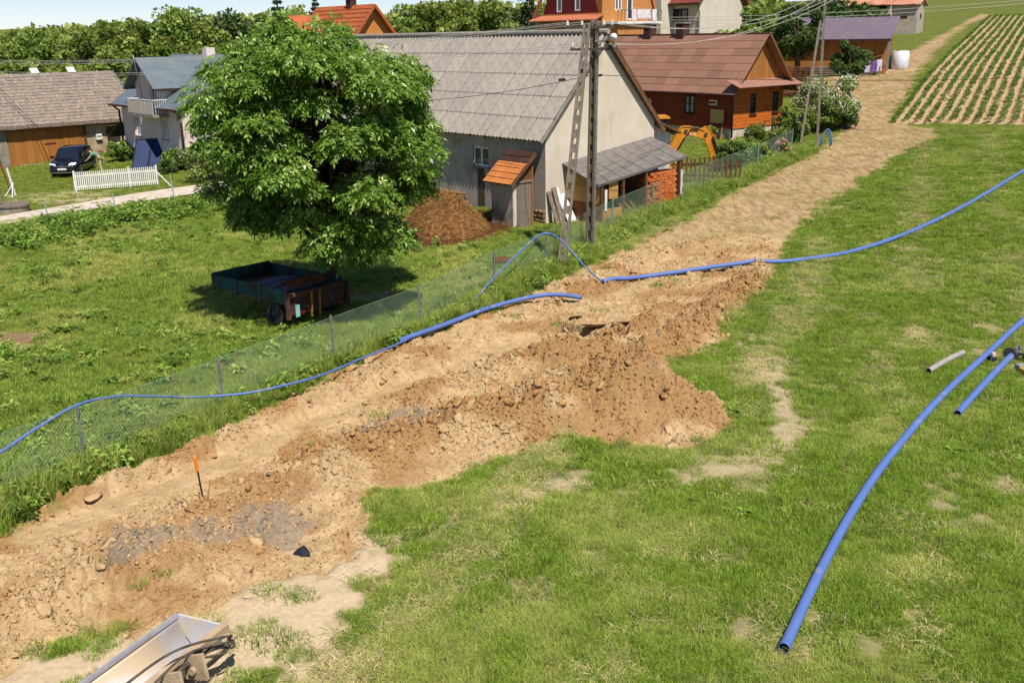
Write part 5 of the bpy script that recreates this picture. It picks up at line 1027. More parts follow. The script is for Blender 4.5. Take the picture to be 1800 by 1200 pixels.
# far forest on the skyline
g = np.random.default_rng(77); cl = []
for i in range(150):
    Y = 330+g.random()*40; px = 1480+g.random()*420; p = atY(px, 40, Y); z_ = zt(p.x, p.y); cl.append((p.x, p.y, z_+3+g.random()*7, 4+2*g.random()))
ob('forest', crown_mesh('forest', cl, 15000, 2.2, .8, LF_C, 3), None, None, kind='stuff', label='dark conifer wood on the skyline above the potato field', category='forest')
cl = []
for i in range(420):
    Y = 125+g.random()*60; px = -150+g.random()*1500; p = atY(px, 60, Y); z_ = zt(p.x, p.y); cl.append((p.x, p.y, z_+.5+g.random()*3.6*(1 if px < 560 else .8), 2.4+1.2*g.random()))
ob('woodland', crown_mesh('woodland', cl, 42000, .85, .75, LF_A, 4), None, None, kind='stuff', label='hazy belt of woodland behind the village gardens', category='woodland')

# ================================================================== CONCRETE POLES AND LINES
def leg(mb, base, top, w0=.24, w1=.16, ux=(1, 0, 0), dep=.13, hole=.62):
    """ladder-like reinforced concrete leg: two flanges joined by short webs"""
    base = Vector(base); top = Vector(top); t = (top-base); H = t.length; t.normalize(); u = Vector(ux); u = (u-t*u.dot(t)).normalized(); n = u.cross(t)
    for s_ in (-1, 1):
        a0, a1 = base+u*s_*w0/2, top+u*s_*w1/2; mb.bar(a0, a1, .075, dep, up=n)
    z = .1
    while z < H-.2:
        k = z/H; c = base+t*z; w = w0*(1-k)+w1*k; mb.box(c, (w, .3, dep*.5), Matrix((u, t, n)).transposed()); z += hole*(1-.35*k)
    return mb
PCON = M('pole_concrete', srgb(136, 124, 108), srgb(108, 98, 84), 4, .95, bump=.5, bscale=25); PDK = M('pole_web', srgb(96, 86, 74), srgb(76, 68, 58), 4, .95)
CER = M('ceramic', srgb(206, 200, 188), None, 4, .35); IRON = M('galvanised_iron', srgb(92, 86, 78), srgb(70, 64, 58), 5, .6, metal=.5)
pa, pb = at(985, 472), at(1037, 438); pt = atY(1041, 42, (pa.y+pb.y)/2)
p1 = thing('concrete_pole', 'tall concrete A-frame power pole in front of the cream gable', 'power pole', pb)
rel = lambda q: Vector(q)-pb
ob('raking_leg', leg(MB(), rel(pa)-Vector((0, 0, .4)), rel(pt)+Vector((-.18, -.05, .0)), .24, .17, (1, -.4, 0)), PCON, p1); ob('upright_leg', leg(MB(), Vector((0, 0, -.4)), rel(pt)+Vector((.10, .05, .1)), .26, .19, (.8, -.5, 0), .17), PCON, p1)
ob('upright_web', MB().bar(Vector((0, .03, -.3)), rel(pt)+Vector((.10, .07, 0)), .12, .05), PDK, p1)  # same concrete toned darker: recess shade put into the web colour
tz = rel(pt); mb = MB(); mb.bar(tz+Vector((-.95, .1, -.12)), tz+Vector((.75, -.1, -.12)), .09, .09); mb.bar(tz+Vector((-.75, .1, -.85)), tz+Vector((.85, -.1, -.85)), .08, .08); ob('crossarm', mb, IRON, p1)
INS = []
for zz, xs_ in ((-.12, (-.85, -.35, .4, .68)), (-.85, (-.68, .35, .75))):
    for x in xs_: q = tz+Vector((x, -.1*x, zz+.05)); ob('insulator', MB().lathe([(.01, 0), (.05, 0), (.06, .06), (.035, .09), (.055, .13), (.01, .18)], 10, q), CER, p1, True); INS.append(pb+q+Vector((0, 0, .13)))
lm = MB(); lm.tube([tz+Vector((.1, 0, -.6)), tz+Vector((.5, -.1, -.55)), tz+Vector((.75, -.2, -.35))], .03, 6); ob('lamp_arm', lm, TIN, p1); ob('street_lamp_head', MB().lathe([(.01, -.3), (.09, -.28), (.13, 0), (.12, .15), (.01, .22)], 12, tz+Vector((.72, -.25, -.45)), 'y'), WHITE, p1, True)
ob('junction_box', MB().box(tz+Vector((-.35, 0, -1.5)), (.12, .12, .3)), PDK, p1)
qa, qb = at(1405, 262), at(1436, 258); qt = atY(1449, 2, (qa.y+qb.y)/2+.2)
p2 = thing('concrete_pole', 'second concrete A-frame pole beside the white blossoming shrub', 'power pole', qb); rel2 = lambda q: Vector(q)-qb
ob('raking_leg', leg(MB(), rel2(qa)-Vector((0, 0, .4)), rel2(qt)+Vector((-.12, 0, -1.0)), .2, .14, (.3, 1, 0)), PCON, p2); ob('upright_leg', leg(MB(), Vector((0, 0, -.4)), rel2(qt)+Vector((.05, 0, .2)), .2, .14, (.3, 1, 0)), PCON, p2)
t2 = rel2(qt); ob('crossarm', MB().bar(t2+Vector((-.9, .2, -.05)), t2+Vector((.7, -.2, -.05)), .08, .08).bar(t2+Vector((-.7, .2, .3)), t2+Vector((.5, -.2, .3)), .08, .08), IRON, p2); IN2 = []
for x, z_ in ((-.8, 0), (-.3, 0), (.3, 0), (.6, 0), (-.6, .35), (.4, .35)): q = t2+Vector((x, -.2*x, z_)); ob('insulator', MB().lathe([(.01, 0), (.05, 0), (.06, .06), (.035, .09), (.055, .13), (.01, .18)], 8, q), CER, p2, True); IN2.append(qb+q+Vector((0, 0, .13)))
hs = MB()
for i in range(4):
    P_ = []
    for k in range(13): a = k/12*math.pi; P_.append(rel2(at(1440, 262))+Vector((.28*math.cos(a)+.25+.03*i, -.1-.03*i, .1+.85*math.sin(a)+.05*i)))
    hs.tube(P_, .022, 6)
coil = ob('hanging_hose', hs, M('pale_blue_hose', srgb(112, 140, 176), None, 4, .5), None, True, label='coil of pale blue hose hung at the foot of the second pole', category='hose'); coil.location = qb
def wire(a, b, sag, r, mat, label, n=20):
    a = Vector(a); b = Vector(b); P = [a.lerp(b, i/n)-Vector((0, 0, sag*4*(i/n)*(1-i/n))) for i in range(n+1)]; return solo('overhead_wire', MB().tube(P, r, 5), mat, label, 'wire')
WIR = M('aluminium_wire', srgb(196, 190, 178), None, 3, .5); WDK = M('black_cable', srgb(34, 32, 32), None, 3, .7)
ORD = ['topmost', 'second', 'third', 'fourth', 'lowest']
for i, (k, py) in enumerate(((0, 104), (1, 107), (2, 111), (4, 123), (5, 127))):
    wire(INS[k], atY(-60, py, 72), .55, .011, WIR, f'{ORD[i]} pale power line running left from the cream gable pole over the pink house')
for i, (a_, b_) in enumerate(((2, 0), (3, 2), (5, 3), (6, 1))): wire(INS[a_], IN2[b_], .75, .010, WIR, f'{ORD[i]} power line sagging between the two concrete poles')
for i, k in enumerate((2, 3)): wire(IN2[k], Vector(IN2[k])+Vector((26, 34, 5.2+i*.1)), .4, .010, WIR, f'{("upper", "lower")[i]} power line climbing from the second pole towards the skyline')
for i, (y0, y1) in enumerate(((31, 0), (35, 5))): wire(atY(1128, y0, 84), atY(1900, y1-8, 70), .35+.1*i, .014, WIR, f'{("upper", "lower")[i]} of two thick pale cables from the cream house across the upper right')
ca = pb+rel(atY(1041, 132, pb.y)); cw = wire(ca, atY(1900, 132, 60), .25, .012, WDK, 'thin black cable running right from the front pole across the potato rows')
wire(ca, atY(680, 178, 50), .25, .012, WDK, 'black cable running left from the front pole across the grey barn roof')
for nm, k, lb in (('left', -1, 'black cable splice sleeve just left of the front concrete pole'), ('right', 1, 'black cable splice sleeve just right of the front concrete pole')):
    c_ = ca+Vector((k*(.25 if k > 0 else 1.1), 0, -.03 if k > 0 else -.16)); solo('splice_sleeve', MB().tube([c_-Vector((.13, 0, .0)), c_-Vector((.11, 0, 0)), c_+Vector((.11, 0, .02)), c_+Vector((.13, 0, .02))], [.02, .045, .045, .02], 8), WDK, lb, 'cable splice', True)

# ================================================================== FENCES
NET = M('green_grey_netting', srgb(128, 148, 122), srgb(106, 128, 104), 3, .6); POSTM = M('galvanised_post', srgb(134, 136, 132), srgb(90, 92, 88), 8, .6, metal=.3)
fpx = [(-90,915),(150,822),(394,722),(588,640),(741,577),(868,508),(960,468),(1075,405),(1148,372),(1225,340),(1330,298),(1390,268)]
FPT = [at(*p) for p in fpx]; wf = thing('wire_fence', 'green grey chain-link fence on thin metal posts beside the dug strip', 'fence', FPT[1])
def netpanel(a, b, h, sp=.062, r=.0028):
    a = Vector(a); b = Vector(b); L = Vector((b.x-a.x, b.y-a.y, 0)).length; P = lambda s, z: a.lerp(b, s/L)+Vector((0, 0, z)); mb = MB(); nn = Vector((-(b-a).y, (b-a).x, 0)).normalized()
    def strip(p, q, r_):
        d = (q-p).normalized(); s_ = d.cross(nn)*r_; o_ = nn*r_; mb.add([p+s_, p-s_*.5+o_, p-s_*.5-o_, q+s_, q-s_*.5+o_, q-s_*.5-o_], [(0, 1, 4, 3), (1, 2, 5, 4), (2, 0, 3, 5)])
    c = -h
    while c < L:
        s0 = max(c, 0); s1 = min(c+h, L)
        if s1-s0 > .02: strip(P(s0, s0-c), P(s1, s1-c), r); strip(P(s0, h-(s0-c)), P(s1, h-(s1-c)), r)
        c += sp*1.414
    for z in (.02, h): strip(P(0, z), P(L, z), r*1.4)
    return mb
for i, p in enumerate(FPT):
    o_ = p-FPT[1]; hgt = 1.27; tl_ = Vector((random.uniform(-.05, .05), random.uniform(-.03, .03), 0)); ob('post', MB().tube([o_-Vector((0, 0, .4)), o_+Vector((0, 0, hgt+.04))+tl_], .03, 8), POSTM if i < 7 else M('green_post', srgb(110, 142, 122), None, 6, .6) if i == 7 else bpy.data.materials['green_post'], wf)
    if i+1 < len(FPT): ob('netting', netpanel(o_+Vector((0, 0, .05)), FPT[i+1]-FPT[1]+Vector((0, 0, .05)), 1.2), NET, wf)
# white picket fence by the car
wa, wb = at(133, 337), at(277, 326); wp_ = thing('picket_fence', 'white picket fence section in front of the parked black car', 'fence', wa); d_ = wb-wa; nP = 42
for i in range(nP):
    q = d_*(i/(nP-1)); ob('picket', MB().bar(q+Vector((0, 0, .06)), q+Vector((0, 0, 1.08)), .055, .02, up=(d_.y, -d_.x, 0)), WHITE, wp_)
for z in (.25, .85): ob('rail', MB().bar(Vector((0, .03, z)), d_+Vector((0, .03, z)), .03, .07), WHITE, wp_)
for k in (0, .66, 1): ob('post', MB().bar(d_*k+Vector((0, .08, -.2)), d_*k+Vector((0, .08, 1.15)), .09), WHITE, wp_)
ob('brace', MB().bar(d_+Vector((0, .1, .75)), d_+Vector((.9, -.4, 0)), .05), WHITE, wp_)
ga = at(28, 345); gt = thing('gate_post', 'white braced gate post with hanging wire at the left edge', 'gate post', ga); ob('post', MB().bar((0, 0, -.1), (-.25, 0, 1.55), .08), WHITE, gt); ob('brace', MB().bar((-.05, 0, .7), (-.55, -.1, 0), .05), WHITE, gt); ob('brace', MB().bar((-.05, 0, .75), (.05, -.5, 0), .05), WHITE, gt); ob('foot_rail', MB().bar((-.6, -.1, .05), (.1, -.5, .05), .04), WHITE, gt)
solo('fence_stake', MB().bar((0, 0, -.1), (-.35, 0, 1.7), .07), WOODB, 'leaning brown wooden stake left of the white gate post', 'stake', loc=at(20, 340))
solo('fence_stake', MB().bar((0, 0, -.1), (-.22, 0, 1.5), .08), WOODG, 'pale leaning stake at the very left edge beside the well cover', 'stake', loc=at(10, 374))
wc = thing('well_cover', 'low grey concrete well cover beside the gravel lane', 'well cover', at(22, 372), R(20)); ob('ring', MB().lathe([(.01, -.1), (.8, -.1), (.8, .3), (.01, .3)], 20), CONC, wc); ob('lid', MB().lathe([(.01, .3), (.86, .3), (.86, .38), (.01, .4)], 20), WOODG, wc)
LGP = M('pale_green_post', srgb(150, 168, 150), srgb(126, 150, 132), 5, .6)
for px, py, lb in ((90, 403, 'pale thin metal post nearest the left by the gravel lane'), (208, 386, 'thin green metal post in the middle by the gravel lane'), (307, 348, 'thin metal post furthest right along the gravel lane')): solo('metal_post', MB().tube([(0, 0, -.2), (-.12, 0, 1.25)], .03, 8), LGP, lb, 'post', loc=at(px, py))
solo('paving_stone', MB().lathe([(.01, .1), (.62, .1), (.68, .04), (.6, -.1)], 9), CONC, 'flat pale concrete slab lying in the weeds below the lane', 'slab', loc=at(122, 397))
# brown picket fence in the garden
ba_, bb_ = at(1175, 318), at(1296, 342); bf = thing('picket_fence', 'dark brown picket fence in front of the yellow digger', 'fence', ba_); d_ = at(1300, 322)-ba_; nP = 17
for i in range(nP):
    q = d_*(i/(nP-1)); q = q+Vector((0, 0, zt(ba_.x+q.x, ba_.y+q.y)-ba_.z-q.z)); ob('picket', MB().bar(q+Vector((0, 0, .03)), q+Vector((random.uniform(-.03, .03), 0, 1.15+random.uniform(-.06, .08))), .1, .025, up=(d_.y, -d_.x, 0)), WOODB, bf)
for z in (.3, .8): ob('rail', MB().bar(Vector((0, .04, z)), d_+Vector((0, .04, z)), .04, .09), WOODB, bf)

# ================================================================== BLUE WATER PIPES
BLUE = M('blue_polyethylene', srgb(80, 104, 160), srgb(88, 112, 166), 2, .5, spec=.35, c3=srgb(132, 138, 152), s3=1.6, t3=.6)
def spline(P, k=10):
    P = [Vector(p) for p in P]; Q = [P[0]*2-P[1]]+P+[P[-1]*2-P[-2]]; out = []
    for i in range(1, len(Q)-2):
        for j in range(k):
            t = j/k; a, b, c, d = Q[i-1:i+3]; out.append(.5*((2*b)+(c-a)*t+(2*a-5*b+4*c-d)*t*t+(3*b-a-3*c+d)*t**3))
    return out+[P[-1]]
def pipe(name, label, px, r, mat=BLUE, relz=True, open_end=True):
    P = []
    for q in px:
        p = at(q[0], q[1], q[2] if len(q) > 2 else r)
        if len(q) < 3: p.z = gz1(p.x, p.y)+r*1.35
        P.append(p)
    P = spline(P, 8)
    if len(px[0]) < 3:
        for p in P: p.z = max(p.z, gz1(p.x, p.y)+r*.95)
        for _ in range(3): P = [P[0]]+[Vector((b.x, b.y, max(b.z, (a.z+b.z*2+c.z)/4))) for a, b, c in zip(P, P[1:], P[2:])]+[P[-1]]
    o = P[0].copy(); t_ = thing(name, label, 'pipe', o); mb = MB(); PL = [p-o for p in P]; mb.tube(PL, r, 14, cap=False)
    ob('wall', mb, mat, t_, True); mb = MB(); mb.tube(PL, r*.88, 14, cap=False); mb.f = [f[::-1] for f in mb.f]; ob('bore', mb, mat if 0 else M('pipe_bore', srgb(40, 58, 100), None, 3, .6) if 'pipe_bore' not in bpy.data.materials else bpy.data.materials['pipe_bore'], t_, True)
    mb = MB()
    for E_, D_ in ((PL[0], (PL[1]-PL[0]).normalized()), (PL[-1], (PL[-1]-PL[-2]).normalized())):
        u_ = D_.orthogonal().normalized(); w_ = D_.cross(u_); vs = []
        for j in range(14):
            a = 6.2832*j/14; q = u_*math.cos(a)+w_*math.sin(a); vs += [E_+q*r, E_+q*r*.88]
        mb.add(vs, [(2*j, (2*j+2) % 28, (2*j+3) % 28, 2*j+1) for j in range(14)])
    ob('rim', mb, mat, t_); return t_
pipe('water_pipe', 'thick blue pipe curving across the mown meadow with open end in front', [(1378,1140),(1440,1008),(1500,898),(1560,812),(1650,702),(1740,620),(1800,563),(1890,490)], .078)
pipe('water_pipe', 'short straight blue pipe beside the welding clamp at the right edge', [(1683,728),(1735,672),(1785,619)], .078)
pipe('pipe_offcut', 'short pale grey pipe offcut lying in the meadow', [(1632,654),(1662,638),(1692,623)], .07, M('grey_dusty_pipe', srgb(156, 148, 140), srgb(140, 132, 126), 3, .7))
pipe('water_pipe', 'long blue pipe from the dug strip up across the meadow', [(1060,495),(1150,484),(1300,467),(1400,459),(1500,441),(1600,409),(1700,361),(1800,301),(1920,225)], .075)
pipe('water_pipe', 'blue pipe bowed upward beside the fence ending over the pit', [(700,599,.14),(780,571,.14),(860,541,.12),(940,521,.2),(985,518,.22),(1022,523,.16)], .07)
pipe('supply_hose', 'thin blue pipe draped along the wire fence and looping over a post', [(-80,842,.9),(0,795,1.0),(60,755,1.15),(135,712,1.31),(200,697,1.12),(260,696,.85),(330,698,.5),(393,695,.45),(450,688,.45),(520,672,.42),(560,661,.36),(600,645,.28),(640,628,.2),(700,604,.12),(760,575,.1),(805,552,.1),(840,520,.3),(880,475,.75),(920,437,1.1),(945,415,1.3),(961,410,1.34),(978,416,1.25),(1000,437,.95),(1030,470,.4),(1058,495,.08)], .028)
a_ = at(968, 522, .25); solo('signal_cable', MB().tube(spline([a_, a_+Vector((.18, .1, -.15)), a_+Vector((.3, .1, -.6)), a_+Vector((.32, .05, -1.2))], 6), .014, 6), WDK, 'black cable hanging into the open pit', 'cable')
# pipe welding clamp and tools at the right edge
wm = at(1775, 628); wz = thing('pipe_welding_clamp', 'steel pipe welding clamp with cables at the right edge of the meadow', 'welding clamp', (wm.x, wm.y, gz1(wm.x, wm.y)), R(-40))
for i in range(4): ob('clamp_ring', MB().lathe([(.11, -.02), (.17, -.02), (.17, .02), (.11, .02), (.11, -.02)], 16, (.15+.17*i, .05, .2), 'x'), TIN, wz)
for y in (-.12, .22): ob('guide_rod', MB().tube([(.05, y, .2), (.8, y, .2)], .02, 8), TIN, wz)
ob('base_frame', MB().lo((.05, -.18, 0), (.8, -.12, .06)).lo((.05, .22, 0), (.8, .28, .06)).lo((.1, -.12, .01), (.16, .22, .05)).lo((.7, -.12, .01), (.76, .22, .05)), IRON, wz); ob('heater_plate', MB().lathe([(.01, -.015), (.15, -.015), (.15, .015), (.01, .015)], 16, (.02, -.2, .16), 'y'), IRON, wz); ob('motor', MB().lo((.85, -.1, .05), (1.1, .15, .3)), M('orange_motor', srgb(190, 96, 44), None, 4, .5), wz)
cb = MB(); gg = random.Random(4)
for i in range(4): cb.tube(spline([(.9+gg.uniform(-.6, .2), gg.uniform(-.4, .4), .05+.1*gg.random()) for _ in range(6)], 5), .012, 5)
ob('cables', cb, WDK, wz)
tb = at(1800, 662); tbx = thing('tool_case', 'yellow and grey tool case lying at the right edge of the meadow', 'tool case', (tb.x+.15, tb.y, gz1(tb.x, tb.y)), R(10)); ob('body', MB().lo((-.22, -.15, 0), (.3, .15, .16)), M('yellow_plastic', srgb(190, 146, 40), None, 4, .5), tbx); ob('lid', MB().lo((-.2, .16, .02), (.32, .34, .2)), M('grey_plastic', srgb(150, 148, 142), None, 4, .5), tbx); ob('handle', MB().tube([(-.1, -.15, .08), (-.1, -.22, .08), (.15, -.22, .08), (.15, -.15, .08)], .012, 6), WDK, tbx)
cp_ = at(1742, 638); cpl = thing('pipe_tap_collar', 'small dark fitting with white cap under the thick blue pipe', 'pipe fitting', (cp_.x, cp_.y, gz1(cp_.x, cp_.y)+.05), R(30)); ob('collar', MB().lathe([(.06, -.06), (.10, -.06), (.10, .06), (.06, .06)], 14, (0, 0, .05), 'x'), M('navy_plastic', srgb(34, 40, 60), None, 4, .5), cpl, True); ob('cap', MB().lathe([(.01, .12), (.05, .12), (.05, .22), (.01, .22)], 12, (.02, -.02, 0)), M('orange_white_cap', srgb(210, 170, 150), srgb(220, 214, 206), 9, .5), cpl)

# ================================================================== SMALL THINGS ON THE DUG STRIP
mk = at(362, 903); mk.z = gz1(mk.x, mk.y); mkr = thing('marker_stake', 'black marker stake with a bright orange top standing in the soil', 'stake', mk); ob('stick', MB().tube([(0, 0, -.2), (-.06, 0, .62)], .017, 8), WDK, mkr); ob('orange_tip', MB().tube([(-.06, 0, .6), (-.08, 0, .86), (-.095, 0, .9)], [.032, .03, .004], 8), M('signal_orange', srgb(232, 130, 22), None, 3, .5), mkr)
solo('stick', MB().tube([(0, 0, -.05), (.08, .1, .35)], .012, 6), WOODO, 'thin pale twig stuck in soil at the orange marker', 'stick', loc=mk+Vector((.03, 0, 0)))
ps_ = at(530, 966); ps_.z = gz1(ps_.x, ps_.y)+.03; vs = [(-.16, -.05, 0), (.02, .11, .1), (.16, -.09, 0), (.03, -.13, .02), (0, 0, .09), (.13, .0, .05), (-.09, .04, .06)]; solo('plastic_scrap', MB().add(vs, [(0, 3, 4, 6), (3, 2, 5, 4), (6, 4, 1), (4, 5, 1)]), M('black_plastic_scrap', srgb(38, 38, 44), None, 5, .45), 'crumpled scrap of black plastic lying on the bare soil', 'scrap', loc=ps_)
# clods
g = np.random.default_rng(12)
ico = MB(); fi = (1+5**.5)/2; iv = np.array([(-1,fi,0),(1,fi,0),(-1,-fi,0),(1,-fi,0),(0,-1,fi),(0,1,fi),(0,-1,-fi),(0,1,-fi),(fi,0,-1),(fi,0,1),(-fi,0,-1),(-fi,0,1)])/1.9; ifc = np.array([(0,11,5),(0,5,1),(0,1,7),(0,7,10),(0,10,11),(1,5,9),(5,11,4),(11,10,2),(10,7,6),(7,1,8),(3,9,4),(3,4,2),(3,2,6),(3,6,8),(3,8,9),(4,9,5),(2,4,11),(6,2,10),(8,6,7),(9,8,1)])
m, t, b = newmat('clod_earth'); at_ = N(t, 'ShaderNodeAttribute', attribute_name='shade', attribute_type='INSTANCER'); at2 = N(t, 'ShaderNodeAttribute', attribute_name='tint')
c = ramp(t, math_(t, 'ADD', at_.outputs['Fac'], at2.outputs['Fac']), [(.0, srgb(106, 100, 92)), (.1, srgb(132, 116, 94)), (.16, srgb(160, 130, 90)), (.42, srgb(178, 150, 110)), (.6, srgb(158, 120, 76)), (.9, srgb(140, 100, 58))])
c = mixc(t, ramp(t, noise(t, 3, 4), [(.4, 0.), (.75, .25)]), c, srgb(190, 164, 124)); t.links.new(c, b.inputs['Base Color']); b.inputs['Roughness'].default_value = .95; b.inputs['Specular IOR Level'].default_value = .1
CLOD = m
def ico2():
    V = [tuple(v) for v in iv]; F = []; mid = {}
    def md(a, b):
        k = (min(a, b), max(a, b))
        if k not in mid: p = (np.array(V[a])+np.array(V[b]))/2; mid[k] = len(V); V.append(tuple(p/np.linalg.norm(p)))
        return mid[k]
    for a, b, c in ifc: ab, bc, ca = md(a, b), md(b, c), md(c, a); F += [(a, ab, ca), (b, bc, ab), (c, ca, bc), (ab, bc, ca)]
    return np.array(V), np.array(F)
IV2, IF2 = ico2()
def clodobj(k):
    g = np.random.default_rng(200+k); V = IV2/np.linalg.norm(IV2, axis=1, keepdims=True)
    for _ in range(9):   # hack flat faces off a ball, as broken clay has
        n = g.normal(size=3); n /= np.linalg.norm(n); d = .3+.35*g.random(); q = V@n; V = V-np.outer(np.maximum(0, q-d), n)
    V = V*(1+g.normal(size=(len(V), 1))*.13)*np.array([1, .75+.3*g.random(), .6+.25*g.random()])
    return bpy.data.objects.new('clod', npmesh('clod', V, IF2, dict(tint=g.normal(size=len(V))*.03), CLOD, fsize=3))
CLT = [clodobj(k) for k in range(9)]
def clodfield(name, label, n, dens, smin, smax, pw, seed, up=.1):
    g = np.random.default_rng(seed); x = -10.5+20.5*g.random(n); y = 10+31*g.random(n); kk = infront(x, y); x, y = x[kk], y[kk]; h_, l_, s_, d_, st_, b_, m_ = relief(x, y)
    cl_ = .35+.9*sstep(.4, .6, fbm(x*1.3+77, y*1.3, 3)); k = g.random(len(x)) < d_*(1-st_)*dens(l_, s_)*cl_; x, y, l_, s_ = x[k], y[k], l_[k], s_[k]; sz = smin+(smax-smin)*g.random(len(x))**pw
    gr = np.zeros(len(x)); 
    for a_, b_, r_ in GREYP: gr = np.maximum(gr, np.exp(-((x-a_)**2+(y-b_)**2)/r_**2))
    tone = np.clip(.30+.45*orangef(x, y, l_, s_)*(.7+.3*g.random(len(x)))+g.normal(size=len(x))*.07-gr*.5*(g.random(len(x)) < .8), 0, 1)
    o = scatter(name, label, 'clods', x, y, zter(x, y)+h_[kk][k] if 0 else gz(x, y)+sz*up, CLT, sz, g, tone, 1.0); print(name, len(x)); return o
clodfield('soil_crumbs', 'small crumbs of tan and orange clay all over the dug strip', 260000, lambda l, s: (.34+.75*l)*(1-.72*s), .014, .06, 2.0, 13)
clodfield('soil_clods', 'fist sized clods of broken clay over the heap and dug strip', 75000, lambda l, s: (.06+.5*l)*(1-.85*s), .04, .16, 3.0, 14, -.02)
for i, (px, py, s_, lb) in enumerate(((1183,778,.2,'largest round clod at the toe of the earth heap'),(165,868,.22,'big flat tan clod at the fence side near the left edge'),(298,932,.2,'flat brown slab of clay left of the orange marker'),(215,1112,.13,'pale stone left of the digger bucket'),(985,752,.17,'brown clod in the middle of the earth heap front'),(480,838,.13,'grey blue clay lump right of the orange marker'))):
    p = at(px, py); q = iv*(1+np.random.default_rng(i).normal(size=(12, 1))*.15)*np.array([1.2, .9, .55])*s_; me = CLT[i].data.copy(); me.name = 'earth_clod'; me.attributes['tint'].data.foreach_set('value', np.full(len(me.vertices), (.42, .4, .6, .38, .62, .06)[i], np.float32)); solo('earth_clod', me, None, lb, 'clod', loc=(p.x, p.y, gz1(p.x, p.y)+s_*.12)).scale = (s_, s_, s_*.8)

for i, (px, py, s_, rz, lb) in enumerate(((1048,572,.42,.5,'overhanging slab of turf and clay on the rim of the pit'),(1010,556,.3,1.2,'tilted clay slab at the left rim of the pit'),(1092,578,.3,2.1,'grassy clay lump at the right end of the pit'))):
    p = at(px, py); me = CLT[i+2].data.copy(); me.name = 'clay_lump'; me.attributes['tint'].data.foreach_set('value', np.full(len(me.vertices), .5, np.float32)); q = solo('clay_lump', me, None, lb, 'clay slab', loc=(p.x, p.y, gz1(p.x, p.y)+.12)); q.scale = (s_*1.5, s_, s_*.45); q.rotation_euler = (R(-18), R(8), rz)
# ================================================================== DIGGER BUCKET, lower left
bk = at(310, 1078, .55); bk = Vector((bk.x, bk.y, 0)); bk.z = gz1(bk.x, bk.y); yd = Vector((-.42, -.91)).normalized(); bkt = thing('grading_bucket', 'muddy grey steel grading bucket with hydraulic hoses at the lower left', 'digger bucket', bk, math.atan2(-yd.x, yd.y))
# local y runs along the bucket, local -x is towards the back
STL = M('muddy_worn_steel', srgb(204, 202, 204), srgb(188, 184, 182), 2, .5, metal=.05, c3=srgb(206, 184, 152), s3=1.3, t3=.46); MUD = M('dried_mud', srgb(188, 164, 132), srgb(160, 136, 106), 4, .95, bump=.6)
sgn = 1 if (Matrix.Rotation(math.atan2(-yd.x, yd.y), 2) @ Vector((1, 0))).dot(Vector((.8, -.5))) > 0 else -1
pr_ = [(0, .55), (.03, .44), (.09, .27), (.2, .13), (.36, .07), (.52, .09), (.66, .2), (.75, .38), (.80, .58)]; BL = 2.0
mb = MB(); n = len(pr_); vs = [(sgn*a, y_, z_) for y_ in (0, BL) for a, z_ in pr_]+[(sgn*(a+(.012 if i > 4 else -.012)), y_, z_-.025) for y_ in (0, BL) for i, (a, z_) in enumerate(pr_)]
fs = [(i, i+1, n+i+1, n+i) for i in range(n-1)]+[(2*n+i, 3*n+i, 3*n+i+1, 2*n+i+1) for i in range(n-1)]+[(0, n, 3*n, 2*n), (n-1, 3*n-1, 4*n-1, 2*n-1)]+[(i, 2*n+i, 2*n+i+1, i+1) for i in range(n-1)]+[(n+i, n+i+1, 3*n+i+1, 3*n+i) for i in range(n-1)]; mb.add(vs, fs); ob('shell', mb, STL, bkt, True)
for y_ in (-.012, BL+.012): ob('side_plate', MB().slab([(sgn*a, y_, z_) for a, z_ in pr_], (0, 1, 0), .03), STL, bkt)
ob('cutting_edge', MB().lo((-.035*1, 0, .52), (.012, BL, .575)), M('bright_worn_edge', srgb(214, 212, 210), None, 4, .35, metal=.6), bkt)
ob('back_beam', MB().lo((sgn*.77, -.02, .52), (sgn*.89, BL+.02, .62)), MUD, bkt); ob('inner_rib', MB().slab([(sgn*a, 1.02, z_+.03) for a, z_ in pr_[4:]], (0, 1, 0), .02), STL, bkt)
ob('hitch_plate', MB().slab([(sgn*.9, .85, .35), (sgn*1.25, .85, .42), (sgn*1.2, .85, .78), (sgn*.9, .85, .66)], (0, 1, 0), .05).slab([(sgn*.9, 1.25, .35), (sgn*1.25, 1.25, .42), (sgn*1.2, 1.25, .78), (sgn*.9, 1.25, .66)], (0, 1, 0), .05), MUD, bkt); ob('hydraulic_cylinder', MB().tube([(sgn*1.02, .2, .5), (sgn*1.05, .9, .52)], .05, 10).tube([(sgn*1.0, .02, .5), (sgn*1.02, .2, .5)], .025, 8), MUD, bkt)
for i, (ya, yb, zz) in enumerate(((.15, 1.6, .75), (.1, 1.1, .66), (.2, 1.5, .6), (.05, .8, .58), (.12, 1.9, .84))): ob('hose', MB().tube(spline([(sgn*.98, ya, .5), (sgn*1.12, ya+.15, zz*.8), (sgn*(1.0-.1*(i == 4)), (ya+yb)/2, zz), (sgn*(.95-.25*(i == 4)), yb, zz*.85)], 7), .017, 7), M('dusty_hose', srgb(96, 86, 74), srgb(52, 48, 44), 8, .8) if i == 0 else bpy.data.materials['dusty_hose'], bkt, True)

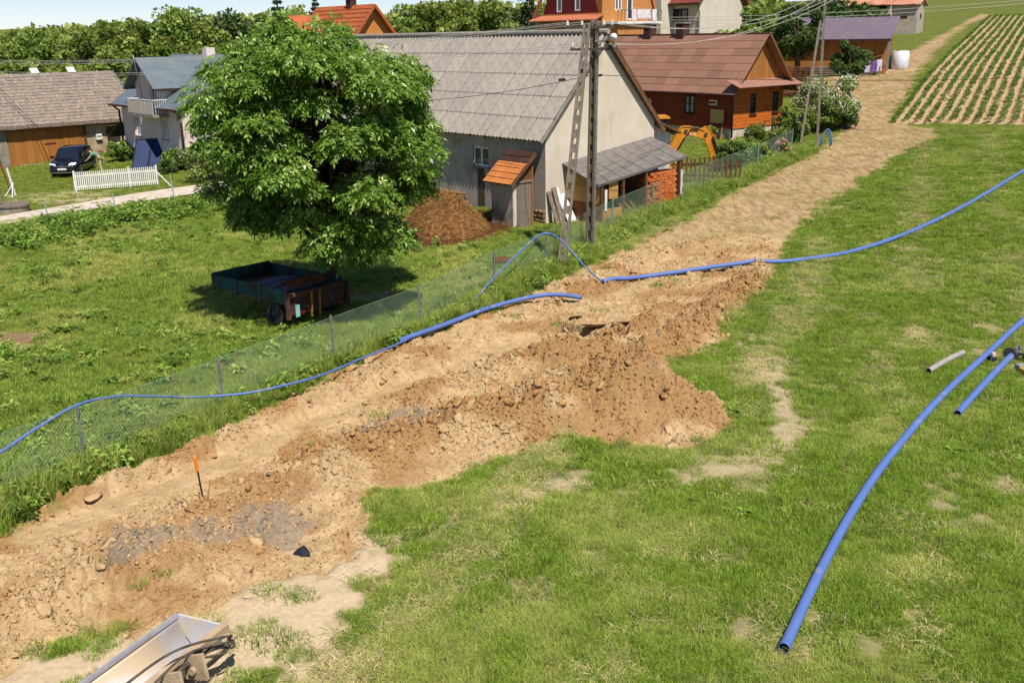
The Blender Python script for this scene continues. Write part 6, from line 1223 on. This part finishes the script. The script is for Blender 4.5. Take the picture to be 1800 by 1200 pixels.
# ================================================================== TRAILER UNDER THE TREE
tA = at(375, 483, 1.15); tr0 = thing('farm_trailer', 'old teal flatbed farm trailer with rusty ends under the large tree', 'trailer', (tA.x, tA.y, 0), R(-40))
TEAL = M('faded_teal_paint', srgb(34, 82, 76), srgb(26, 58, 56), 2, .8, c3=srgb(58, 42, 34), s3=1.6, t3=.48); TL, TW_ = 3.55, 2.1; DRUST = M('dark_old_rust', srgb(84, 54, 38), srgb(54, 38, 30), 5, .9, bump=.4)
ob('bed', MB().lo((.03, .03, .72), (TL, TW_, .80)), WOODB, tr0); ob('chassis', MB().lo((.2, .5, .58), (TL+.1, .6, .72)).lo((.2, 1.5, .58), (TL+.1, 1.6, .72)).lo((2.7, .2, .5), (2.85, 1.9, .6)), IRON, tr0)
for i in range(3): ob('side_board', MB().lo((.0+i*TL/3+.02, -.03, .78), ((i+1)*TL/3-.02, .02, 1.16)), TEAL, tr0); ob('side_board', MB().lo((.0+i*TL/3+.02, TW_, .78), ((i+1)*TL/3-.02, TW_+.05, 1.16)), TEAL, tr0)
for i in range(4): x = i*TL/3; ob('stake_bracket', MB().lo((x-.04, -.06, .7), (x+.04, .0, 1.2)), IRON, tr0)
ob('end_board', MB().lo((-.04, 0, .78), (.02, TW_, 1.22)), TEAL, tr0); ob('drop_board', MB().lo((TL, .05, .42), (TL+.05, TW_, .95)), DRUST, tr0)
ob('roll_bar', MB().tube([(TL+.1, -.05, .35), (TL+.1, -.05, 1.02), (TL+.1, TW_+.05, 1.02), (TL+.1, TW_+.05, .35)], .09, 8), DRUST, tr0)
for i in range(6): ob('load_board', MB().box((1.1+.32*i, 1.1, .9+.02*(i % 2)), (.24, 1.7, .06)), M('blue_grey_board', srgb(112, 112, 124), srgb(86, 84, 94), 3, .8, rnd=.2) if i == 0 else bpy.data.materials['blue_grey_board'], tr0)
ob('iron_channel', MB().slab([(2.7, .35, 1.15), (3.0, .35, 1.3), (3.0, 1.75, 1.3), (2.7, 1.75, 1.15)], (-.4, 0, 1), .03).slab([(3.0, .35, 1.3), (3.3, .35, 1.15), (3.3, 1.75, 1.15), (3.0, 1.75, 1.3)], (.4, 0, 1), .03), RUSTY, tr0)
for y_ in (.12, TW_-.12):
    wl_ = ob('wheel', MB().lathe([(.2, -.1), (.34, -.11), (.38, -.06), (.38, .06), (.34, .11), (.2, .1)], 22, (2.85, y_, .38), 'y'), M('tyre_rubber', srgb(58, 54, 50), srgb(40, 38, 36), 6, .9) if y_ < 1 else bpy.data.materials['tyre_rubber'], tr0, True); ob('rim', MB().lathe([(.01, -.09), (.08, -.1), (.1, -.05), (.2, -.07), (.2, .07), (.01, .07)], 18, (2.85, y_, .38), 'y'), IRON, wl_, True)
for y_ in (.35, 1.75): ob('tail_lamp', MB().lathe([(.01, .02), (.06, .02), (.07, .08), (.01, .1)], 12, (TL+.18, y_, .5), 'x'), M('red_lens', srgb(160, 24, 24), None, 4, .3) if y_ < 1 else bpy.data.materials['red_lens'], tr0, True)
ob('number_flap', MB().lo((TL+.2, .12, .4), (TL+.23, .26, .75)), M('pale_teal', srgb(130, 190, 180), None, 4, .6), tr0); ob('straps', MB().bar((TL+.2, .7, .3), (TL+.2, .75, 1.05), .04).bar((TL+.2, 1.0, .3), (TL+.2, 1.05, 1.05), .04), WOODO, tr0)
bg_ = at(582, 540); bgm = MB().lathe([(.01, 0), (.2, 0), (.24, .12), (.2, .26), (.12, .33), (.1, .38), (.01, .36)], 12); bgm.v = [(a*1.2+.04*math.sin(b*9+c*7), b, c) for a, b, c in bgm.v]; solo('white_sack', bgm, M('white_sack', srgb(206, 200, 192), srgb(184, 176, 166), 5, .8), 'small knotted white sack on the ground behind the trailer', 'sack', True, loc=bg_)
bz_ = at(880, 466); bzr = thing('rusty_brazier', 'small rusty tray on the grass behind the wire fence', 'tray', bz_, R(20)); ob('tray', MB().lo((-.25, -.18, .18), (.25, .18, .21)).lo((-.25, -.18, .21), (-.22, .18, .3)).lo((.22, -.18, .21), (.25, .18, .3)).lo((-.22, -.18, .21), (.22, -.15, .3)).lo((-.22, .15, .21), (.22, .18, .3)), RUSTY, bzr)
for x_ in (-.2, .2):
    for y_ in (-.14, .14): ob('leg', MB().bar((x_, y_, 0), (x_, y_, .18), .025), RUSTY, bzr)
rs_ = at(22, 598); solo('clay_mound', MB().lathe([(.01, .06), (.55, .06), (.62, .02), (.6, -.1)], 9), M('red_brown_slab', srgb(140, 108, 84), None, 4, .95, bump=.4), 'low reddish brown slab in the pasture at the left edge', 'slab', loc=(rs_.x, rs_.y, gz1(rs_.x, rs_.y)))

# ================================================================== MANURE HEAP
mh = at(782, 408); mhp = thing('manure_heap', 'straw coloured manure heap against the barn wall', 'manure heap', (mh.x, mh.y, zt(mh.x, mh.y)), BR)
n_ = 48; gx_, gy_ = np.meshgrid(np.linspace(-1.9, 1.9, n_), np.linspace(-2.3, 2.3, n_)); r_ = np.hypot(gx_/1.75, gy_/2.1); hz2 = np.clip(1-r_, 0, 1)**.75*1.95*(.8+.5*fbm(gx_*1.2+5, gy_*1.2, 3))+.16*(fbm(gx_*5, gy_*5, 3)-.5)-.15*(r_ > .97)
V = np.stack([gx_.ravel(), gy_.ravel(), hz2.ravel()], 1); id3 = np.arange(n_*n_).reshape(n_, n_)
STR = M('straw_manure', srgb(142, 100, 54), srgb(98, 64, 34), 6, .95, bump=1, bscale=30, c3=srgb(66, 42, 24), s3=1.2, t3=.6)
ob('heap', npmesh('heap', V, np.stack([id3[:-1, :-1], id3[:-1, 1:], id3[1:, 1:], id3[1:, :-1]], -1).reshape(-1, 4), None, STR, smooth=True), None, mhp)
g = np.random.default_rng(8); n = 9000; u_ = g.random(n)*3.4-1.7; v_ = g.random(n)*4.2-2.1; r2 = np.hypot(u_/1.75, v_/2.1); k = r2 < .97; u_, v_ = u_[k], v_[k]; n = len(u_)
ix = np.clip(((u_+1.9)/3.8*(n_-1)).astype(int), 0, n_-1); iy = np.clip(((v_+2.3)/4.6*(n_-1)).astype(int), 0, n_-1); w_ = hz2[iy, ix]; a = g.random(n)*6.283; L = .08+.16*g.random(n); dd = np.stack([np.cos(a)*L, np.sin(a)*L, g.normal(size=n)*.05], 1); c_ = np.stack([u_, v_, w_+.03], 1); sd2 = np.stack([-np.sin(a)*.006, np.cos(a)*.006, 0*a], 1)
V = np.stack([c_-dd-sd2, c_-dd+sd2, c_+dd+sd2, c_+dd-sd2], 1).reshape(-1, 3); i = np.arange(n)*4; STW = leafmat('straw', [(0, srgb(100, 68, 32)), (.6, srgb(164, 120, 62)), (1, srgb(204, 166, 104))], .1); ob('straw', npmesh('straw', V, np.stack([i, i+1, i+2, i+3], 1), dict(tint=np.repeat(g.random(n), 4)), STW), None, mhp, kind='stuff')

# ================================================================== PARKED CAR
def loft(mb, secs):
    n = len(secs[0]); vs = [p for s_ in secs for p in s_]
    mb.add(vs, [(i*n+j, i*n+(j+1) % n, (i+1)*n+(j+1) % n, (i+1)*n+j) for i in range(len(secs)-1) for j in range(n)]+[tuple(range(n-1, -1, -1)), tuple(range((len(secs)-1)*n, len(secs)*n))]); return mb
def ring(x, w, pts_): return [(x, w*a, z) for a, z in pts_]+[(x, -w*a, z) for a, z in reversed(pts_)]
ch_ = R(-84); cf = at(112, 313); cdir = Vector((math.cos(ch_), math.sin(ch_))); cpos = Vector((cf.x-cdir.x*2.15, cf.y-cdir.y*2.15, 0)); cpos.z = zt(cpos.x, cpos.y)
car = thing('parked_car', 'shiny black family car parked on the grass behind the white picket fence', 'car', cpos, ch_)
PAINT = M('black_car_paint', srgb(20, 22, 32), srgb(16, 18, 26), 2, .12, spec=.6); CHR = M('chrome', srgb(200, 200, 204), None, 3, .15, metal=.9); CGL = glassmat('car_glass', (.01, .014, .02), .03)
st = [(-2.2,.70,.98),(-2.12,.82,1.04),(-1.7,.89,1.04),(-.8,.9,1.0),(0,.9,.98),(.9,.9,.97),(1.4,.88,.92),(1.85,.84,.82),(2.1,.76,.72),(2.2,.62,.6)]
ob('body', loft(MB(), [ring(x, w, [(.0, .2), (.9, .2), (.98, .3), (1, .5), (.99, zs-.14), (.93, zs-.03), (.8, zs), (0, zs+.015)]) for x, w, zs in st]), PAINT, car, True)
gh_ = [(-2.1,.72,1.02,.66,1.06),(-1.9,.78,1.03,.62,1.5),(-1.5,.80,1.02,.64,1.6),(-.6,.82,1.0,.66,1.65),(.1,.82,.98,.66,1.62),(.5,.82,.97,.64,1.54),(1.15,.80,.95,.76,.98)]
ob('greenhouse', loft(MB(), [[(x, wb_, zb_), (x, wt, zt_-.05), (x, wt*.86, zt_), (x, -wt*.86, zt_), (x, -wt, zt_-.05), (x, -wb_, zb_)] for x, wb_, zb_, wt, zt_ in gh_]), PAINT, car, True)
ob('windscreen', MB().slab([(.54, -.57, 1.53), (1.12, -.72, 1.0), (1.12, .72, 1.0), (.54, .57, 1.53)][::-1], (.6, 0, .7), .012), CGL, car).location = (.025, 0, .02)
for s_ in (-1, 1):
    for a, b, nm in ((.3, -.5, 'front'), (-.56, -1.35, 'rear')):
        p = [(a+.35 if nm == 'front' else a, s_*.83, 1.04), (b, s_*.835, 1.06), (b, s_*.70, 1.53), (a, s_*.70, 1.52)]; p = p if s_ < 0 else p[::-1]; ob('side_window', MB().slab(p, (0, s_, .3), .015), CGL, car)
    ob('window_strip', MB().bar((.75, s_*.84, 1.0), (-1.6, s_*.84, 1.04), .02, .035), CHR, car); ob('door_strip', MB().bar((1.2, s_*.905, .52), (-1.4, s_*.905, .55), .015, .04), CHR, car)
    ob('mirror', MB().box((.72, s_*.98, 1.06), (.14, .2, .14)), PAINT, car); ob('door_handle', MB().box((-.25, s_*.91, .82), (.2, .03, .035)), CHR, car)
    ob('headlight', MB().slab([(2.12, s_*.38, .66), (1.98, s_*.74, .72), (1.9, s_*.78, .82), (2.04, s_*.42, .78)] if s_ < 0 else [(2.04, .42, .78), (1.9, .78, .82), (1.98, .74, .72), (2.12, .38, .66)], (1, s_*.4, .3), .05), M('headlamp_glass', srgb(206, 210, 216), None, 3, .1, spec=.8) if s_ < 0 else bpy.data.materials['headlamp_glass'], car).location = (.06, 0, .01)
    for x_ in (1.35, -1.35):
        wl_ = ob('wheel', MB().lathe([(.2, -.1), (.29, -.11), (.33, -.07), (.33, .07), (.29, .11), (.2, .1)], 22, (x_, s_*.80, .33), 'y'), bpy.data.materials['tyre_rubber'], car, True); ob('rim', MB().lathe([(.01, -.09), (.2, -.08), (.2, .08), (.01, .1)], 14, (x_, s_*.83, .33), 'y'), CHR, wl_)
ob('bumper', MB().lo((2.08, -.7, .24), (2.23, .7, .44)), PAINT, car); ob('bumper_trim', MB().lo((2.2, -.66, .24), (2.245, .66, .29)), CHR, car)
ob('grille_bar', MB().lo((2.16, -.42, .62), (2.225, .42, .66)), CHR, car); em = ob('emblem', MB().lathe([(.075, .0), (.095, .0), (.095, .02), (.075, .02), (.075, .0)], 18, (2.235, 0, .64), 'x'), CHR, car); ob('emblem_star', MB().bar((2.25, 0, .64), (2.25, 0, .725), .02, .012).bar((2.25, 0, .64), (2.25, .07, .6), .02, .012).bar((2.25, 0, .64), (2.25, -.07, .6), .02, .012), CHR, em)
ob('number_plate', MB().lo((2.23, -.26, .42), (2.25, .26, .53)), WHITE, car)

# ================================================================== PERSON bending by the car
def skinned(name, J, E, mat, par, sub=1):
    me = bpy.data.meshes.new(name); me.from_pydata([j[:3] for j in J], E, []); me.materials.append(mat); o = bpy.data.objects.new(name, me); COL.objects.link(o); o.parent = par
    md = o.modifiers.new('skin', 'SKIN'); md.use_smooth_shade = True; sk = me.skin_vertices if me.skin_vertices else None
    lay = me.skin_vertices[0].data if me.skin_vertices else None
    if lay is None:
        bpy.context.view_layer.objects.active = o; o.select_set(True); bpy.ops.object.mode_set(mode='EDIT'); bpy.ops.object.mode_set(mode='OBJECT'); lay = me.skin_vertices[0].data
    for i, j in enumerate(J): lay[i].radius = (j[3], j[3]); lay[i].use_root = (i == 0)
    o.modifiers.new('sub', 'SUBSURF').render_levels = sub; return o
pp = at(180, 304); pz = zt(pp.x, pp.y); per = thing('person', 'person in a green shirt bending into the rear door of the black car', 'person', (pp.x, pp.y, pz), R(195))
SKIN = M('skin', srgb(206, 156, 128), None, 4, .6); GRS = M('green_shirt', srgb(112, 142, 116), srgb(98, 128, 102), 4, .9); BGE = M('beige_trousers', srgb(186, 166, 142), None, 4, .9); HAIR = M('brown_hair', srgb(62, 44, 32), None, 12, .7)
J = [(0,0,.95,.13),(.2,0,1.12,.14),(.42,0,1.27,.13),(.55,0,1.34,.06),(.63,0,1.36,.085),(.74,0,1.33,.10),(.0,.1,.88,.09),(.05,.12,.5,.065),(-.02,.13,.08,.045),(.12,.14,.03,.04),(0,-.1,.88,.09),(.05,-.12,.5,.065),(-.02,-.13,.08,.045),(.12,-.14,.03,.04),(.45,.19,1.22,.06),(.62,.22,.98,.045),(.78,.18,.84,.034),(.85,.17,.80,.03),(.45,-.19,1.22,.06),(.62,-.22,.98,.045),(.78,-.18,.84,.034),(.85,-.17,.80,.03)]
E_ = [(0,1),(1,2),(2,3),(3,4),(4,5),(0,6),(6,7),(7,8),(8,9),(0,10),(10,11),(11,12),(12,13),(2,14),(14,15),(15,16),(16,17),(2,18),(18,19),(19,20),(20,21)]
for hnd, y0_ in ((17, .17), (21, -.17)):
    for f_ in range(5):
        k0 = len(J); dy = (f_-2)*.018; J += [(.89, y0_+dy, .78, .009), (.93-.01*abs(f_-2), y0_+dy*1.3, .75, .008)]; E_ += [(hnd, k0), (k0, k0+1)]
skinned('body', J, E_, SKIN, per)
skinned('shirt', [(.02,0,.97,.16),(.2,0,1.12,.165),(.42,0,1.27,.155),(.52,0,1.32,.09),(.45,.19,1.22,.08),(.56,.215,1.06,.07),(.45,-.19,1.22,.08),(.56,-.215,1.06,.07)], [(0,1),(1,2),(2,3),(2,4),(4,5),(2,6),(6,7)], GRS, per)
skinned('trousers', [(-.01,0,.95,.15),(0,.1,.86,.105),(.05,.12,.5,.08),(-.01,.13,.1,.07),(0,-.1,.86,.105),(.05,-.12,.5,.08),(-.01,-.13,.1,.07)], [(0,1),(1,2),(2,3),(0,4),(4,5),(5,6)], BGE, per)
ob('hair', MB().lathe([(.01, .13), (.06, .12), (.105, .05), (.115, -.02), (.1, -.06)], 12, (.70, 0, 1.37)), HAIR, per, True)

# ================================================================== YELLOW BACKHOE DIGGER behind the woodshed
jy = 53.0; J0 = atY(1185, 290, jy); J0.z = zt(J0.x, jy); jc = thing('backhoe_digger', 'yellow digger arm and cab showing behind the woodshed corner', 'digger', J0)
YEL = M('digger_yellow', srgb(206, 134, 26), srgb(186, 116, 20), 2, .45, spec=.4, c3=srgb(150, 100, 40), s3=2, t3=.66); rj = lambda px, py, dy=0: atY(px, py, jy)-J0+Vector((0, dy, 0))
def plate(mb, P, w, dy): mb.slab([Vector(p)+Vector((0, dy, 0)) for p in P], (0, 1, 0), w)
mb = MB(); plate(mb, [rj(*q) for q in ((1172,266),(1184,267),(1207,236),(1228,240),(1240,245),(1245,233),(1238,229),(1213,222),(1199,222),(1190,232))], .26, .13); ob('boom', mb, YEL, jc)
mb = MB(); plate(mb, [rj(*q) for q in ((1229,229),(1240,222),(1246,224),(1257,250),(1262,288),(1254,292),(1243,256),(1238,246))], .24, .12); ob('dipper', mb, YEL, jc)
for A_ in (((1184,267),(1207,236),(1228,240),(1240,245)), ((1172,266),(1190,232),(1199,222),(1213,222),(1238,229))):
    q_ = MB()
    for u_, v_ in zip(A_, A_[1:]): q_.bar(rj(*u_), rj(*v_), .34, .035, up=(0, 0, 1))
    ob('boom_flange', q_, YEL, jc)
for A_ in (((1238,246),(1243,256),(1254,292)), ((1240,222),(1246,224),(1257,250),(1262,288))):
    q_ = MB()
    for u_, v_ in zip(A_, A_[1:]): q_.bar(rj(*u_), rj(*v_), .30, .035, up=(1, 0, 0))
    ob('dipper_flange', q_, YEL, jc)
ob('boom_ram', MB().tube([rj(1187,268,-.2), rj(1202,243,-.2)], .05, 8).tube([rj(1202,243,-.2), rj(1212,230,-.2)], .028, 8), WDK, jc); ob('dipper_ram', MB().tube([rj(1213,224,-.22), rj(1228,224,-.22)], .045, 8), IRON, jc); ob('bucket_ram', MB().tube([rj(1252,240,-.2), rj(1259,262,-.2)], .05, 8), WDK, jc); ob('ram_rod', MB().tube([rj(1259,262,-.2), rj(1266,283,-.2)], .03, 8), CHR, jc)
for q in ((1240,236),(1205,230),(1258,287)): ob('pivot_pin', MB().lathe([(.01, -.2), (.09, -.2), (.09, .2), (.01, .2)], 12, rj(*q), 'y'), IRON, jc)
ob('digging_bucket', MB().slab([rj(*q, .25) for q in ((1254,290),(1268,288),(1272,304),(1258,312),(1250,302))], (0, 1, 0), .5), IRON, jc)
ob('kingpost', MB().slab([rj(*q, .2) for q in ((1166,262),(1186,262),(1186,300),(1166,300))], (0, 1, 0), .4), YEL, jc); ob('chassis', MB().box(rj(1130, 282, 1.0), (4.2, 1.8, .7)), YEL, jc); cz_ = rj(1150, 236, 1.1)
ob('cab', MB().box(cz_, (1.5, 1.5, 1.5)), M('cab_glass', srgb(34, 44, 46), None, 3, .15), jc)
for dx in (-.74, .74):
    for dy in (-.74, .74): ob('cab_pillar', MB().box(cz_+Vector((dx, dy, 0)), (.1, .1, 1.54)), WDK, jc)
ob('cab_roof', MB().box(cz_+Vector((0, 0, .8)), (1.7, 1.7, .1)), YEL, jc)
for px_ in (1105, 1160):
    for dy in (.1, 1.9): c_ = rj(px_, 296, dy); wl_ = ob('wheel', MB().lathe([(.25, -.2), (.5, -.22), (.6, -.14), (.6, .14), (.5, .22), (.25, .2)], 20, (c_.x, c_.y, .58), 'y'), bpy.data.materials['tyre_rubber'], jc, True); ob('rim', MB().lathe([(.01, -.12), (.26, -.15), (.26, .15), (.01, .12)], 14, (c_.x, c_.y, .58), 'y'), YEL, wl_)
tcv = bpy.data.curves.new('maker_name', 'FONT'); tcv.body = 'JCB'; tcv.size = .21; tcv.extrude = .004; to = bpy.data.objects.new('maker_name', tcv); COL.objects.link(to)
tm = bpy.data.meshes.new_from_object(to.evaluated_get(bpy.context.evaluated_depsgraph_get())); bpy.data.objects.remove(to); tm.materials.clear(); tm.materials.append(WHITE); q = ob('maker_name', tm, None, jc); q.location = rj(1211, 237, -.155); q.rotation_euler = (R(90), R(12), 0)
# bench, table and blue cloth by the timber house gable
bn = Vector(tc) + Matrix.Rotation(TH, 3, 'Z') @ Vector((3.3, -1.2, 0)); bn.z = zt(bn.x, bn.y); bch = thing('garden_bench', 'dark garden bench with slatted back below the timber house gable', 'bench', bn, TH)
for z_ in (.72, .86): ob('back_slat', MB().lo((-.6, .3, z_), (.6, .34, z_+.1)), WOODB, bch)
for y_ in (-.05, .1, .24): ob('seat_slat', MB().lo((-.6, y_, .42), (.6, y_+.11, .46)), WOODB, bch)
for x_ in (-.52, .52): ob('leg', MB().lo((x_-.03, -.02, -.1), (x_+.03, .04, .42)), IRON, bch); ob('leg', MB().lo((x_-.03, .28, -.1), (x_+.03, .33, 1.0)), IRON, bch)
tbp = Vector(tc) + Matrix.Rotation(TH, 3, 'Z') @ Vector((4.9, -1.1, 0)); tbp.z = zt(tbp.x, tbp.y); gtb = thing('garden_table', 'small garden table draped with a pale blue cloth', 'table', tbp, TH); ob('top', MB().lo((-.5, -.35, .66), (.5, .35, .7)), WOODB, gtb); ob('cloth', MB().lo((-.52, -.37, .45), (.52, .37, .705)), M('pale_blue_cloth', srgb(120, 168, 206), None, 4, .9), gtb)
for x_ in (-.4, .4):
    for y_ in (-.27, .27): ob('leg', MB().lo((x_-.03, y_-.03, -.15), (x_+.03, y_+.03, .66)), WOODB, gtb)
sw_ = Vector(tc) + Matrix.Rotation(TH, 3, 'Z') @ Vector((1.9, -1.3, 0)); sw_.z = zt(sw_.x, sw_.y); tz_ = thing('trestle_stand', 'thin black trestle standing before the white plinth of the timber house', 'trestle', sw_, TH)
for x_ in (-.5, .5): ob('leg', MB().bar((x_-.2, 0, -.1), (x_, 0, .95), .03), WDK, tz_); ob('leg', MB().bar((x_+.2, 0, -.1), (x_, 0, .95), .03), WDK, tz_)
ob('rail', MB().bar((-.55, 0, .95), (.55, 0, .95), .03), WDK, tz_)
fp = Vector(tc) + Matrix.Rotation(TH, 3, 'Z') @ Vector((-.55, 1.0, 0)); fp.z = zt(fp.x, fp.y); pot = thing('potted_plant', 'leafy plant in a wooden tub under the mustard yellow board', 'plant', fp); ob('tub', MB().lathe([(.01, 0), (.24, 0), (.3, .4), (.26, .4), (.25, .3), (.01, .3)], 14), WOODO, pot); ob('foliage', crown_mesh('foliage', lobes(.3, .3, .25, .6, 10, .14, 3), 500, .16, .5, LF_B, 9), None, pot)
